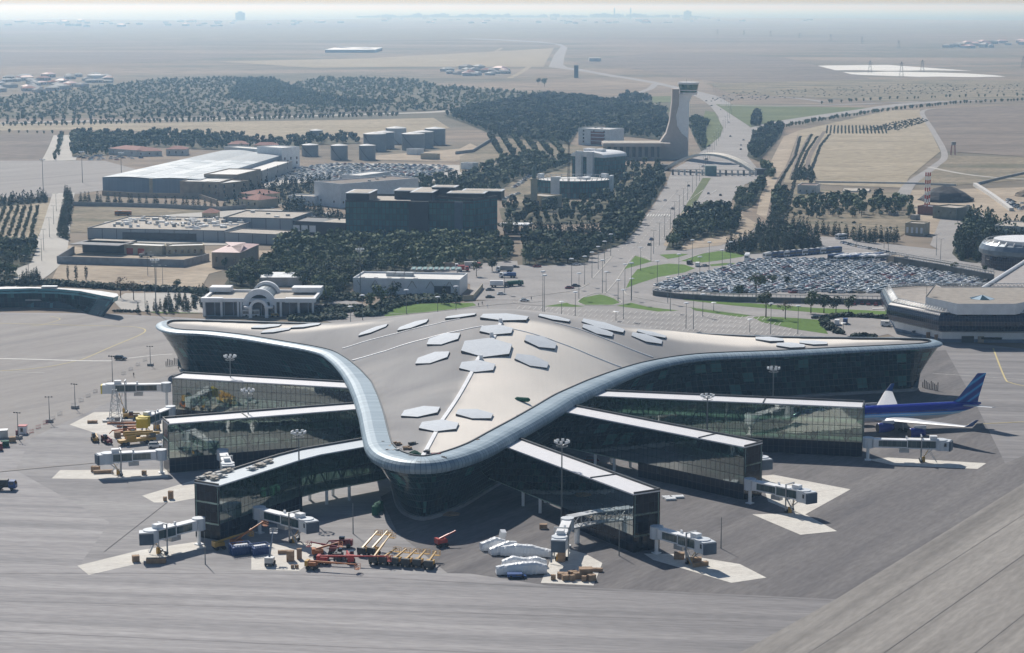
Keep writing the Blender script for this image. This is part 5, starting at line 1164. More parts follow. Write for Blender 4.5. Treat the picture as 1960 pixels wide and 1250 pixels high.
for k, (a, c, L_) in enumerate([(240, 812, 12), (225, 808, 10), (250, 818, 9)]):
    b = MB(); b.bar((-L_ / 2, 0, .35), (L_ / 2, 0, .35), .5); b.bar((-L_ / 2, .8, .3), (L_ / 2, .8, .3), .4); o = b.build('steel_beam', M['orange'] if k != 1 else M['steel']); o.location = (*P(a, c), .1); o.rotation_euler = (0, 0, .05); tag(o, ['longest orange beam pair on the far left pad', 'grey beam pair behind the orange ones', 'shorter orange beam pair under the yellow cab'][k], 'beam')
# lattice tower
x, y = P(221, 808); t = thing('lattice_tower', 'slim steel lattice tower on the far left pad under the high bridge', 'lattice tower', (x, y, 0)); b = MB(); H = 11
for s in ((-1, -1), (1, -1), (1, 1), (-1, 1)):
    b.bar((x + s[0] * 1.9, y + s[1] * 1.9, 0), (x + s[0] * .6, y + s[1] * .6, H), .18)
for k in range(7):
    z0, z1 = H * k / 7, H * (k + 1) / 7; w0, w1 = 1.9 - 1.3 * k / 7, 1.9 - 1.3 * (k + 1) / 7
    for s in ((-1, -1, 1, -1), (1, -1, 1, 1), (1, 1, -1, 1), (-1, 1, -1, -1)): b.bar((x + s[0] * w0, y + s[1] * w0, z0), (x + s[2] * w1, y + s[3] * w1, z1), .1); b.bar((x + s[0] * w1, y + s[1] * w1, z1), (x + s[2] * w1, y + s[3] * w1, z1), .1)
b.build('lattice', M['steel'], t); b = MB(); b.box((x, y, 0), (3, 3, .4)); b.box((x + 1, y - 1.6, 1.0), (1.6, .8, 1.0)); b.build('base', M['greywall'], t)
# blue cages, green drums, small heaps
def cage(px, py, d, mt, label, rz=.3):
    x, y = P(px, py); t = thing('open_container', label, 'container', (0, 0, 0)); b = MB()
    for k in range(8): b.bar((-d[0] / 2 + d[0] * k / 7, -d[1] / 2, 0), (-d[0] / 2 + d[0] * k / 7, -d[1] / 2, d[2]), .14); b.bar((-d[0] / 2 + d[0] * k / 7, d[1] / 2, 0), (-d[0] / 2 + d[0] * k / 7, d[1] / 2, d[2]), .14)
    for z in (.1, d[2] * .5, d[2]):
        b.bar((-d[0] / 2, -d[1] / 2, z), (d[0] / 2, -d[1] / 2, z), .16); b.bar((-d[0] / 2, d[1] / 2, z), (d[0] / 2, d[1] / 2, z), .16); b.bar((-d[0] / 2, -d[1] / 2, z), (-d[0] / 2, d[1] / 2, z), .16); b.bar((d[0] / 2, -d[1] / 2, z), (d[0] / 2, d[1] / 2, z), .16)
    b.build('frame', mt, t); b = MB(); b.box((0, 0, .1), (d[0] - .4, d[1] - .4, d[2] * .72)); b.build('load', mt, t); b = MB(); b.box((.2, 0, .1 + d[2] * .72), (d[0] - 1.4, d[1] - 1.2, .3)); b.build('sacks', M['wrap'], t)
    t.location = (x, y, .08); t.rotation_euler = (0, 0, rz)
cage(497, 1060, (4.6, 3.0, 2.4), M['blue'], 'blue open container with white sacks at the pad corner', .5)
cage(460, 1060, (5.0, 3.2, 2.6), M['blue'], 'blue container standing in the shade of the near left pier', .4)
for k, (a, c) in enumerate([(722, 975), (728, 972), (718, 980)]):
    b = MB(); b.tube((0, 0, 0), (0, 0, 2.4), .9, n=12); b.tube((0, 0, 2.4), (0, 0, 2.8), .9, .3, 12); o = b.build('drum', M['green']); o.location = (*P(a, c + 6), .1); tag(o, ['left green tank leaning group at the foot of the prow', 'rear green tank at the foot of the prow', 'front green tank at the foot of the prow'][k], 'tank', 'green tanks at the foot of the prow')
def heap(px, py, R, h, mt, label, seed, name='heap', cat='heap', z=0.05, zz=0.0, world=None):
    x, y = world or P(px, py, zz); r = random.Random(seed); b = MB(); rg = []
    for k in range(6):
        u = k / 5; rr = R * math.cos(u * 1.5) ** .8; rg.append([(rr * r.uniform(.8, 1.1) * math.cos(a_ * .524), rr * r.uniform(.8, 1.1) * .8 * math.sin(a_ * .524), h * u * r.uniform(.9, 1.05)) for a_ in range(12)])
    b.rings(rg, 0, smooth=False); o = b.build(name, mt); o.location = (x, y, zz + z); return tag(o, label, cat)
# guard hut, pick-ups and other left-hand clutter
x, y = P(44, 830); t = thing('guard_hut', 'small white guard hut with red trim by the left apron barrier', 'hut', (x, y, 0)); b = MB(); b.box((x, y, 0), (2.4, 2.4, 2.6)); b.build('wall', M['white'], t); b = MB(); b.box((x, y, 2.6), (2.8, 2.8, .2)); b.build('roof', M['red'], t); b = MB(); b.box((x - .1, y - 1.22, .8), (.8, .06, 1.3)); b.build('window', M['glassdark'], t)
for k, (a, c, mt, d) in enumerate([(6, 838, M['steel'], (3, 2.5, 2.6)), (24, 846, M['wood'], (2, 2, 1.6)), (10, 855, M['green'], (2.4, 2, 1.8)), (-2, 862, M['maroon'], (2.2, 2, 2.2)), (33, 838, M['maroon'], (.9, .9, 2.4))]):
    crate(a, c, d, ['grey bin at the left picture edge beyond the hut', 'brown pallet box below the guard hut', 'green bin at the left picture edge', 'dark red cabinet cut by the left picture edge', 'narrow dark red cabinet beside the guard hut'][k], mt, name='storage_bin', group='bins at the left picture edge')
for k in range(17):
    if k in (5, 12): continue
    px_, py_ = (60 + k * 13.6, 829 - k * 8.6); b = MB(); b.box((0, 0, 0), (2.2, .08, .15))
    for q in (-1, -.5, 0, .5, 1): b.box((q, 0, .1), (.06, .05, 1.0))
    b.box((0, 0, 1.05), (2.2, .06, .08)); o = b.build('barrier', M['steel'] if k > 2 else M['red']); o.location = (*P(px_, py_), .1); o.rotation_euler = (0, 0, R_(55)); tag(o, 'thin metal crowd barrier standing in the line across the left apron', 'barrier', 'metal barriers across the left apron')
for k in range(8):
    b = MB(); b.box((0, 0, 0), (.26, .3, 1.8 + (k * 7 % 4) * .3)); o = b.build('fence_post', M['darkgrey']); o.location = (*P(318 + k * 3.2, 701 - k * .5), .1); tag(o, 'dark fence panel post in the short row at the foot of the left wing tip', 'fence', 'short fence at the left wing tip')
for k in range(10):
    b = MB(); b.box((0, 0, 0), (.28, .3, 2.0 + (k * 7 % 4) * .35)); o = b.build('fence_post', M['darkgrey']); o.location = (*P(1766 + k * 3.2, 742 + k * .7), .1); tag(o, 'dark fence panel post in the short row at the foot of the right wing tip', 'fence', 'short fence at the right wing tip')
near_car(*P(231, 689), R_(-12), 'black', 'black pickup-like car alone on the open left apron', kind='suv')
near_car(*P(298, 857), R_(5), 'silver', 'silver car parked beside the end of the middle left pier', kind='suv')
truck(*P(10, 938), R_(0), 'dark blue truck at the left picture edge on the near apron', M['blue'], M['darkgrey'], L=6.5, tank=True)
van(*P(730, 935), R_(20), M['darkgrey'], 'dark van under the bent near pier') if False else None
near_car(*P(1180, 1002) if False else P(1132, 884), R_(5), 'red', 'red car in deep shade between the near and middle right piers')
for k, (a, c, d) in enumerate([(1283, 957, (3, 1.8, .5)), (1297, 953, (3.4, 2, .5)), (1275, 953, (2.2, 1.6, .4))]):
    crate(a, c, d, ['white sheet pack left of the middle right pier', 'white sheet pack nearer the middle right pier', 'small white sheet pack behind the other two'][k], M['wrap'], name='sheet_pack', group='white packs on the apron')
heap(1110, 905, 4, 1.2, M['wood'], 'low rubble heap in shade between the right piers', 3); heap(860, 985, 3, .8, M['wood'], 'low rubble strip at the foot of the prow', 4)
for k, (a, c, lb) in enumerate([(1068, 690, ''), (256, 722, '')][1:]):
    pass
# people are a few pixels tall
def person(px, py, label, shirt, trousers, z=.1):
    x, y = P(px, py); me_b = MB(); h = 1.75
    rg = lambda zz, rx, ry, ox=0: [(ox + rx * math.cos(i * .785), ry * math.sin(i * .785), zz) for i in range(8)]
    o_b = MB()
    o_b.rings([rg(.85, .17, .13), rg(1.05, .15, .11), rg(1.38, .21, .13), rg(1.46, .12, .1), rg(1.5, .06, .06), rg(1.56, .07, .08), rg(1.65, .09, .1), rg(1.75, .05, .06)], 0)
    for s in (-1, 1):
        o_b.tube((s * .09, 0, .9), (s * .11, .05 * s, .48), .085, .065, 7); o_b.tube((s * .11, .05 * s, .48), (s * .12, .12 * s, .05), .06, .045, 7); o_b.box((s * .12, .12 * s + .06, 0), (.09, .26, .08))
        o_b.tube((s * .2, 0, 1.4), (s * .27, -.05, 1.12), .05, .042, 6); o_b.tube((s * .27, -.05, 1.12), (s * .25, .08, .86), .04, .03, 6)
    o = o_b.build('person', shirt); o.location = (x, y, z); tag(o, label, 'person'); return o
person(256, 722, 'person in dark clothes walking across the left apron', M['darkgrey'], M['black'])
for k, (a, c) in enumerate([(916, 587), (923, 584), (1017, 575), (933, 590)]): person(a, c, ['person in dark clothes standing nearest the lawn corner', 'person just behind the one at the lawn corner', 'person standing near the pale car on the plaza', 'person in the road right of the lawn corner'][k], M['darkgrey'] if k < 3 else M['white'], M['black'])

# ------------------------------------------------------------------ clutter on the roofs
def roof_item(px, py, label, mb, m, name, cat, rz=0, group='things left on the terminal roof'):
    x, y, z = RP(px, py); o = mb.build(name, m); o.location = (x, y, z + .02); o.rotation_euler = (0, 0, rz); return tag(o, label, cat, group)
def bx(d, n=1, seed=0):
    r = random.Random(seed); b = MB(); b.box((0, 0, 0), d)
    for k in range(n): b.box((r.uniform(-1, 1), r.uniform(-.6, .6), d[2] * .5), (r.uniform(.5, 1.4), r.uniform(.3, .8), r.uniform(.2, .7)), rz=r.uniform(0, 1))
    return b
for k, (a, c, d, m_, lb) in enumerate([(759, 852, (3, 1, .5), 'wood', 'timber bundle farthest back of the roof clutter'), (780, 860, (2.4, 1.2, .7), 'wood', 'timber box left on the roof by the prow'), (762, 866, (1.6, 1.2, .8), 'offwhite', 'pale box at the left of the roof clutter'), (748, 866, (1, .7, .5), 'offwhite', 'small pale box near the rim'),
        (738, 849, (1.8, .5, .3), 'darkgrey', 'dark strip near the left rim'), (792, 851, (2.6, .5, .3), 'darkgrey', 'dark pole bundle right of the timber bundle'), (784, 877, (3.4, 1.6, .6), 'darkgrey', 'dark pipes in front of the green net'), (818, 868, (1.4, 1.2, .9), 'darkgrey', 'dark box just right of the white ridge'),
        (833, 873, (2.0, 1.4, .8), 'maroon', 'reddish box right of the ridge at the prow'), (848, 880, (.8, .8, .9), 'black', 'small black box at the right end of the roof clutter'), (914, 846, (2.2, .8, .4), 'wood', 'timber planks near the right rim of the prow'), (996, 800, (2, .4, .2), 'wood', 'thin plank on the beige roof near the rim'), (748, 858, (1.2, .3, .3), 'wood', 'short plank by the left rim')]):
    roof_item(a, c, lb, bx(d, 3, k), M[m_], 'roof_clutter', 'clutter', rnd.uniform(-.5, .5))
b = MB(); b.box((0, 0, 0), (.1, .1, .1)); h_ = heap(0, 0, 1.9, 1.2, M['green'], 'bundle of green netting on the roof by the prow', 9, 'net_bundle', 'net bundle', world=RP(793, 870)[:2]); h_.location = (*RP(793, 870),)
b = MB(); b.tube((-1.8, 0, .7), (1.8, 0, .7), .7, n=12); b.tube((-2.4, 0, .7), (-1.8, 0, .7), .3, .7, 12); b.tube((1.8, 0, .7), (2.4, 0, .7), .7, .3, 12); roof_item(1000, 769, 'lone dark green cylinder lying on the beige roof', b, M['green'], 'green_cylinder', 'cylinder', -.35)
for k, (a, c, s_) in enumerate([(690, 668, .8), (694, 720, .6)]):
    pass
def pier_packs(spots, z, lab):
    for k, (a, c) in enumerate(spots):
        x, y = P(a, c, z); b = MB(); r = random.Random(k + 77)
        for j in range(5): b.box((r.uniform(-.8, .8), r.uniform(-.5, .5), j * .16), (r.uniform(1.2, 2.4), r.uniform(.9, 1.6), r.uniform(.2, .34)), rz=r.uniform(-.3, .3))
        o = b.build('insulation_pack', M['beigeroof'] if k % 3 else M['offwhite']); o.location = (x, y, z + .03); o.rotation_euler = (0, 0, .9 + r.uniform(-.2, .2)); tag(o, lab, 'pack', 'packs on the near left pier roof' if a < 470 else 'packs amid the near left pier roof')
pier_packs([(388, 917), (396, 911), (406, 915), (416, 908), (412, 919), (428, 906), (424, 914), (437, 903)], 14.7, 'pale insulation pack in the jumble at the outer end of the bent pier roof')
pier_packs([(484, 899), (492, 893), (500, 893), (508, 887), (516, 886)], 14.7, 'pale insulation pack in the small stack midway along the bent pier roof')
# ------------------------------------------------------------------ other buildings
def wall_line(name, pts, h, th, m, label, cat='wall', world=False, cap=None):
    q = pts if world else PP(pts); b = MB(); L, Rr = strip_pts(q, th)
    for i in range(len(q) - 1): b.prism([Rr[i], Rr[i + 1], L[i + 1], L[i]], 0, h, 0, uvs=False, bottom=False)
    o = b.build(name, m); return tag(o, label, cat)
def box_building(label, near, depth, h, wallm, roofm, name='building', cat='building', parapet=.6, windows=None, rz=None, base=0.0, inset=.4, units=0, group=None, seed=1):
    """near = the two front ground corners in the picture; the building goes 'depth' metres back"""
    a, c = P(*near[0]), P(*near[1]); d = Vector((c[0] - a[0], c[1] - a[1])); L = d.length; ux = d / L; uy = Vector((-ux.y, ux.x))
    if uy.y < 0: uy = -uy
    q = [a, c, (c[0] + uy.x * depth, c[1] + uy.y * depth), (a[0] + uy.x * depth, a[1] + uy.y * depth)]
    t = thing(name, label, cat, ((a[0] + c[0]) / 2, (a[1] + c[1]) / 2, 0), 0, group)
    b = MB(); b.prism(q, 0, h, 0, uvs=True, top=False, bottom=False); b.build('wall', wallm, t)
    def loc(u, v): return (a[0] + ux.x * u + uy.x * v, a[1] + ux.y * u + uy.y * v)
    b = MB(); b.prism([loc(.35, .35), loc(L - .35, .35), loc(L - .35, depth - .35), loc(.35, depth - .35)], h - .7, h - .05, 0, uvs=False)
    b.build('roof', roofm, t)
    if parapet:
        b = MB()
        for (u0, v0, u1, v1) in ((0, 0, L, .4), (0, depth - .4, L, depth), (0, .4, .4, depth - .4), (L - .4, .4, L, depth - .4)): b.prism([loc(u0 - .05, v0 - .05), loc(u1 + .05, v0 - .05), loc(u1 + .05, v1 + .05), loc(u0 - .05, v1 + .05)], h + .002, h + parapet, 0, uvs=False)
        b.build('parapet', wallm if not isinstance(wallm, list) else wallm[0], t)
    rz_ = math.atan2(ux.y, ux.x)
    if windows:
        n, z0, wh, ww, wm_, rows, dz, sides = windows
        for r in range(rows):
            for k in range(n):
                u = L * (k + .5) / n; p = loc(u, -.04); b = MB(); b.box((p[0], p[1], z0 + r * dz), (ww, .12, wh), rz=rz_); b.build('window', wm_, t)
            if sides:
                for k in range(sides):
                    v = depth * (k + .5) / sides; p = loc(L + .04, v); b = MB(); b.box((p[0], p[1], z0 + r * dz), (.12, ww, wh), rz=rz_); b.build('window', wm_, t)
    r_ = random.Random(seed)
    for k in range(units):
        p = loc(r_.uniform(2, L - 2), r_.uniform(1.5, depth - 1.5)); b = MB(); b.box((p[0], p[1], h - .05), (r_.uniform(1.2, 3), r_.uniform(1, 2), r_.uniform(.8, 1.8)), rz=rz_); b.build('roof_unit', M['steel'], t)
    t['_dims'] = L; del t['_dims']
    return t, loc, L, rz_
def gable(label, near, depth, h, rise, wallm, roofm, name='house', cat='house', windows=4, group=None):
    a, c = P(*near[0]), P(*near[1]); d = Vector((c[0] - a[0], c[1] - a[1])); L = d.length; ux = d / L; uy = Vector((-ux.y, ux.x)); uy = uy if uy.y > 0 else -uy
    def loc(u, v, z): return (a[0] + ux.x * u + uy.x * v, a[1] + ux.y * u + uy.y * v, z)
    t = thing(name, label, cat, (a[0], a[1], 0), 0, group); b = MB(); b.prism([loc(0, 0, 0)[:2], loc(L, 0, 0)[:2], loc(L, depth, 0)[:2], loc(0, depth, 0)[:2]], 0, h, 0, uvs=False, top=False, bottom=False); b.build('wall', wallm, t)
    o = .5; r1, r2 = loc(depth * .35, depth / 2, h + rise), loc(L - depth * .35, depth / 2, h + rise); A, B, Cc, D = loc(-o, -o, h), loc(L + o, -o, h), loc(L + o, depth + o, h), loc(-o, depth + o, h)
    b = MB(); b.face([A, B, r2, r1]); b.face([Cc, D, r1, r2]); b.face([B, Cc, r2]); b.face([D, A, r1]); b.face([D, Cc, B, A]); b.build('roof', roofm, t)
    for k in range(windows): p = loc(L * (k + .5) / windows, -.03, 0); b = MB(); b.box((p[0], p[1], h * .35), (1.2, .1, h * .35), rz=math.atan2(ux.y, ux.x)); b.build('window', M['glassdark'], t)
    return t

metalwall = glass_mat('ribbed_blue_wall', [(0.19, 0.25, 0.33), (0.22, 0.28, 0.36)], (0.15, 0.20, 0.27), 1.2, 50, 0.15, 0, rough=.5, ior=1.4)
panelwall = glass_mat('grey_panel_wall', [(0.30, 0.33, 0.36), (0.33, 0.36, 0.39)], (0.14, 0.15, 0.17), 9, 50, 0.5, 0, rough=.6, ior=1.4)
officeglass = glass_mat('office_glass', [(0.018, 0.07, 0.085), (0.05, 0.16, 0.165)], (0.012, 0.02, 0.03), 2.2, 3.6, 0.4, 0.45, rough=.12, ior=1.5, bright=(0.05, 0.15, 0.15), frac=.15)
darkstone = mat('dark_cladding', (0.02, 0.023, 0.032), 0.5, var=.15)
whitewall = mat('white_wall', (0.68, 0.71, 0.74), 0.8, var=.08)

# --- long hangar with two-tone sheet roof
a1, a2 = (196, 371), (382, 375)
tz = 12.0
t, loc, L, rz_ = box_building('long blue-grey hangar with ribbed walls and shiny white roof sheets', (a1, a2), 10, tz, metalwall, M['lightroof'], 'hangar', 'hangar', parapet=0)
# the hangar is deep: rebuild its plan from its own roof corners
for c_ in list(t.children): bpy.data.objects.remove(c_)
q = [P(196, 339, tz), P(383, 344, tz), P(560, 291, tz), P(425, 288, tz)]
b = MB(); b.prism(q, 0, tz, 0, top=False, bottom=False); b.build('wall', metalwall, t)
shiny = glass_mat('roof_sheet_bright', [(0.27, 0.33, 0.37), (0.55, 0.60, 0.63)], (0.22, 0.27, 0.31), 8, 4, 0.6, 0.0, rough=.6, ior=1.5)
def qloc(u, v): return lerp(lerp(q[0], q[1], u), lerp(q[3], q[2], u), v)
for k, (u0, u1) in enumerate(((.0, .5), (.5, 1))):      # two shallow vaults
    b = MB(); n = 8
    for i in range(n):
        for j in range(10):
            f = lambda i_, j_: (*qloc(u0 + (u1 - u0) * i_ / n, j_ / 10), tz + .8 * math.sin(math.pi * i_ / n))
            b.face([f(i, j), f(i + 1, j), f(i + 1, j + 1), f(i, j + 1)], 0 if j < 6 else 1, [(i * 3, j * 12), (i * 3 + 3, j * 12), (i * 3 + 3, j * 12 + 12), (i * 3, j * 12 + 12)], True)
    b.build('roof_vault', [shiny, mat('hangar_far_roof_%d' % k, (.30, .34, .37), .7)], t)
b = MB(); c0, c1 = qloc(.5, 0), qloc(.52, 0); b.box((c0[0], c0[1] - .3, 0), (2.5, .8, tz)); b.build('door_post', M['cream'], t)
# annexe in brown stone along its right flank
for k, (n0, n1, dep, h, m_, lb) in enumerate([((383, 379), (420, 382), 30, 11, 'tan', 'brown stone annexe at the near right corner of the hangar'), ((421, 380), (452, 371), 30, 11.5, 'tan', 'lower brown annexe with dark windows beside the hangar'), ((455, 372), (500, 360), 26, 14, 'tan', 'tall brown stair block beside the hangar'),
        ((502, 350), (560, 330), 24, 9, 'greywall', 'long grey wing with window strips behind the brown annexe'), ((540, 325), (574, 322), 30, 18, 'white', 'white tower block at the far end of the hangar'), ((430, 312), (500, 318), 16, 14, 'lightroof', 'white penthouse block on the far right edge of the hangar')]):
    box_building(lb, (n0, n1), dep, h, M[m_], M['lightroof'], windows=(3, 4, 2.2, 1.6, M['glassdark'], 2, 4, 3), name='annexe', cat='annexe')
wall_line('compound_wall', [(196, 374), (260, 378), (380, 380), (416, 392)], 3.5, .6, M['tan'], 'tan boundary wall in front of the hangar')
wall_line('compound_wall', [(140, 394), (300, 398), (420, 404), (470, 400)], 3, .6, M['greywall'], 'grey boundary wall between the hangar and the rough ground')

# --- flat depot with a roof crowded with ducts
t, loc, L, rz_ = box_building('long low pale depot whose roof is crowded with ducts and coolers', ((168, 458), (430, 464)), 70, 6.5, panelwall, M['beigeroof'], 'depot', 'depot', parapet=.5)
r_ = random.Random(5)
for k in range(95):
    p = loc(r_.uniform(8, L - 3), r_.triangular(2, 68, 50)); b = MB(); kind = r_.random()
    if kind < .45: b.box((p[0], p[1], 6.4), (r_.uniform(1.5, 5), r_.uniform(1, 2.5), r_.uniform(.8, 2.0)), rz=rz_)
    elif kind < .8: b.bar((p[0], p[1], 7.2), (p[0] + r_.uniform(-6, 6), p[1] + r_.uniform(-5, 5), 7.2), r_.uniform(.6, 1.1))
    else: b.tube((p[0], p[1], 6.4), (p[0], p[1], 8.2), r_.uniform(.7, 1.4), n=8)
    b.build('roof_duct', M['white'] if r_.random() < .5 else (M['steel'] if r_.random() < .6 else M['greywall']), t)
b = MB(); p = loc(45, -.1); b.box((p[0], p[1], .2), (46, .4, 4.6), rz=rz_); b.build('loading_dock', M['darkgrey'], t)
box_building('higher flat block with beige roof behind the depot', ((428, 445), (560, 448)), 42, 9, panelwall, M['beigeroof'], 'depot_block', 'depot', units=4)
t, loc, L, rz_ = box_building('low end bay of the depot with a beige roof', ((430, 465), (545, 470)), 22, 6, panelwall, M['beigeroof'], 'depot_bay', 'depot', parapet=.4)
t, loc, L, rz_ = box_building('dark link building with three white loading doors beside the dark office block', ((548, 447), (664, 452)), 26, 7.5, darkstone, M['darkgrey'], 'link_building', 'building', parapet=.5)
for k in range(3): p = loc(7 + k * 5.4, -.1); b = MB(); b.box((p[0], p[1], 1.5), (4.2, .3, 4.0), rz=rz_); b.build('loading_door', M['white'], t)
b = MB(); p = loc(L * .78, 12); b.box((p[0], p[1], 7.6), (L * .4, 20, .2), rz=rz_); b.build('roof_deck', M['beigeroof'], t)
# --- walled yard with open shed
wall_line('yard_wall', [(110, 505), (352, 512), (400, 500)], 4.2, .6, mat('blue_grey_wall', (.26, .28, .31), .9), 'long blue-grey wall round the yard with the armoured vehicle', 'wall')
wall_line('yard_wall', [(110, 505), (142, 485)], 4.2, .6, M['greywall'], 'short left return of the yard wall', 'wall')
t, loc, L, rz_ = box_building('flat-roofed open shed with dark bays in the walled yard', ((158, 483), (238, 486)), 16, 6, M['darkgrey'], M['beigeroof'], 'open_shed', 'shed', parapet=0)
b = MB(); p = loc(L / 2, -1); b.box((p[0], p[1], 5.6), (L + 4, 19, .35), rz=rz_); b.build('canopy', M['greywall'], t)
t, loc, L, rz_ = box_building('low cream workshop with red doors in the walled yard', ((238, 487), (310, 490)), 12, 5, M['cream'], M['lightroof'], 'workshop', 'workshop')
for k in (.15, .45): p = loc(L * k, -.06); b = MB(); b.box((p[0], p[1], .1), (4, .15, 3.6), rz=rz_); b.build('door', M['red'], t)
box_building('second low cream workshop with small windows right of the first', ((318, 490), (392, 488)), 12, 5, M['cream'], M['lightroof'], 'workshop', 'workshop', windows=(6, 1.4, 1.8, 1.3, M['glassdark'], 1, 0, 0))
t = handler(280, 493, R_(5), M['greywall'], 'grey armoured-looking vehicle in the walled yard', 'vehicle', L=8, name='heavy_vehicle')
# --- pink-roofed hall
gable('brown hall with a pale pink hipped roof at the edge of the pine grove', ((406, 513), (459, 514)), 38, 8.5, 3.2, M['tan'], M['pinkroof'], 'hall', 'hall', windows=3)
# --- red-roofed houses
for k, (n0, n1, dp, h, lb) in enumerate([((208, 296), (262, 300), 26, 6, 'white shed with shallow red roof and dark doorways by the left runway road'), ((262, 300), (310, 299), 20, 5, 'lower white and red-roofed extension of that shed'), ((318, 298), (356, 298), 18, 6, 'pinkish red-roofed house right of the white shed'), ((436, 290), (475, 290), 20, 7, 'white house with red roof behind the hangar'),
        ((458, 397), (494, 400), 20, 6, 'cream house with hipped red roof before the hangar annexe'), ((497, 392), (536, 388), 20, 7, 'second cream house with red roof behind the first'), ((387, 424), (415, 424), 14, 5.5, 'small cream house on the rough ground above the depot'), ((486, 288), (530, 288), 14, 5, 'long low red roof behind the hangar')]):
    gable(lb, (n0, n1), dp, h, 2.6, M['offwhite'] if k < 4 else M['cream'], M['redroof'], windows=3, group='red-roofed houses')
# --- white slab office behind the pines
box_building('white slab office block with brown flat roof left of the dark glass block', ((602, 392), (652, 398)), 70, 16, whitewall, mat('brown_felt', (.2, .17, .15), .9), 'slab_office', 'office', windows=(2, 3, 1.5, 1.2, M['glassdark'], 1, 3, 14), units=3)
box_building('second white slab office block standing behind the first', ((655, 372), (690, 374)), 40, 14, whitewall, M['lightroof'], 'slab_office', 'office', windows=(3, 3, 1.5, 1.2, M['glassdark'], 2, 4, 9))
box_building('low white annexe with flat roof left of the slab office', ((552, 392), (603, 394)), 14, 6, whitewall, M['beigeroof'], 'annexe', 'annexe')
# --- dark glass office block with stepped roof
t, loc, L, rz_ = box_building('broad dark blue-green glass office block with roof pavilions behind the pine grove', ((662, 455), (905, 459)), 42, 21.5, officeglass, M['beigeroof'], 'glass_office', 'office', parapet=1.2)
for u, v, w_, d, h, nm in ((0, 2, 14, 24, 5, 'corner_block'), (.33, 22, 24, 18, 5, 'pavilion'), (.50, 6, 13, 34, 5.5, 'stair_block'), (.62, 26, 14, 14, 7, 'pavilion'), (.78, 10, 22, 16, 5, 'pavilion'), (.86, 26, 24, 14, 5, 'pavilion')):
    p = loc(u * L + w_ / 2, v + d / 2); b = MB(); b.box((p[0], p[1], 21.4), (w_, d, h), rz=rz_); o = b.build(nm, darkstone, t); b = MB(); b.box((p[0], p[1], 21.4 + h), (w_ + 1, d + 1, .4), rz=rz_); b.build('roof_slab', M['steel'], o)
    b = MB(); b.box((p[0], p[1], 21.8 + h), (w_ - 2.5, d - 2.5, .1), rz=rz_); b.build('roof_deck', M['beigeroof'], o)
for u, w_ in ((.50, 12), (.86, 5)): p = loc(u * L + w_ / 2, -.6); b = MB(); b.box((p[0], p[1], 0), (w_, 1.6, 22.5), rz=rz_); b.build('pilaster', darkstone if u < .8 else mat('grey_blue_panel', (.08, .11, .16), .4), t)
t, loc, L, rz_ = box_building('narrow right end of the dark glass block, set back', ((906, 459), (952, 452)), 30, 23, officeglass, M['beigeroof'], 'glass_office_wing', 'office', parapet=1.5)
# canopy right of it
x, y = P(985, 447); t = thing('canopy', 'white entrance canopy on dark legs right of the dark glass block', 'canopy', (x, y, 0)); b = MB(); b.prism([(x - 10, y - 5), (x + 8, y - 5), (x + 11, y + 6), (x - 8, y + 6)], 5.5, 6.1, 0, uvs=False); b.build('roof', M['white'], t)
for s in (-6, 6): b = MB(); b.box((x + s, y, 0), (1.2, 1.2, 5.5)); b.build('leg', M['darkgrey'], t)

# --- white colonnaded pavilion in the left middle
t, loc, L, rz_ = box_building('white classical pavilion with arched porch and barrel vault, glass between white columns', ((393, 605), (598, 606)), 26, 7.2, glass_mat('pavilion_glass', [(.006, .015, .03), (.015, .03, .05)], (.30, .34, .40), 4.2, 30, .35, 0, ior=1.5), M['beigeroof'], 'pavilion', 'pavilion', parapet=0)
b = MB()
for (u0, v0, u1, v1) in ((-1.2, -1.2, L + 1.2, 0), (-1.2, 26, L + 1.2, 27.2), (-1.2, 0, 0, 26), (L, 0, L + 1.2, 26)): b.prism([loc(u0, v0), loc(u1, v0), loc(u1, v1), loc(u0, v1)], 6.6, 8.2, 0, uvs=False)
b.build('cornice', M['white'], t)
for k, (u0, u1) in enumerate(((-1.6, 8), (L - 12, L + 1.6))): b = MB(); b.prism([loc(u0, -1.7), loc(u1, -1.7), loc(u1, 2), loc(u0, 2)], 6.5, 8.4, 0, uvs=False); b.build('corner_cornice', M['white'], t); b = MB(); b.prism([loc(u0, 20), loc(u1, 20), loc(u1, 27.6), loc(u0, 27.6)], 8.0, 10.2, 0, uvs=False); b.build('attic', M['white'], t)
for u in (-.4, 7.5, 15, L - 14, L - 6, L + .4, L * .34, L * .66): p = loc(u, -.7); b = MB(); b.box((p[0], p[1], 0), (.9, .9, 6.6)); b.build('column', M['white'], t)
def arch_band(b, cx, cy, r0, r1, y0, y1, z0, n=14, m=0):
    for i in range(n):
        a, c = math.pi * i / n, math.pi * (i + 1) / n
        f = lambda r, th, yy: (cx + r * math.cos(th), yy, z0 + r * math.sin(th))
        for yy in (y0, y1): b.face([f(r0, a, yy), f(r1, a, yy), f(r1, c, yy), f(r0, c, yy)] if yy == y0 else [f(r0, c, yy), f(r1, c, yy), f(r1, a, yy), f(r0, a, yy)], m)
        b.face([f(r1, a, y0), f(r1, a, y1), f(r1, c, y1), f(r1, c, y0)], m); b.face([f(r0, c, y0), f(r0, c, y1), f(r0, a, y1), f(r0, a, y0)], m)
pc = loc(L * .51, 0); b = MB(); arch_band(b, pc[0], 0, 4.8, 7.4, pc[1] - 1.6, pc[1] + .2, 5.2); b.build('large_arch', M['white'], t)
b = MB(); arch_band(b, pc[0], 0, 2.9, 4.2, pc[1] - 5, pc[1] - 2, 4.2); b.build('porch_arch', M['white'], t); b = MB(); 
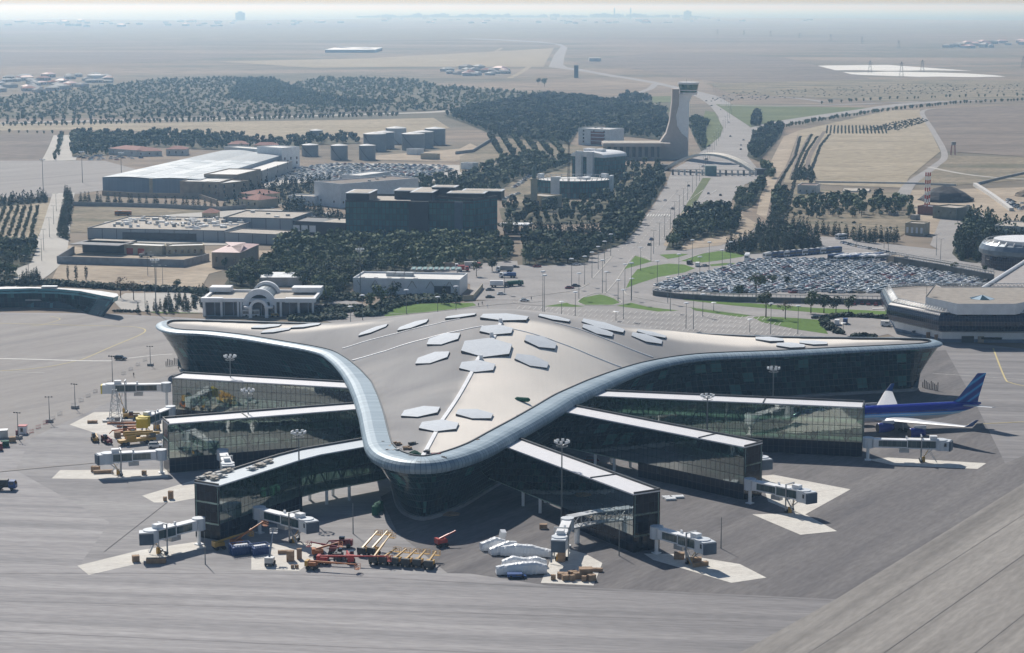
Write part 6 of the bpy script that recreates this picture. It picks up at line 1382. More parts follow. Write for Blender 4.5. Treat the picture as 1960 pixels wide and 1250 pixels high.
for s in (-1, 1): b = MB(); b.box((pc[0] + s * 3.6, pc[1] - 4.2, 0), (1.4, 1.4, 4.6)); b.box((pc[0] + s * 4.6, pc[1] - 3.9, 4.4), (3.6, 3.4, .8)); b.build('porch_column', M['white'], t)
b = MB()
for i in range(12):
    a, c = math.pi * i / 12, math.pi * (i + 1) / 12; f = lambda th, yy: (pc[0] + 5.2 * math.cos(th), yy, 5.6 + 5.0 * math.sin(th)); b.face([f(a, pc[1]), f(a, pc[1] + 26), f(c, pc[1] + 26), f(c, pc[1])], 0, None, True)
b.build('barrel_vault', mat('vault_metal', (.24, .27, .29), .45, .3), t)
b = MB(); arch_band(b, pc[0], 0, 5.3, 6.6, pc[1] + 24, pc[1] + 26.5, 5.8); b.build('rear_arch', M['white'], t)
gable('pale low canopy roof behind the white pavilion', ((496, 548), (578, 548)), 16, 4.5, 1.6, M['steel'], mat('pale_blue_sheet', (.5, .55, .58), .5), 'canopy_hall', 'canopy', windows=0)
bus(*P(481, 606), R_(2), M['white'], 'white minibus parked under the arched porch of the pavilion', 'buses by the pavilion', L=7.5)
van(*P(527, 606), R_(0), M['yellow'], 'small tan utility cart right of the pavilion porch', L=3.5, H=1.5, name='utility_cart', cat='cart')

# --- low glass terminal at the far left
t = thing('glass_terminal', 'low boat-shaped teal glass terminal at the left picture edge with pale curved roof', 'terminal', (*P(60, 600), 0))
bz = 9.0; eav = [P(x_, y_, bz) for x_, y_ in ((-220, 556), (-60, 555), (0, 553.5), (60, 552), (110, 553.5), (150, 557), (190, 565), (216, 569.5), (225, 566), (222, 562), (190, 557), (150, 553.5), (100, 551.0))] + [P(60, 549.5, bz), P(-220, 550, bz)]
ev = [Vector((p[0], p[1], 0)) for p in eav]; cen = sum(ev, Vector()) / len(ev); foot = [cen + (p - cen) * 1.0 + Vector((-(6 if p.x > -190 else 0) if k_ > 4 and p.x > -215 else 0, 2.5 if k_ < 8 else -3, 0)) for k_, p in enumerate(ev)]
b = MB(); n = len(ev); u = 0
for i in range(n):
    j = (i + 1) % n; l_ = (ev[j] - ev[i]).length
    b.face([(foot[i].x, foot[i].y, 0), (foot[j].x, foot[j].y, 0), (ev[j].x, ev[j].y, bz - .9), (ev[i].x, ev[i].y, bz - .9)], 0, [(u, 0), (u + l_, 0), (u + l_, bz), (u, bz)]); u += l_
b.build('glass_wall', glass_mat('left_terminal_glass', [(.006, .02, .03), (.014, .05, .055)], (.01, .03, .035), 1.6, 2.6, .1, .12, ior=1.6, bright=(.05, .16, .17), frac=.08), t)
b = MB()
for i in range(n):
    j = (i + 1) % n; A, B = ev[i], ev[j]; o1 = (A - cen).normalized() * .5; o2 = (B - cen).normalized() * .5
    b.face([(A.x, A.y, bz - 2.2), (B.x, B.y, bz - 2.2), (B.x + o2.x, B.y + o2.y, bz), (A.x + o1.x, A.y + o1.y, bz)], 0, None, True)
b.build('eaves_band', mat('teal_band', (.10, .26, .30), .25, .3), t)
b = MB(); b.face([(p.x + (p - cen).normalized().x * .6, p.y + (p - cen).normalized().y * .6, bz + .05) for p in ev]); b.build('roof', mat('left_roof', (.55, .56, .56), .5), t)
b = MB(); p = P(95, 551.5, bz); b.box((p[0], p[1], bz), (7, 3, 1)); b.build('roof_unit', M['steel'], t)
b = MB(); p = P(75, 588); b.box((p[0], p[1] - .5, 3.2), (12, 1.2, .5)); b.build('door_canopy', M['steel'], t)

# --- long white plant building behind the lawn
t, loc, L, rz_ = box_building('long low white plant building with dark diagonal stripes and three roof boxes', ((676, 562), (880, 566)), 24, 7.0, whitewall, M['lightroof'], 'plant_building', 'plant building', parapet=.8)
b = MB()
for k in range(11):
    p0, p1 = loc(4 + k * L / 11.5, -.08), loc(4 + k * L / 11.5 + (2.2 if k % 2 else -2.0), -.08); b.bar((*p0, 3.2), (*p1, 6.6), .28)
b.build('diagonal_stripes', M['greywall'], t)
for k in range(3): p = loc(L * .30 + k * 4.6, 15); b = MB(); b.box((p[0], p[1], 6.9), (4.2, 3, 2), rz=rz_); b.build('roof_unit', M['steel'], t)
for k in range(5): p = loc(4 + k * 6.5, 4); b = MB(); b.box((p[0], p[1], 6.9), (2, 1.4, .7), rz=rz_); b.build('roof_vent', M['greywall'], t)
p = loc(L * .84, -.1); b = MB(); b.box((p[0], p[1], .1), (8, .3, 4.4), rz=rz_); b.build('doorway', M['darkgrey'], t)
x, y = P(835, 527); t = thing('cooling_array', 'flat rows of round blue-green fans on a frame behind the plant building', 'cooling units', (x, y, 0)); b = MB(); b.box((x, y, 3.0), (26, 9, .5)); b.build('frame', M['greywall'], t)
for i in range(9):
    for j in range(3): b = MB(); b.tube((x - 11.5 + i * 2.9, y - 3 + j * 3, 3.5), (x - 11.5 + i * 2.9, y - 3 + j * 3, 3.9), 1.1, n=12); b.build('fan', mat('fan_teal', (.25, .42, .42), .5, var=0) if 'fan_teal' not in bpy.data.materials else bpy.data.materials['fan_teal'], t)
for s in (-1, 1): b = MB(); b.box((x + s * 11, y, 0), (.6, 7, 3)); b.build('support', M['steel'], t)
wall_line('boundary_fence', [(886, 576), (905, 575), (918, 560), (924, 552)], 2.6, .3, M['cream'], 'pale yard fence beside the parked cars', 'fence')

# --- storage tanks
tankm = mat('tank_steel', (.22, .25, .28), .6, var=.06); tankw = mat('tank_white', (.5, .54, .57), .6, var=.06); trf = mat('tank_roof', (.5, .52, .53), .6)
for k, (cx, yb, dia, yt, m_) in enumerate([(716, 290, 44, 257, tankm), (790, 289, 44, 257, tankm), (757, 276, 40, 246, tankw), (832, 278, 40, 247, tankm), (735, 285, 38, 254, tankm), (810, 284, 38, 253, tankm), (648, 307, 33, 279, tankm), (702, 307, 32, 279, tankm), (592, 300, 32, 278, tankm), (604, 264, 26, 250, tankm)]):
    x, y = P(cx, yb); s_ = scl(cx, yb); r = dia / 2 / s_; y += r; h = hgt(cx, yb, yt)
    t = thing('storage_tank', ['front grey tank of the left-hand tank group', 'front grey tank of the right-hand tank group', 'white tank behind the left-hand group', 'rearmost grey tank of the right-hand group', 'half hidden tank between the front left and white ones', 'half hidden tank behind the front right one', 'small grey tank left of the small pair', 'small grey tank right of the small pair', 'small tank beside the white end of the hangar', 'pale small tank farthest left behind trees'][k], 'storage tank', (x, y, 0), 0, 'fuel tanks')
    b = MB(); b.tube((x, y, 0), (x, y, h), r, n=32, caps=False); b.build('shell', m_, t)
    b = MB(); b.tube((x, y, h), (x, y, h + r * .16), r + .2, .3, 32, caps=True); b.build('roof', trf, t)
    b = MB(); pts = [(x + (r + .35) * math.cos(a_), y + (r + .35) * math.sin(a_), z_) for a_, z_ in [(math.pi * (1.15 + .45 * i / 10), h * (1 - i / 10) + .1) for i in range(11)]]
    for i in range(10): b.bar(pts[i], pts[i + 1], .5, t2=.35)
    b.build('spiral_stair', M['darkgrey'], t)
box_building('small pale hut among the tanks, left', ((778, 296), (800, 297)), 10, 5, whitewall, M['lightroof'], 'pump_house', 'hut'); box_building('small cream hut right of the tanks', ((805, 305), (834, 306)), 9, 4.5, M['cream'], M['lightroof'], 'pump_house', 'hut')
box_building('small white kiosk at the far side of the distant car park', ((882, 324), (905, 325)), 10, 5, M['white'], M['lightroof'], 'kiosk', 'kiosk')
wall_line('wall', [(872, 296), (905, 292), (940, 270)], 3, .6, M['greywall'], 'grey wall running off right of the tank farm')

# --- office with brick panel, round white-ended block, domed white block, minaret
t, loc, L, rz_ = box_building('white four-storey office with a red brick centre, left of the control tower', ((1107, 277), (1166, 280)), 26, 16, whitewall, M['lightroof'], 'brick_office', 'office', windows=(3, 2.5, 2, 1.6, M['glassdark'], 4, 3.5, 0), units=2)
p = loc(L * .62, -.3); b = MB(); b.box((p[0], p[1], 1), (L * .42, .5, 13), rz=rz_); b.build('brick_panel', mat('brick', (.22, .09, .07), .9), t)
for k in range(3): b = MB(); b.box((p[0], p[1] - .3, 4.5 + k * 3.6), (L * .42, .3, .5), rz=rz_); b.build('band', whitewall, t)
t, loc, L, rz_ = box_building('dark glass block with two white pylons and a rounded white roof', ((1095, 340), (1155, 344)), 30, 19, officeglass, M['white'], 'domed_office', 'office', parapet=0)
b = MB()
for i in range(10):
    a, c = math.pi * i / 10, math.pi * (i + 1) / 10
    f = lambda th, v: (*loc(L / 2 - (L / 2 + .8) * math.cos(th) * (1 if True else 1), v), 17.5 + 4.2 * math.sin(th) ** .6)
    b.face([f(a, -1), f(c, -1), f(c, 31), f(a, 31)], 0, None, True)
b.face([(*loc(L / 2 - (L / 2 + .8) * math.cos(math.pi * i / 10), -1), 17.5 + 4.2 * math.sin(math.pi * i / 10) ** .6) for i in range(11)]); b.build('rounded_roof', M['white'], t)
for u in (.26, .62): p = loc(L * u, -1.4); b = MB(); b.box((p[0], p[1], 0), (6, 2.6, 22), rz=rz_); b.build('pylon', whitewall, t); p = loc(L * u, 12); b = MB(); b.box((p[0], p[1], 21), (7, 6, 2.4), rz=rz_); b.build('roof_unit', M['white'], t)
# round building: fan of glass wall with white fins
cx, cy = P(1100, 380); cy += 20; t = thing('round_office', 'curved dark glass office with a ring of white roof brackets and white fin walls', 'office', (cx, cy, 0))
ringp = [(cx + 27 * math.cos(a_), cy + 20 * math.sin(a_)) for a_ in [i * math.pi / 20 for i in range(40)]]
b = MB(); b.prism(ringp, 0, 12.5, 0, top=False, bottom=False); b.build('wall', officeglass, t); b = MB(); b.prism([(cx + (x_ - cx) * .96, cy + (y_ - cy) * .96) for x_, y_ in ringp], 11.6, 12.3, 0, uvs=False); b.build('roof', M['lightroof'], t)
b = MB()
for i in range(40): b.bar((*ringp[i], 12.4), (cx + (ringp[i][0] - cx) * 1.04, cy + (ringp[i][1] - cy) * 1.04, 14.4), .35); b.bar((*ringp[i], 14.2), (*ringp[(i + 1) % 40], 14.2), .3)
b.build('roof_bracket_ring', M['steel'], t)
for a_ in (-2.1, -.25, .6, 2.6): b = MB(); p = (cx + 28 * math.cos(a_), cy + 21 * math.sin(a_)); b.box((p[0], p[1], 0), (6.5, 2.2, 15.5), rz=a_ + 1.57 if abs(a_ + 2.1) > .1 else 0); b.build('fin_wall', whitewall, t)
for k in range(6): p = (cx + rnd.uniform(-14, 14), cy + rnd.uniform(-8, 8)); b = MB(); b.box((p[0], p[1], 12.2), (rnd.uniform(3, 8), 3, 1.6), rz=rnd.uniform(0, 1)); b.build('roof_unit', M['white'], t)
x, y = P(1022, 400); t = thing('minaret', 'pale stone minaret rising from a small mosque before the curved office', 'minaret', (x, y, 0)); b = MB(); b.box((x, y, 0), (4.6, 4.6, 20)); b.build('shaft', M['cream'], t); b = MB(); b.tube((x, y, 20), (x, y, 21), 3.2, n=8); b.build('balcony', M['cream'], t); b = MB(); b.tube((x, y, 21), (x, y, 27), 1.6, n=10); b.tube((x, y, 27), (x, y, 30), 1.8, .1, 10); b.build('turret', mat('green_grey', (.14, .2, .18), .7), t)
t, loc, L, rz_ = box_building('small cream mosque hall with arched bays at the foot of the minaret', ((1003, 396), (1046, 400)), 16, 8, M['cream'], M['beigeroof'], 'mosque_hall', 'mosque', windows=(4, 1, 4, 1.8, M['glassdark'], 1, 0, 0))
# lattice radio mast
x, y = P(1088, 385); t = thing('radio_mast', 'thin dark lattice radio mast standing before the curved office', 'radio mast', (x, y, 0)); b = MB()
for s in ((-1, -1), (1, -1), (0, 1)): b.bar((x + s[0] * .9, y + s[1] * .9, 0), (x + s[0] * .4, y + s[1] * .4, 42), .22)
for k in range(20): b.bar((x - .8, y - .8, k * 2.1), (x + .8, y - .8, k * 2.1 + 2.1), .12); b.bar((x + .8, y - .8, k * 2.1), (x, y + .8, k * 2.1 + 2.1), .12)
b.build('lattice', M['darkgrey'], t)

# --- control tower: sweeping concrete fin, shaft and cab over a long flat base
bx_, by_ = P(1297, 303); s_ = scl(1297, 303); t = thing('control_tower', 'tall control tower with a sweeping stone fin, pale shaft and green glass cab', 'control tower', (bx_, by_, 0))
def W(px, py): return ((px - 1297) / s_ + bx_, hgt(1297, 303, py))
stone = mat('tower_stone', (.46, .41, .38), .85, var=.06); shaftm = mat('tower_shaft', (.86, .88, .90), .8, var=.05)
fin = [W(*p) for p in ((1218, 303), (1246, 285), (1263, 270), (1274, 254), (1280, 232), (1284, 195), (1284.5, 170), (1297, 170), (1297, 200), (1292, 220), (1294, 240), (1303, 255), (1314, 263), (1316, 275), (1316, 303))]
def slab(b, prof, y0, y1, m=0):
    q = prof[::-1] if area(prof) < 0 else prof
    b.face([(x_, y0, z_) for x_, z_ in q], m); b.face([(x_, y1, z_) for x_, z_ in q[::-1]], m)
    for i in range(len(q)): j = (i + 1) % len(q); b.face([(q[j][0], y0, q[j][1]), (q[i][0], y0, q[i][1]), (q[i][0], y1, q[i][1]), (q[j][0], y1, q[j][1])], m)
b = MB(); slab(b, fin, by_ - 6, by_ + 6); b.build('fin', stone, t)
sh = [W(*p) for p in ((1292, 300), (1292, 215), (1297, 180), (1334, 176), (1322, 183), (1317, 195), (1316, 303))]
b = MB(); slab(b, sh, by_ - 4.5, by_ + 7); b.build('shaft', shaftm, t)
cxx = W(1316, 200)[0]; z0 = hgt(1297, 303, 178); z1 = hgt(1297, 303, 158); rr = 20 / s_
b = MB(); b.tube((cxx, by_, z0 - 1.5), (cxx, by_, z0 + .6), rr * .8, rr * .86, 24); b.tube((cxx, by_, z0 + 2.2), (cxx, by_, z0 + 3.0), rr * .88, rr * .9, 24); cabo = b.build('cab', M['white'], t)
b = MB(); b.tube((cxx, by_, z0 + .6), (cxx, by_, z0 + 2.2), rr * .8, rr * .84, 24); b.tube((cxx, by_, z0 + 3.0), (cxx, by_, z1 - 1.4), rr * .86, rr * .97, 24); b.build('cab_window', mat('cab_glass', (.03, .11, .09), .1, spec=.9), cabo)
b = MB(); b.tube((cxx, by_, z1 - 1.4), (cxx, by_, z1 + .4), rr, rr, 24); b.build('cab_roof', M['white'], cabo)
b = MB()
for k, a_ in enumerate((0.4, 2.2, 4.0)): b.bar((cxx + math.cos(a_) * 3, by_ + math.sin(a_) * 3, z1), (cxx + math.cos(a_) * 3, by_ + math.sin(a_) * 3, z1 + 3.5), .15)
b.build('aerial', M['steel'], cabo)
t, loc, L, rz_ = box_building('long low stone base building of the control tower with a row of piers', ((1157, 306), (1262, 306)), 30, 13, glass_mat('base_piers', [(.03, .035, .045), (.04, .045, .06)], (.26, .23, .21), 5.6, 30, 2.6, 0, rough=.4, ior=1.4), M['beigeroof'], 'low_office', 'building', parapet=0)
b = MB(); b.prism([loc(-1.5, -2.5), loc(L + 10, -2.5), loc(L + 8, 31), loc(-1.5, 31)], 12.0, 15.0, 0, uvs=False); b.build('roof_slab', stone, t); b = MB(); b.prism([loc(-.5, 0), loc(L + 4, 0), loc(L + 2, 29), loc(-.5, 29)], 15.0, 15.3, 0, uvs=False); b.build('roof_deck', M['beigeroof'], t)
# --- arch over the road and the toll line
aL, aR = P(1269, 326), P(1456, 334); t = thing('arch', 'wide pale shallow arch spanning the highway before the control tower', 'arch', (*lerp(aL, aR, .5), 0))
hA = hgt(1362, 330, 293); b = MB(); n = 36; dx, dy = aR[0] - aL[0], aR[1] - aL[1]; l_ = math.hypot(dx, dy); nx, ny = -dy / l_, dx / l_; rings_ = []
for i in range(n + 1):
    u = i / n; z = hA * (1 - (2 * u - 1) ** 2); th = 1.6 + .9 * abs(2 * u - 1); wd = 8 - 2 * abs(2 * u - 1); x_, y_ = aL[0] + dx * u, aL[1] + dy * u
    rings_.append([(x_ - nx * wd, y_ - ny * wd, z - th), (x_ + nx * wd, y_ + ny * wd, z - th), (x_ + nx * wd * .9, y_ + ny * wd * .9, z), (x_ - nx * wd * .9, y_ - ny * wd * .9, z)])
b.rings(rings_, 0, smooth=False); b.build('arch_span', mat('arch_concrete', (.70, .66, .58), .8), t)
for p in (aL, aR): b = MB(); b.box((p[0], p[1], 0), (9, 12, 5)); b.build('abutment', M['darkgrey'], t)
x0_, x1_ = P(1282, 335), P(1452, 337); t = thing('toll_line', 'low dark canopy line of toll booths across the highway under the arch', 'toll booths', (*lerp(x0_, x1_, .5), 0)); b = MB(); b.bar((*x0_, 4.6), (*x1_, 4.6), .5, t2=.28); b.build('canopy', M['darkgrey'], t)
for k in range(15): p = lerp(x0_, x1_, (k + .5) / 15); b = MB(); b.box((p[0], p[1], 0), (1.4, 3, 4.4)); b.build('booth', M['steel'] if k % 3 else M['darkgrey'], t)
p = P(1360, 336); b = MB(); b.box((p[0], p[1], 0), (9, 8, 8)); b.build('control_booth', mat('teal_panel', (.10, .18, .18), .5), t)

# --- polygonal old terminal on the right
Z1 = 15.5
t = thing('polygonal_terminal', 'white polygonal terminal with dark curved glass band and octagonal glass rooflight at the right edge', 'terminal', (*P(1850, 650), 0))
base = [P(1708, 636, .3), P(1722, 641, .3), P(1800, 655, .3), P(1970, 655, .3), P(2120, 650, .3), P(2120, 600, .3), P(1830, 600, .3), P(1712, 618, .3)]
foot_ = [P(1714, 634), P(1802, 655), P(1930, 656), P(2130, 656)]; back_ = [(foot_[3][0], foot_[3][1] + 75), (foot_[1][0] + 5, foot_[1][1] + 75), (foot_[0][0] + 4, foot_[0][1] + 40)]
fp = foot_ + back_; cen = Vector((sum(p[0] for p in fp) / len(fp), sum(p[1] for p in fp) / len(fp)))
def grow(q, d): return [tuple(Vector(p) + (Vector(p) - cen).normalized() * d) for p in q]
b = MB(); b.prism(fp, 0, 4.6, 0, uvs=False, bottom=False); b.build('base_wall', M['white'], t)
b = MB(); b.prism(grow(fp, .12), 0, 1.4, 0, uvs=False, bottom=False); b.build('plinth', mat('blue_plinth', (.16, .2, .27), .7), t)
gb = glass_mat('band_glass', [(.006, .012, .03), (.015, .02, .045)], (.05, .055, .07), 1.3, 1.5, .12, .12, ior=1.6, rough=.15)
prof_ = [(1.0, 4.4), (3.0, 5.2), (4.2, 7.5), (4.3, 9.5), (3.6, 11.6), (2.0, 12.8)]
def band(b, prof, m=0, sm=True):
    n = len(fp)
    for k in range(len(prof) - 1):
        A, B = grow(fp, prof[k][0]), grow(fp, prof[k + 1][0]); u = 0
        for i in range(n):
            j = (i + 1) % n; l_ = math.hypot(A[j][0] - A[i][0], A[j][1] - A[i][1])
            b.face([(*A[i], prof[k][1]), (*A[j], prof[k][1]), (*B[j], prof[k + 1][1]), (*B[i], prof[k + 1][1])], m, [(u, prof[k][1]), (u + l_, prof[k][1]), (u + l_, prof[k + 1][1]), (u, prof[k + 1][1])]); u += l_
b = MB(); band(b, prof_); b.build('glass_band', gb, t)
b = MB(); n = len(fp); A, B = grow(fp, 2.2), grow(fp, -.5)
for i in range(n):
    j = (i + 1) % n; k_ = max(2, int(math.hypot(A[j][0] - A[i][0], A[j][1] - A[i][1]) / 1.8))
    for k in range(k_): a_, c_ = lerp(A[i], A[j], k / k_), lerp(B[i], B[j], k / k_); b.bar((*a_, 12.7), (*c_, 14.2), .18); a2 = lerp(A[i], A[j], (k + 1) / k_); b.bar((*c_, 14.2), (*a2, 12.7), .14)
    b.bar((*A[i], 12.8), (*A[j], 12.8), .3); b.bar((*B[i], 14.2), (*B[j], 14.2), .3)
b.build('truss_rail', M['steel'], t)
b = MB(); b.prism(grow(fp, 1.5), 12.2, 12.6, 0, uvs=False); b.build('lower_roof', mat('lower_roof_felt', (.33, .30, .27), .95), t)
up = [P(1771, 586, 13), P(1832, 600, 13), P(1943, 600, 13), P(1990, 590, 13), P(2060, 575, 13), (P(2060, 575, 13)[0], P(1943, 600, 13)[1] + 50), (P(1832, 600, 13)[0] + 4, P(1832, 600, 13)[1] + 50), (P(1771, 586, 13)[0] + 12, P(1771, 586, 13)[1] + 38)]
b = MB(); b.prism(up, 12.5, 17.0, 0, uvs=False, top=False); b.build('upper_wall', M['white'], t); cu = Vector((sum(p[0] for p in up) / len(up), sum(p[1] for p in up) / len(up)))
b = MB(); b.prism([tuple(cu + (Vector(p) - cu) * .985) for p in up], 16.0, 16.7, 0, uvs=False); b.build('upper_roof', mat('roof_gravel', (.31, .28, .245), .95), t)
b = MB(); p = P(1880, 570, 17); q = [(p[0] + 5.3 * math.cos(i * math.pi / 4 + .39), p[1] + 5.3 * math.sin(i * math.pi / 4 + .39)) for i in range(8)]
for i in range(8): b.face([(*q[i], 16.8), (*q[(i + 1) % 8], 16.8), (p[0], p[1], 18.2)], 0 if i % 2 else 1)
b.build('rooflight', [M['glassteal'], mat('pale_blue_pane', (.5, .62, .7), .2, var=0)], t)
for k, (px_, w_, h_, m_) in enumerate([(1779, 3, 3, 'wood'), (1794, 2.6, 2.8, 'wood'), (1852, 5, 2.6, 'darkgrey'), (1877, 2.4, 2.6, 'tan'), (1751, 2.6, .8, 'glassdark'), (1888, 4.5, .8, 'glassdark'), (1907, 4.5, .8, 'glassdark')]):
    p = P(px_, np.interp(px_, [1714, 1802, 1930], [634, 655, 656.5])); b = MB(); b.box((p[0], p[1] - .15, 1.5 if m_ == 'glassdark' else .1), (w_, .5, h_), rz=.3 if px_ < 1800 else 0); b.build('window' if m_ == 'glassdark' else 'door', M[m_], t)
# link roof with white beams, and the second round end behind it
t = thing('terminal_link', 'sloping grey roofs with thick white edge beams joining the old terminal buildings', 'terminal link', (*P(1920, 560), 0))
b = MB(); zL = 13; b.prism([P(1877, 556, zL), P(1960, 502, zL), P(2060, 440, zL), P(2100, 560, zL), P(1946, 558, zL)], 8, zL, 0, uvs=False); b.build('roof', mat('link_roof', (.33, .31, .30), .8), t)
b = MB(); b.tube((*P(1874, 556, 13.5), 13.5), (*P(1990, 482, 13.5), 13.5), .9, n=10); b.build('edge_beam', M['white'], t); b = MB(); b.tube((*P(1944, 561, 13.5), 13.5), (*P(1990, 537, 13.5), 13.5), .9, n=10); b.build('edge_beam', M['white'], t)
cx, cy = P(1990, 520); cy += 20; t = thing('round_terminal_end', 'rounded dark glass terminal end with bright white roof at the right edge', 'terminal', (cx, cy, 0)); rg_ = [(cx + 27 * math.cos(i * math.pi / 16), cy + 24 * math.sin(i * math.pi / 16)) for i in range(32)]
def sc_(q, k): return [(cx + (x_ - cx) * k, cy + (y_ - cy) * k) for x_, y_ in q]
b = MB(); b.prism(sc_(rg_, .95), 0, 7, 0, bottom=False, top=False); b.build('lower_glass', gb, t)
b = MB(); P_ = [(.95, 7), (1.0, 8), (1.0, 10), (.95, 12.5), (.88, 13.6)]
for k in range(4):
    A, B = sc_(rg_, P_[k][0]), sc_(rg_, P_[k + 1][0])
    for i in range(32): j = (i + 1) % 32; b.face([(*A[i], P_[k][1]), (*A[j], P_[k][1]), (*B[j], P_[k + 1][1]), (*B[i], P_[k + 1][1])], 0, None, True)
b.build('rounded_band', mat('band_metal', (.2, .24, .28), .35, .4), t)
b = MB(); b.prism(sc_(rg_, .9), 12.6, 13.2, 0, uvs=False); b.build('roof', M['greywall'], t); b = MB(); b.prism(sc_(rg_, .72), 13.2, 15.0, 0, uvs=False); b.build('roof_block', M['white'], t)
b = MB()
for i in range(32): b.bar((*sc_(rg_, .93)[i], 13.2), (*sc_(rg_, .86)[i], 14.6), .3); b.bar((*sc_(rg_, .86)[i], 14.6), (*sc_(rg_, .86)[(i + 1) % 32], 14.6), .25)
b.build('truss_rail', M['steel'], t)
# --- elevated ramp walls with pale railings round the car park
def railing(label, pts, h, wallh, n=None):
    q = resample(PP(pts), 2.2, False); t = thing('parapet_railing', label, 'railing', (q[0][0], q[0][1], 0)); b = MB(); L, Rr = strip_pts(q, .5)
    for i in range(len(q) - 1): b.prism([Rr[i], Rr[i + 1], L[i + 1], L[i]], 0, wallh, 0, uvs=False, bottom=False)
    b.build('wall', mat('ramp_wall', (.14, .14, .13), .9) if 'ramp_wall' not in bpy.data.materials else bpy.data.materials['ramp_wall'], t); b = MB()
    for i, p in enumerate(q): b.bar((*p, wallh), (*p, wallh + h), .25)
    for i in range(len(q) - 1): b.bar((*q[i], wallh + h), (*q[i + 1], wallh + h), .35); b.bar((*q[i], wallh + .15), (*q[i + 1], wallh + .15), .3)
    b.build('balusters', M['offwhite'], t)
railing('pale railing above the ramp wall along the front of the big car park', [(1250, 566), (1300, 572), (1400, 578), (1500, 580), (1620, 582), (1716, 584)], 1.5, 2.4)
railing('pale railing on the retaining wall behind the car park at right', [(1697, 503), (1740, 511), (1800, 521), (1850, 531), (1902, 541)], 1.5, 4.0)
railing('pale railing of the side road above the car park rows', [(1716, 489), (1760, 497), (1830, 509), (1902, 522)], 1.2, .6)
# --- chimneys, sheds and huts right of the highway
for k, (px_, yb) in enumerate([(1770, 409), (1774, 411), (1778, 408)]):
    x, y = P(px_, yb); h = hgt(px_, yb, 330); t = thing('striped_chimney', ['left red and white banded chimney of the three', 'middle red and white banded chimney of the three', 'right red and white banded chimney of the three'][k], 'chimney', (x, y, 0), 0, 'three banded chimneys'); b = MB(); n = 11
    for i in range(n): b.tube((x, y, h * i / n), (x, y, h * (i + 1) / n), .45, n=12, m=i % 2, caps=(i == n - 1))
    b.build('stack', [M['red'], M['white']], t); b = MB(); b.box((x, y, 0), (2, 2, .6)); b.build('base', M['greywall'], t)
box_building('green-grey shed right of the banded chimneys', ((1785, 418), (1830, 422)), 18, 7.5, mat('green_grey_wall', (.18, .19, .16), .8), M['beigeroof'], 'shed', 'shed', windows=(2, 4, 1.4, 1.4, M['glassdark'], 1, 0, 0))
box_building('low red brick boiler house at the foot of the chimneys', ((1756, 411), (1784, 413)), 12, 5.5, M['redroof'], mat('blue_sheet', (.35, .4, .45), .5), 'boiler_house', 'shed')
box_building('small cream gatehouse with tall windows by the side road', ((1732, 450), (1768, 452)), 12, 7, M['cream'], M['beigeroof'], 'gatehouse', 'gatehouse', windows=(4, 1.5, 3.5, 1.4, M['white'], 1, 0, 0))
box_building('pale wide hall among conifers at the right edge', ((1903, 462), (2010, 468)), 30, 9, M['offwhite'], M['beigeroof'], 'hall', 'hall')
box_building('farmhouse-like white building beside the furrowed field', ((1526, 371), (1562, 372)), 20, 6, M['offwhite'], mat('brown_roof', (.2, .15, .13), .9), 'farm_building', 'building', windows=(3, 1.5, 1.6, 1.5, M['glassdark'], 1, 0, 0))
box_building('flat pale platform of roofs above the orchard', ((1612, 368), (1664, 369)), 22, 1.2, M['offwhite'], M['beigeroof'], 'platform', 'platform', parapet=0)
box_building('small hut below the chimneys, left', ((1700, 413), (1712, 414)), 5, 3, M['greywall'], M['greywall'], 'hut', 'hut', parapet=0); box_building('small hut below the chimneys, right', ((1742, 421), (1752, 422)), 5, 3.4, M['greywall'], M['greywall'], 'hut', 'hut', parapet=0)
box_building('brown shed inside the packed car park', ((1700, 505), (1728, 507)), 8, 4.2, M['tan'], M['tan'], 'shed', 'shed', parapet=0)
heap(1810, 385, 21, 11, mat('dark_gravel', (.05, .05, .055), .95, var=.25), 'big dark gravel heap right of the chimneys', 12, 'gravel_heap', 'gravel heap'); heap(1965, 376, 10, 5, mat('dirt_brown', (.2, .16, .12), .95), 'brown earth heap at the right edge', 13, 'earth_heap', 'heap')
wall_line('pipe_wall', [(1866, 356), (1900, 378), (1936, 405)], 2.5, 3, M['offwhite'], 'pale straight conveyor or pipe wall crossing the dirt ground at right'); wall_line('boundary_wall', [(1870, 354), (1920, 342), (1975, 330)], 2, 1.2, M['greywall'], 'thin grey wall at the right edge beyond the heap'); wall_line('boundary_wall', [(1560, 350), (1640, 351), (1760, 353), (1830, 356)], 1.5, .8, M['offwhite'], 'thin pale wall along the lower edge of the big straw field')
x, y = P(1824, 297); t = thing('watch_tower', 'small thin steel tower standing in the open field at right', 'tower', (x, y, 0)); b = MB(); 
for s in ((-1, -1), (1, -1), (1, 1), (-1, 1)): b.bar((x + s[0] * 2, y + s[1] * 2, 0), (x + s[0] * 1.4, y + s[1] * 1.4, 10), .4)
b.build('legs', M['maroon'], t); b = MB(); b.box((x, y, 9.5), (4, 4, 3)); b.build('cabin', M['greywall'], t)
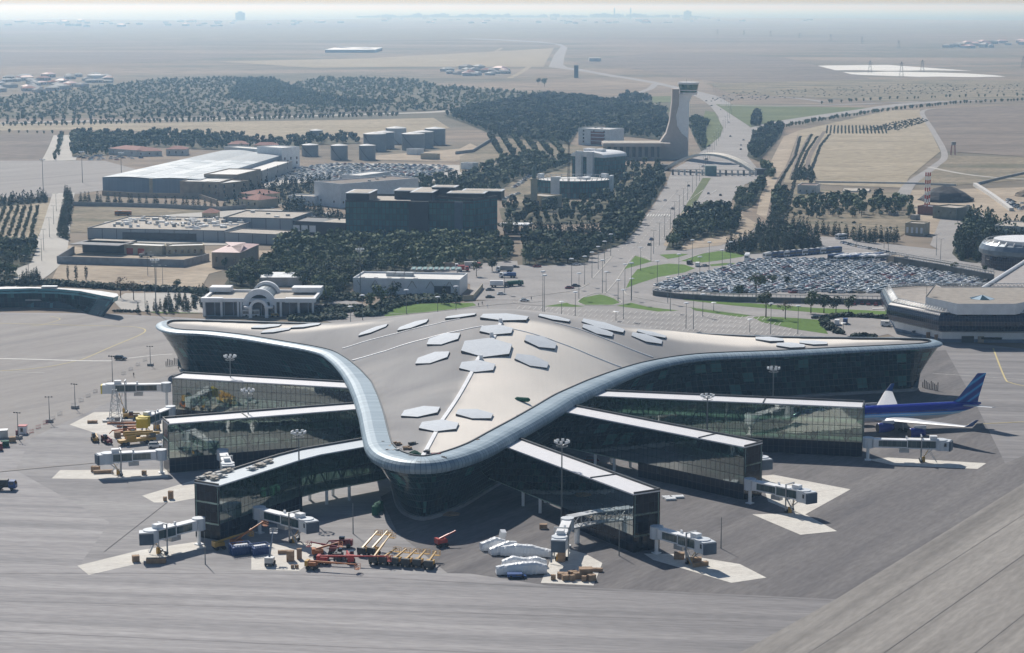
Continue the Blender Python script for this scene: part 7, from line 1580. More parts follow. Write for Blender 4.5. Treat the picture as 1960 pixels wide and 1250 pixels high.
# --- far sheds and villages
gable('long white-roofed warehouse far out on the plain', ((622, 101), (718, 101)), 330, 9, 5, mat('pale_far_wall', (.4, .42, .45), .8), M['white'], 'warehouse', 'warehouse', windows=0)
box_building('bright white long roof by the far left village', ((166, 152), (198, 152)), 40, 8, M['white'], M['white'], 'warehouse', 'warehouse', parapet=0)
box_building('small far white shed right of the distant road bend', ((1128, 118), (1150, 118)), 40, 9, M['offwhite'], M['offwhite'], 'shed', 'shed', parapet=0)
box_building('dark far block standing alone by the dirt road', ((1099, 149), (1107, 149)), 12, 24, M['darkgrey'], M['darkgrey'], 'block', 'building', parapet=0)
vr = random.Random(31); VH = {}; hr = mat('house_roof_grey', (.36, .37, .37), .8)
for k in range(5):
    w_, d_, h_ = vr.uniform(9, 16), vr.uniform(8, 12), vr.uniform(3.5, 6); b = MB(); b.box((0, 0, 0), (w_, d_, h_), 0); A = [(-w_ / 2 - .4, -d_ / 2 - .4, h_), (w_ / 2 + .4, -d_ / 2 - .4, h_), (w_ / 2 + .4, d_ / 2 + .4, h_), (-w_ / 2 - .4, d_ / 2 + .4, h_)]; r1, r2 = (-w_ / 4, 0, h_ + 2.4), (w_ / 4, 0, h_ + 2.4)
    b.face([A[0], A[1], r2, r1], 1); b.face([A[2], A[3], r1, r2], 1); b.face([A[1], A[2], r2], 1); b.face([A[3], A[0], r1], 1)
    b.box((-w_ / 4, -d_ / 2 - .02, 1.2), (1.4, .1, 1.6), 2); b.box((w_ / 4, -d_ / 2 - .02, 1.2), (1.4, .1, 1.6), 2)
    VH[k] = b.mesh('village_house', [M['offwhite'], [hr, hr, M['greywall'], M['redroof'], M['pinkroof']][k], M['glassdark']])
def village(poly, n, group, lab, s=1.0):
    q = PP(poly); xs = [p[0] for p in q]; ys = [p[1] for p in q]; k = 0
    while k < n:
        x, y = vr.uniform(min(xs), max(xs)), vr.uniform(min(ys), max(ys))
        if inpoly(x, y, q):
            o = bpy.data.objects.new('village_house', VH[vr.choice((0, 1, 2, 2, 3, 4))]); C.objects.link(o); o.location = (x, y, 0); o.rotation_euler = (0, 0, vr.uniform(0, 3)); f = s * vr.uniform(.8, 1.5); o.scale = (f, f, f * .8); u_ = proj(x, y)[0]; x_a, x_b = min(p[0] for p in poly), max(p[0] for p in poly); w_ = ', ' + ['left end', 'left middle', 'right middle', 'right end'][min(3, max(0, int(4 * (u_ - x_a) / (x_b - x_a))))]; tag(o, lab + w_, 'house', group + w_); k += 1
village([(-60, 155), (60, 147), (200, 147), (215, 158), (150, 168), (60, 180), (-60, 185)], 70, 'village at the far left', 'small pale house in the village at the far left of the plain', 1.3)
village([(845, 142), (860, 131), (900, 130), (970, 135), (965, 144), (900, 146)], 22, 'compound beyond the pine forest', 'pale shed in the small walled compound beyond the forest', 1.5)
village([(1800, 92), (1820, 84), (2000, 80), (2000, 92), (1900, 94)], 26, 'houses on the far right plain', 'tiny white house in the settlement on the far right plain', 2.2)
for k, (pl_, n_, lab_) in enumerate([([(-20, 52), (-20, 41), (330, 41), (680, 40), (680, 48), (330, 52)], 60, 'tiny house in the hazy coastal town at left'), ([(690, 44), (700, 34), (1350, 34), (1640, 38), (1640, 44), (1200, 46)], 60, 'tiny building in the hazy coastal town beyond the highway')]):
    village(pl_, n_, 'coastal town ' + ('west' if k == 0 else 'middle'), lab_, 3.0)
vr2 = random.Random(8)
for k in range(46):
    px_ = 705 + k * 14 + vr2.uniform(-5, 5); x, y = P(px_, 33.5); b = MB(); w_, h_ = vr2.uniform(60, 260), vr2.uniform(12, 45); b.box((0, 0, 0), (w_, 60, h_)); b.box((w_ * .1, 0, h_), (w_ * .3, 30, h_ * .25)); o = b.build('coastal_block', M['greywall']); o.location = (x, y, 0); tag(o, 'hazy block of buildings on the horizon right of the open sea', 'building', 'blocks on the horizon')
for k, (px_, yb) in enumerate([(460, 39), (1316, 34), (1176, 34), (1207, 34)]):
    x, y = P(px_, yb); b = MB(); b.box((0, 0, 0), (90 if k < 2 else 14, 40, 75 if k < 2 else 110)); b.box((0, 0, 75 if k < 2 else 110), (40 if k < 2 else 6, 10, 12)); o = b.build('tower_block' if k < 2 else 'chimney_stack', M['greywall']); o.location = (x, y, 0); tag(o, ['lone square block on the left horizon', 'square tower block on the horizon behind the control tower', 'left thin stack on the horizon', 'right thin stack on the horizon'][k], 'tower block' if k < 2 else 'stack')
for k, (px_, py_) in enumerate([(738, 32.5), (858, 33)]):
    x, y = P(px_, py_); t = thing('ship', ['left ship out on the hazy sea', 'right ship out on the hazy sea'][k], 'ship', (x, y, -.6), 0, 'ships at sea'); b = MB(); b.prism([(x - 110, y - 12), (x + 90, y - 12), (x + 120, y), (x + 90, y + 12), (x - 110, y + 12)], -.6, 10, 0, uvs=False); b.build('hull', M['darkgrey'], t); b = MB(); b.box((x - 85, y, 10), (28, 20, 20)); b.build('superstructure', M['offwhite'], t)
# ------------------------------------------------------------------ trees
def grove(poly, sp, keys, label, group, s=1.0, limit=None, keep=1.0, stuffkey='pine', stufflabel=None, world=False, pts=None):
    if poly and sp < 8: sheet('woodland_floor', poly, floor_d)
    pts = pts if pts is not None else scatter(poly, sp, keep=keep, world=world); pts.sort(key=lambda p: p[1]); n = len(pts) if limit is None else limit
    if n:
        pr = [proj(*p) for p in pts[:n]]; xs = sorted(p[0] for p in pr); ys = sorted(p[1] for p in pr)
        for (x, y), (u, v) in zip(pts[:n], pr):
            w_ = ''
            if n > 24: w_ = ', %s %s' % ('front' if v > ys[n // 2] else 'rear', 'left' if u < xs[n // 3] else ('right' if u > xs[2 * n // 3] else 'middle'))
            plant_tree(x, y, rnd.choice(keys), label + w_, group + w_, s)
    if len(pts) > n: woodland('woodland', stufflabel or label, pts[n:], stuffkey, leaf_pine if stuffkey == 'pine' else leaf_con, .65 * s, 1.35 * s)
PINE = ['pine0', 'pine1', 'pine2']; CON = ['con0', 'con1']; CYP = ['cyp0', 'cyp1']; OLV = ['olive0', 'olive1']
# near pine grove below the dark office block
grove([(470, 560), (430, 545), (440, 530), (520, 505), (530, 470), (545, 462), (640, 462), (960, 466), (985, 478), (975, 500), (880, 508), (850, 520), (760, 520), (690, 535), (668, 560), (640, 578), (600, 588), (600, 560), (560, 545), (500, 545)], 6.0, PINE, 'dark pine in the dense grove below the dark glass office block', 'pines below the dark glass office', 1.0, limit=150, stufflabel='dense dark pine wood below the dark glass office block')
grove([(1000, 508), (1000, 470), (1010, 455), (1060, 462), (1130, 466), (1150, 448), (1190, 440), (1215, 420), (1230, 428), (1195, 466), (1170, 476), (1130, 482), (1125, 503), (1060, 508)], 6.2, PINE, 'dark pine in the grove left of the lower highway', 'pines left of the lower highway', 1.0, limit=50, stufflabel='dense pine wood left of the lower highway')
grove([(1274, 480), (1282, 462), (1300, 432), (1318, 416), (1340, 406), (1385, 404), (1412, 414), (1416, 432), (1406, 448), (1365, 455), (1312, 463), (1302, 478)], 6.2, PINE, 'dark pine on the island between the two carriageways', 'pines on the highway island', 1.05, limit=50, stufflabel='dense pine clump on the island between the carriageways')
grove([(1402, 400), (1412, 378), (1435, 366), (1460, 352), (1463, 362), (1445, 392), (1425, 404)], 6.5, PINE, 'dark pine on the bank right of the arch', 'pines right of the arch', 1.0, limit=20, stufflabel='pine clump right of the arch')
grove([(1388, 482), (1396, 474), (1440, 462), (1448, 440), (1470, 436), (1540, 452), (1575, 470), (1560, 480), (1480, 484), (1420, 488)], 5.6, CON, 'dark conifer in the triangular wood beside the parked buses', 'conifers beside the buses', 1.0, limit=70, stuffkey='con', stufflabel='dense conifer wood beside the parked buses')
grove([(1822, 486), (1836, 455), (1860, 420), (1895, 425), (1935, 440), (1990, 445), (1990, 475), (1900, 485), (1870, 505), (1836, 500)], 6.0, CON, 'dark conifer in the wood behind the round terminal end', 'conifers behind the round terminal', 1.25, limit=55, stuffkey='con', stufflabel='dense conifer wood at the right edge')
grove(None, 0, CON, 'conifer in the dark row along the side road right of the highway', 'conifer row along the side road', 1.0, limit=45, stuffkey='con', pts=along([(1475, 425), (1500, 437), (1560, 447), (1620, 456), (1700, 462), (1716, 462)], 3.4, .3) + along([(1640, 462), (1660, 466), (1712, 466)], 4, .3))
grove([(1478, 420), (1480, 380), (1500, 365), (1510, 385), (1505, 415), (1490, 425)], 6.2, PINE, 'pine in the small clump left of the orchard', 'pines left of the orchard', .95, limit=12)
grove([(1510, 420), (1512, 395), (1600, 388), (1740, 392), (1752, 420), (1680, 415), (1600, 420)], 9, OLV + ['pine1'], 'small green tree in the orchard below the straw field', 'orchard below the straw field', 1.2, limit=38, stuffkey='pine')
grove([(1430, 300), (1440, 262), (1470, 245), (1500, 243), (1495, 262), (1470, 290), (1452, 310)], 6.6, PINE, 'dark tree in the belt beside the upper highway', 'belt beside the upper highway', .95, limit=0, stufflabel='dark tree belt right of the upper highway')
grove([(1342, 290), (1330, 268), (1316, 235), (1330, 225), (1355, 240), (1348, 262), (1352, 285)], 7, PINE, 'tree', 'x', .9, limit=0, stufflabel='trees right of the control tower')
grove([(1438, 243), (1440, 225), (1448, 215), (1458, 226), (1456, 242)], 6, PINE, 'tree', 'x', 1, limit=0, stufflabel='rounded clump of trees in the highway fork')
# hedges and rows round the left apron
wood_h = woodland('hedge', 'tall clipped dark hedge running behind the left glass terminal', along([(-60, 551), (0, 549), (60, 545), (110, 546), (200, 553), (300, 557), (392, 562)], 1.4, .5) + along([(-60, 549), (0, 547), (60, 543), (110, 544), (200, 551), (300, 555), (392, 560)], 1.4, .5), 'shrub', leaf_con, 1.6, 2.1, 'hedge')
grove(None, 0, CON, 'small conifer in the row right of the left glass terminal', 'conifers right of the left terminal', .62, pts=along([(268, 600), (300, 599), (330, 599), (385, 590)], 3.6, .3) + scatter([(290, 596), (330, 575), (390, 560), (400, 580), (360, 598)], 5))
woodland('hedge', 'low dark hedge below the left glass terminal', along([(222, 597), (262, 598)], 1.2, .3), 'shrub', leaf_con, .8, 1.1, 'hedge')
woodland('hedge', 'broad clipped hedge in front of the right half of the pavilion', scatter([(548, 613), (580, 604), (657, 602), (658, 611), (600, 616)], 1.7), 'shrub', leaf_con, 1.3, 1.6, 'hedge')
woodland('hedge', 'curving clipped hedge beside the long lawn', scatter([(684, 607), (690, 596), (720, 590), (745, 575), (800, 570), (880, 570), (878, 578), (800, 580), (745, 592), (730, 605)], 1.7), 'shrub', leaf_con, 1.4, 1.8, 'hedge')
woodland('hedge', 'hedge row between the pavilion and the plant building', scatter([(600, 596), (620, 590), (690, 590), (690, 598), (610, 602)], 1.8) + scatter([(590, 570), (680, 566), (700, 568), (690, 576), (600, 576)], 2.2), 'shrub', leaf_con, 1.3, 1.8, 'hedge')
woodland('hedge', 'clipped hedge curling round the yard left of the polygonal terminal', along([(1608, 640), (1588, 632), (1575, 622), (1578, 612), (1600, 606), (1650, 607), (1708, 611)], 1.1, .5) + along([(1606, 637), (1592, 630), (1582, 620)], 1.1, .5), 'shrub', leaf_con, 1.2, 1.6, 'hedge')
woodland('hedge', 'short clipped hedge right behind the right wing of the terminal', along([(1628, 646), (1645, 645), (1672, 648)], 1.0, .5), 'shrub', leaf_con, 1.2, 1.5, 'hedge')
for k, (px_, py_, key, s_, lb) in enumerate([(730, 590, 'pine0', 1.5, 'big dark pine in front of the plant building'), (708, 596, 'pine1', 1.1, 'dark pine left of the big one before the plant building'), (752, 578, 'pine2', 1.2, 'dark pine at the back corner of the long lawn'), (850, 582, 'con0', 1.0, 'conifer at the right end of the plant building hedge'), (872, 580, 'con1', 1.1, 'second conifer by the plant building doorway'),
        (1466, 608, 'broad0', 1.15, 'tall broadleaf tree on the lawn behind the right wing'), (1503, 612, 'bare0', .8, 'bare young tree right of the tall lawn tree'), (1447, 572, 'broad0', 1.1, 'dark broadleaf tree against the car park ramp wall'), (1415, 573, 'pine1', .8, 'small tree at the foot of the ramp wall'), (1552, 600, 'pine0', 1.25, 'rounded pine under the ramp, leftmost of its group'),
        (1577, 600, 'pine1', 1.1, 'rounded pine under the ramp, second of its group'), (1600, 600, 'pine2', 1.3, 'rounded pine under the ramp, third of its group'), (1624, 601, 'pine0', 1.1, 'rounded pine under the ramp, rightmost of its group'), (1478, 552, 'broad0', .8, 'green tree standing among the packed cars'), (1506, 548, 'pine1', .7, 'small dark tree among the packed cars'), (1828, 525, 'broad0', .7, 'light green bush among the cars near the retaining wall'),
        (1885, 525, 'pine1', .6, 'dark bush at the wall corner in the car park'), (231, 571, 'bare0', 1.15, 'large leafless tree beyond the left hedge'), (256, 575, 'bare0', .9, 'smaller leafless tree right of the large one'), (130, 536, 'cyp0', .95, 'left slim cypress on the bare ground'), (146, 539, 'cyp1', 1.05, 'middle slim cypress on the bare ground'), (165, 537, 'cyp0', .95, 'right slim cypress on the bare ground'),
        (912, 530, 'broad0', .8, 'round tree beside the parked lorries'), (430, 515, 'pine1', .8, 'tree against the wall of the pink-roofed hall'), (1335, 412, 'pine0', .8, 'flat-topped pine at the tip of the highway median, left'), (1344, 412, 'pine2', .75, 'flat-topped pine at the tip of the highway median, right'), (340, 540 + 15, 'pine2', .7, 'dark small tree behind the left hedge'), (966, 462, 'broad0', 1.1, 'tall lighter tree at the right corner of the dark office'),
        (942, 520, 'pine0', .9, 'dark tree at the corner of the lorry park'), (1006, 400, 'cyp0', .8, 'slim cypress by the mosque hall'), (1058, 400, 'pine1', 1.2, 'big dark tree before the curved office')]):
    plant_tree(*P(px_, py_), key, lb, None, s_)
grove([(30, 552), (45, 535), (70, 530), (78, 545), (60, 550)], 4, CON, 'small conifer in the clump above the left terminal roof', 'conifer clump by the left road', .7)
# belts and rows of the left middle distance
grove(None, 0, CON, 'conifer in the tall belt along the left road', 'conifer belt along the left road', 1.0, pts=scatter([(112, 462), (118, 410), (122, 375), (136, 372), (136, 400), (130, 462)], 6))
grove(None, 0, CON, 'conifer in the row before the hangar wall', 'conifer row before the hangar', .95, pts=along([(140, 388), (180, 390), (260, 393), (340, 397), (430, 402)], 5, .3))
grove(None, 0, OLV, 'bushy young orchard tree on the strip by the left road', 'orchard by the left road', .78, pts=sum([along([(i * 15 - 22, 478), (i * 12.5 + 10, 400)], 7.6, .06) for i in range(6)], []))
grove([(-40, 400), (-40, 392), (90, 380), (92, 388)], 5, CON, 'conifer', 'x', .9, limit=0, stuffkey='con', stufflabel='conifer row at the top of the left orchard')
grove([(-60, 510), (-60, 478), (20, 480), (66, 470), (70, 480), (58, 505), (20, 520)], 5.5, OLV, 'low bushy tree in the plantation at the left edge', 'plantation at the left edge', 1.0, limit=32)
grove([(-60, 545), (-60, 520), (30, 522), (36, 530), (5, 545)], 5, OLV, 'pale olive bush near the bend of the left road', 'bushes at the left road bend', .9, limit=15)
def S(poly, sp, lab, key='pine', keep=1.0, a=.65, c=1.35):
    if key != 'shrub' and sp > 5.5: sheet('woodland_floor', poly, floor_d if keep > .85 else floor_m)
    return woodland('woodland', lab, scatter(poly, sp, keep=keep), key, leaf_pine if key in ('pine', 'far') else leaf_con, a, c)
S([(138, 300), (135, 262), (150, 258), (240, 262), (300, 258), (400, 262), (470, 262), (480, 290), (360, 285), (300, 282), (220, 296), (150, 302)], 7.5, 'tree belt round the red-roofed sheds at the left', keep=.75)
S([(450, 292), (480, 270), (560, 268), (680, 262), (690, 275), (600, 278), (560, 290), (520, 285)], 8, 'trees behind the hangar and tanks', keep=.6)
S([(425, 392), (470, 368), (560, 352), (600, 350), (640, 352), (600, 372), (560, 385), (520, 396), (460, 400)], 7, 'conifers between the brown annexe and the slab office', 'con', keep=.8)
S([(540, 405), (552, 392), (600, 402), (640, 420), (664, 420), (664, 452), (620, 440), (560, 440), (640, 420)], 6, 'dark conifers left of the dark glass office', 'con')
S([(690, 378), (720, 362), (900, 340), (960, 310), (1000, 300), (1050, 305), (1100, 310), (1070, 325), (1040, 335), (985, 345), (965, 360), (955, 375), (880, 372), (780, 365), (700, 392)], 7.5, 'long tree belt behind the dark glass office', keep=.9)
S([(960, 420), (955, 400), (1000, 395), (1060, 400), (1140, 385), (1160, 350), (1165, 315), (1270, 320), (1262, 340), (1215, 385), (1180, 410), (1140, 428), (1040, 430), (980, 432)], 8.5, 'mixed trees round the curved office and beside the highway', keep=.62)
S([(1150, 425), (1180, 400), (1245, 345), (1268, 336), (1276, 345), (1250, 390), (1222, 425), (1190, 440), (1160, 440)], 6.5, 'dense strip of trees along the left side of the highway')
S([(960, 445), (1000, 442), (1100, 448), (1150, 442), (1150, 450), (1100, 456), (1010, 452)], 5, 'clipped dark row of conifers above the near grove', 'con')
S([(850, 222), (890, 212), (1000, 192), (1050, 184), (1100, 188), (1165, 196), (1270, 212), (1284, 245), (1262, 268), (1160, 258), (1160, 240), (1108, 250), (1090, 278), (1000, 268), (950, 262), (900, 240)], 9.5, 'big dark pine forest left of the control tower', keep=.95, a=1.0, c=1.4)
S([(1180, 190), (1200, 182), (1245, 188), (1250, 195), (1200, 198)], 9, 'raised clump of trees above the big forest')
for i in range(6): woodland('tree_row', 'row of dark trees on the striped dry slope', along([(958 + i * 24, 300), (944 + i * 22 - 20 + 12, 262)], 6, .25), 'pine', leaf_pine, .8, 1.1, 'tree row').__setitem__('group', 'tree rows on the dry slope')
S([(-60, 228), (-60, 190), (60, 182), (240, 160), (300, 152), (460, 148), (540, 160), (640, 185), (860, 205), (860, 212), (640, 215), (240, 226)], 12, 'wide thin woodland beyond the straight left road', 'far', keep=.55, a=.6, c=1.15)
S([(440, 172), (470, 150), (520, 150), (560, 165), (640, 188), (760, 196), (700, 205), (520, 200), (440, 190)], 10, 'denser dark clump in the woodland beyond the left road', 'far', keep=.8, a=.8, c=1.3)
S([(560, 160), (620, 148), (780, 152), (850, 165), (1050, 180), (1060, 186), (880, 208), (760, 200), (640, 190)], 14, 'thin woodland before the big forest', 'far', keep=.6, a=.8, c=1.3)
woodland('tree_row', 'avenue of trees along the near side of the straight left road', along([(-60, 244), (120, 242), (300, 237), (460, 233), (640, 227), (760, 224)], 6.5, .3) + along([(-60, 241), (120, 239), (300, 234), (460, 230), (640, 224), (760, 221)], 7, .3), 'pine', leaf_pine, .7, 1.0, 'tree row')
woodland('tree_row', 'avenue of trees along the far side of the straight left road', along([(-60, 235), (120, 233), (300, 228), (460, 223), (700, 216), (860, 210)], 11, .3), 'pine', leaf_pine, .8, 1.3, 'tree row')
woodland('tree_row', 'row of small trees on the edge of the brown field', along([(-60, 256), (60, 256), (118, 258), (112, 285), (106, 308)], 11, .2), 'pine', leaf_pine, .5, .8, 'tree row')
woodland('tree_row', 'line of small trees along the road to the right', along([(1445, 258), (1500, 246), (1600, 228), (1700, 214), (1830, 200), (1990, 193)], 8, .3) + along([(1570, 200), (1700, 192), (1840, 187), (1990, 184)], 16, .4), 'pine', leaf_pine, .6, .95, 'tree row')
for i, q in enumerate([[(1474, 422), (1492, 350), (1522, 300), (1532, 262)], [(1516, 345), (1532, 300), (1554, 258)], [(1505, 415), (1520, 350), (1545, 290), (1565, 262)], [(1555, 415), (1552, 330), (1570, 280), (1588, 258)]]):
    woodland('hedge_row', 'dark hedge row on the furrowed strip right of the highway', along(q, 2.6, .2), 'shrub', leaf_con, .7, 1.0, 'hedge row').__setitem__('group', 'hedge rows right of the highway')
for i in range(17): woodland('crop_row', 'thin dark crop row at the top of the straw field', along([(1582 + i * 7.2, 256), (1584 + i * 6.8, 241)], 2.6, .1), 'shrub', leaf_con, .5, .7, 'crop row').__setitem__('group', 'crop rows')
S([(1520, 345), (1525, 335), (1560, 335), (1558, 348)], 5, 'dark bush clump on the furrowed strip', 'con'); S([(1640, 250), (1700, 236), (1760, 226), (1780, 232), (1720, 250)], 6, 'dark scrub band at the top of the straw field', 'shrub', a=.7, c=1.1); bus(*P(236, 413), R_(0), M['orange'], 'old orange bus on the rough ground above the depot', 'moving buses', L=11)
S([(1340, 196), (1560, 186), (1990, 176), (1990, 160), (1700, 162), (1400, 178)], 17, 'thin scrub beyond the road to the right', 'shrub', keep=.6, a=.6, c=1.3)
S([(1190, 212), (1200, 198), (1290, 196), (1290, 212)], 16, 'young trees on the green verge behind the control tower', 'far', keep=.6, a=.5, c=.8)
S([(1575, 424), (1600, 418), (1740, 420), (1752, 445), (1720, 455), (1620, 448)], 16, 'scattered low shrubs in the dry plot', 'shrub', keep=.4)
S([(1466, 340), (1455, 320), (1478, 330), (1480, 345)], 5, 'trees at the right foot of the arch')
plant_tree(*P(1030, 162), 'pine0', 'lone far tree on the dry plain before the forest, left', None, 1.6); plant_tree(*P(1042, 166), 'pine1', 'lone far round tree on the dry plain, right', None, 2.2)

# ------------------------------------------------------------------ the packed car park
lot = PP([(1252, 560), (1262, 549), (1310, 533), (1350, 524), (1400, 510), (1440, 500), (1480, 497), (1560, 497), (1640, 497), (1700, 499), (1728, 500), (1760, 503), (1850, 528), (1900, 535), (1897, 545), (1850, 556), (1740, 563), (1600, 563), (1360, 562)])
shed_c = P(1714, 504)
cols = ['white'] * 8 + ['silver'] * 8 + ['grey'] * 3 + ['black'] * 4 + ['pale blue'] * 3 + ['blue'] * 1 + ['red'] * 1 + ['beige'] * 1
spots = []; y = min(p[1] for p in lot) + 2; k = 0
while y < max(p[1] for p in lot):
    x = min(p[0] for p in lot) + rnd.uniform(0, 2)
    while x < max(p[0] for p in lot):
        if inpoly(x, y, lot) and rnd.random() < .96 and not (abs(x - shed_c[0]) < 9 and abs(y - shed_c[1] - 3) < 8): spots.append((x + rnd.uniform(-.3, .3), y + rnd.uniform(-.12, .12)))
        x += 4.75
    y += 2.6 if k % 5 else 4.4; k += 1
spots.sort(key=lambda p: p[1]); print('lot cars', len(spots))
def sect(x, y): u = proj(x, y)[0]; return ['far left', 'left', 'centre left', 'centre right', 'right', 'far right'][min(5, max(0, int((u - 1250) / 110)))]
for i, (x, y) in enumerate(spots[:262]):
    c = rnd.choice(cols); far_car(x, y, R_(14 + rnd.uniform(-3, 3)) + (math.pi if rnd.random() < .5 else 0), c, '%s car in the near rows of the big car park, %s' % (c, sect(x, y)), '%s cars in the near rows of the big car park, %s' % (c, sect(x, y)), rnd.choice(('sedan', 'sedan', 'suv')), name='parked_car')
def car_mass(name, label, pts, rz0, z=.12, matn='mass'):
    """cars beyond the first three hundred, merged"""
    b = MB(); mats = [CARM[c] for c in CARCOL] + [M['carglass'], M['black']]; ci = {c: i for i, c in enumerate(CARCOL)}
    body, glass, wheels, lamps = CARMESH['sedan', 'parts']
    for x, y in pts:
        Mx = Matrix.Translation((x, y, z)) @ Matrix.Rotation(rz0 + rnd.uniform(-.08, .08), 4, 'Z'); k0 = len(b.m); b.add(body, Mx); b.m[k0:] = [ci[rnd.choice(cols)]] * (len(b.m) - k0); k1 = len(b.m); b.add(glass, Mx); b.m[k1:] = [len(CARCOL)] * (len(b.m) - k1)
    o = b.build(name, mats); return tag(o, label, 'parked cars', kind='stuff')
car_mass('parked_cars', 'tightly packed mass of parked cars in the rear of the big car park', spots[262:], R_(14))
fp_ = scatter([(520, 345), (560, 322), (640, 314), (780, 316), (850, 318), (870, 328), (790, 346), (640, 350)], 5.5, .3, .9); car_mass('parked_cars', 'mass of parked cars in the distant lot behind the dark office', fp_, R_(20))
car_mass('parked_cars', 'small cluster of parked cars beside the higher depot block', scatter([(500, 432), (520, 420), (560, 412), (640, 410), (635, 420), (560, 430)], 6, .3, .7), R_(20))
car_mass('parked_cars', 'line of parked cars beside the mosque lawn', along([(985, 360), (1000, 350), (1015, 335), (1035, 325)], 6, .2) + along([(960, 385), (990, 372)], 7), R_(50))
car_mass('parked_cars', 'line of parked cars along the rail of the side road', along([(1613, 466), (1640, 473), (1680, 481), (1712, 488)], 3.2, .1) + along([(1712, 497), (1760, 505), (1800, 514)], 3.2, .1), R_(60))
car_mass('parked_cars', 'cars parked on the dirt yard at the right edge', scatter([(1915, 388), (1925, 382), (1990, 395), (1990, 408), (1940, 402)], 6, .3, .8) + scatter([(1826, 395), (1850, 392), (1860, 402), (1835, 405)], 8, .3, .8), R_(30))
car_mass('parked_cars', 'vehicles parked beside the red-roofed sheds at the left', scatter([(145, 300), (170, 296), (230, 300), (290, 302), (280, 306), (160, 308)], 9, .3, .6), R_(0))
for k, (px_, py_) in enumerate([(1259, 551), (1266, 549), (1274, 546), (1283, 543), (1292, 540), (1301, 537), (1311, 535), (1322, 532), (1331, 530)]):
    c = ['silver', 'pale blue', 'silver', 'grey', 'silver', 'white', 'silver', 'grey', 'black'][k]; far_car(*P(px_, py_ - 3), R_(35), c, '%s car in the single line curving round the left car park end' % c, 'line of cars at the left end of the big car park, ' + c, name='parked_car')
# buses
bl = [(1430, 497, 80, 'white', 'bus standing alone at the upper left entrance of the car park')] + [(1478 + k * 11.6, 494 - k * 1.0, 35, 'blue' if k % 3 else 'white', None) for k in range(11)] + [(1602 + k * 12, 497 + (k % 2) * 3 - k * .2, 35, 'white' if k % 3 else 'blue', None) for k in range(8)]
nm = ['first', 'second', 'third', 'fourth', 'fifth', 'sixth', 'seventh', 'eighth', 'ninth', 'tenth', 'eleventh']
for k, (a, c, r, col, lb) in enumerate(bl):
    j = k - 1 if k <= 11 else k - 12; lb = lb or ('%s bus from the left in the %s bus row of the car park' % (nm[j], 'left' if k <= 11 else 'right'))
    bus(*P(a, c), R_(r), M['white'] if col == 'white' else mat('bus_blue_%d' % k, (.05, .10, .24), .4), lb, 'buses in the car park')
bus(*P(1610, 458), R_(40), M['white'], 'lone blue-white bus driving on the side road behind the buses', 'moving buses', L=8)
# traffic and odd vehicles on the roads: all look different or stand apart
tr = [(1288, 401, 75, 'grey', 'grey car in the left lane group below the arch'), (1273, 385, 75, 'white', 'pale car left of the grey one below the arch'), (1247, 460, 75, 'blue', 'blue car on the lower highway, the farther of the two'), (1243, 470, 75, 'black', 'dark car on the lower highway, the nearer of the two'), (1318, 357, 80, 'black', 'dark van-like car just below the toll line'),
      (1356, 372, 80, 'grey', 'grey car in the middle of the right carriageway'), (1379, 375, 80, 'black', 'dark car right of it on the right carriageway'), (1390, 390, 70, 'white', 'white car near the right edge of the carriageway'), (1352, 306, 60, 'black', 'dark car just beyond the arch, left'), (1346, 320, 20, 'white', 'white car under the arch'), (1419, 320, 20, 'grey', 'grey car under the right part of the arch'),
      (1358, 280, 70, 'grey', 'dark car at the bend left of the lamps'), (1398, 262, 75, 'grey', 'grey car on the upper highway'), (1418, 287, 75, 'grey', 'grey car on the upper highway, right lane'), (1418, 279, 75, 'white', 'white car on the upper highway, right lane'), (1423, 269, 75, 'silver', 'silver car on the upper highway, far right lane'), (1395, 235, 80, 'white', 'white car where the highway narrows'), (1379, 211, 80, 'white', 'small white car near the bridge'),
      (1362, 203, 60, 'black', 'small dark car by the bridge'), (1352, 194, 60, 'black', 'tiny dark car left of the bridge'), (1004, 577, 8, 'silver', 'pale blue-silver car driving in front of the pedestrians on the plaza'), (1090, 553, 5, 'red', 'dark red car on the plaza kerb'), (1102, 549, 5, 'black', 'black car tucked behind the red one on the plaza'), (1104, 508, 5, 'silver', 'silver car under the pines at the plaza edge'), (986, 513, 10, 'black', 'black car at the corner of the lorry park'),
      (1350, 511, 30, 'grey', 'grey car on the slip road beside the lawn, right of the van'), (938, 557, 5, 'grey', 'grey car in the row beside the plant building, upper'), (960, 565, 5, 'silver', 'silver car in the row beside the plant building, right'), (938, 571, 5, 'black', 'black car in the row beside the plant building, lower'), (1562, 610, -5, 'black', 'black car on the road behind the right wing'), (1028, 512, 5, 'red', 'small dark red car at the plaza top edge')]
for a, c, r, col, lb in tr: near_car(*P(a, c), R_(r), col, lb)
van(*P(1320, 506), R_(70), M['darkgrey'], 'dark van at the head of the slip road'); van(*P(1335, 510), R_(80), M['white'], 'white van on the slip road beside the dark one'); van(*P(1740, 636), R_(-25), M['white'], 'white van parked against the polygonal terminal', L=6)
for k, (a, c, m_) in enumerate([(1602, 622, 'white'), (1618, 620, 'blue'), (1696, 625, 'white')]): van(*P(a, c), R_(80 if k < 2 else -20), M[m_], ['white airport tug left of a pair in the hedged yard', 'blue airport tug right of the pair in the hedged yard', 'white airport tug nearer the polygonal terminal'][k], L=4.5, H=2.4, name='tug', cat='tug')
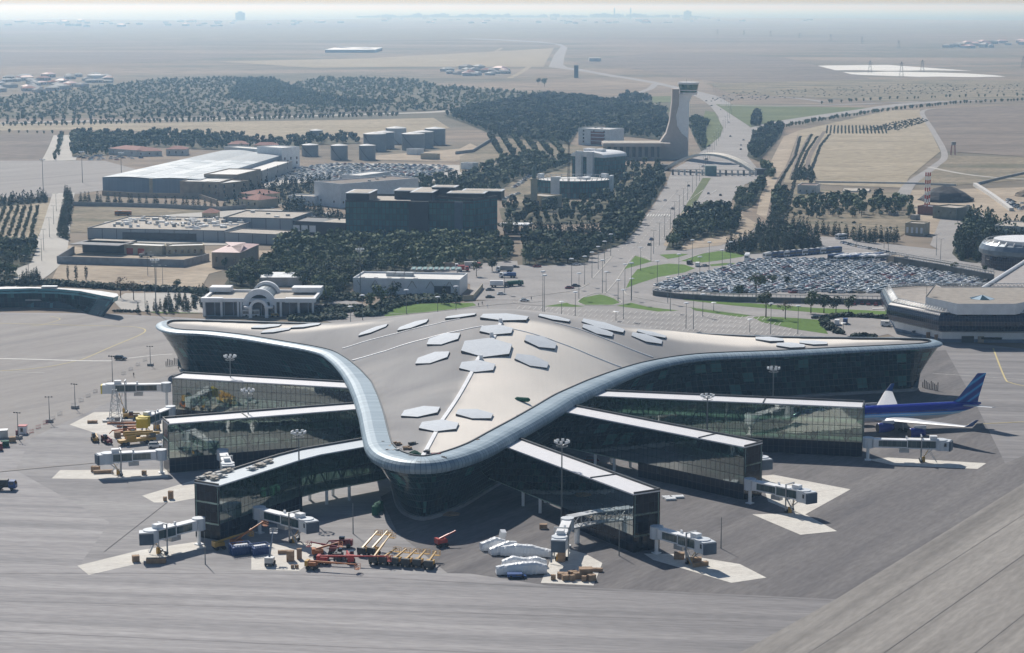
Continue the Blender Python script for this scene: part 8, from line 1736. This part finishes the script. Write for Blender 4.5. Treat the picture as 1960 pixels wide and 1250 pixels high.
for k, (a, c, r, cm, bm2, kw, lb) in enumerate([(862, 515, 5, 'white', 'tan', {}, 'white truck with brown load behind the plant building'), (905, 513, 5, 'red', 'offwhite', {}, 'red and white truck behind the plant building'), (972, 532, 175, 'white', 'blue', {'tipper': True}, 'blue-bodied tipper lorry in the lorry park'), (966, 521, 170, 'white', 'greywall', {}, 'pale lorry behind the blue tipper'), (955, 550, 0, 'darkgrey', 'white', {}, 'lorry with long white box body near the fence'), (985, 548, 30, 'green', 'green', {'tipper': True}, 'dark green lorry right of the white box lorry'), (887, 520, 0, 'red', 'red', {}, 'small red lorry behind the round tree')]):
    truck(*P(a, c), R_(r), lb, M[cm], M[bm2], L=9 if k not in (6,) else 6, **kw)
for k, (a, c) in enumerate([(1634, 584), (1650, 583), (1662, 584), (1676, 585), (1692, 586)]): far_car(*P(a, c), R_(80), 'red' if k % 2 else 'maroon' if False else 'red', 'red car seen through the opening under the ramp', 'red cars under the ramp', name='parked_car')
o = crate(1700, 591, (16, 3, .3), 'pale slab beneath the ramp opening', M['offwhite'], name='slab', group='slabs')

# ------------------------------------------------------------------ street lamps
disc = [(695, 610, 9), (672, 615, 9), (775, 605, 9), (838, 601, 9), (878, 603, 10), (957, 575, 9), (876, 603, 12)][:6]
L1_ = [(240, 0)]
lamps = [(671, 617, 7), (694, 613, 11), (778, 602, 11), (838, 607, 9), (873, 604, 13), (966, 563, 10), (1075, 603, 6), (1101, 611, 12), (1193, 611, 13), (1160, 560, 10), (1153, 562, 16), (1039, 606, 20), (1042, 604, 18), (1313, 629, 11), (1327, 631, 17), (1179, 614, 4), (1435, 638, 6), (1283, 596, 11), (1345, 606, 10), (1209, 574, 10), (1208, 577, 18),
         (1183, 577, 10), (1119, 545, 14), (1133, 532, 13), (1145, 516, 12), (1157, 505, 12), (1169, 490, 12), (1226, 518, 12), (1196, 553, 12), (1108, 572, 12), (1094, 550, 14), (1258, 546, 12), (1299, 532, 12), (1325, 502, 12), (1339, 550, 15), (1357, 523, 16), (1398, 506, 12), (1382, 523, 12), (1278, 580, 12), (1475, 640, 13), (1527, 640, 12), (1366, 596, 4), (1771, 640, 22), (1614, 641, 5)]
poles('disc', 12, lamps, lambda i, it: 'thin street lamp with a pale round head, %s of the plaza roads' % ('left part' if it[0] < 1060 else 'middle part' if it[0] < 1190 else 'right part' if it[0] < 1350 else 'far right part'), 'street lamps on the plaza', 'street lamp', 'street_lamp')
med = [(1246, 500), (1251, 486), (1262, 470), (1272, 455), (1283, 439), (1291, 425), (1300, 411), (1308, 397), (1316, 383), (1325, 369), (1333, 357), (1339, 347)] + [(1346 + k * 4.2, 330 - k * 8.5) for k in range(14)] + [(1398 - k * 4, 212 - k * 4.5) for k in range(9)]
poles('arm', 13, med, lambda i, it: 'slim twin-armed lamp in the line up the middle of the highway, %s stretch' % ('nearest' if it[1] > 420 else 'second' if it[1] > 340 else 'third' if it[1] > 270 else 'fourth' if it[1] > 214 else 'farthest'), 'lamps up the highway', 'street lamp', 'highway_lamp')
poles('arm', 12, [(80, 500), (84, 480), (95, 455), (103, 430), (108, 405), (55, 535), (300, 556), (312, 556), (278, 590), (322, 600), (283, 528), (1640, 470), (1700, 482), (1800, 500), (1840, 560), (1792, 490), (1692, 476)], lambda i, it: 'thin lamp post beside the left road and yards' if it[0] < 400 else 'thin lamp post along the side road above the car park', 'lamps along the side roads', 'street lamp', 'lamp_post')
poles('mast', 24, [(83, 368), (158, 350), (233, 352), (299, 600), (690, 575)], lambda i, it: ['tall light mast on the far left apron', 'tall light mast right of it on the far left apron', 'tall light mast near the left corner of the hangar', 'tall light mast beyond the left wing tip', 'light mast left of the plant building'][i], 'light masts on the far aprons', 'light mast', 'light_mast')
# pylons on the plain
def pylon(px, py, h, label):
    x, y = P(px, py); t = thing('pylon', label, 'pylon', (x, y, 0), 0, 'power pylons on the far plain'); b = MB()
    for s in ((-1, -1), (1, -1), (1, 1), (-1, 1)): b.bar((x + s[0] * 4, y + s[1] * 4, 0), (x + s[0] * .6, y + s[1] * .6, h), .35)
    for k in range(5): w0, w1 = 5 - 4.2 * k / 5, 5 - 4.2 * (k + 1) / 5; b.bar((x - w0, y - w0, h * k / 5), (x + w1, y - w1, h * (k + 1) / 5), .22); b.bar((x + w0, y - w0, h * k / 5), (x - w1, y - w1, h * (k + 1) / 5), .22)
    b.build('lattice', M['darkgrey'], t)
    for z_ in (h * .72, h * .86): b = MB(); b.bar((x - 6, y, z_), (x + 6, y, z_), .35); b.build('crossarm', M['darkgrey'], t)
for k, (a, c) in enumerate([(1725, 147), (1665, 140), (1765, 138), (1958, 130), (1373, 66), (1424, 68), (1475, 70), (1530, 74), (1590, 78), (1650, 84), (1720, 92), (1800, 44), (1870, 46), (1936, 44)]): pylon(a, c, 26 if k else 30, 'thin hazy power pylon standing on the far plain')
# ------------------------------------------------------------------ the air
hz = MB(); hz.box((0, 248000, -2.0), (500000, 500000, 162.0)); ho = hz.build('haze', None); ho.data.materials.clear()
hm = bpy.data.materials.new('haze_air'); hm.use_nodes = True; hn = hm.node_tree; hn.nodes.remove(hn.nodes['Principled BSDF'])
pv = hn.nodes.new('ShaderNodeVolumePrincipled'); pv.inputs['Color'].default_value = (0.40, 0.66, 0.97, 1); pv.inputs['Absorption Color'].default_value = (1, 1, 1, 1); pv.inputs['Density'].default_value = HAZE; pv.inputs['Anisotropy'].default_value = 0.55
hn.links.new(pv.outputs[0], hn.nodes['Material Output'].inputs['Volume']); ho.data.materials.append(hm); ho['kind'] = 'stuff'
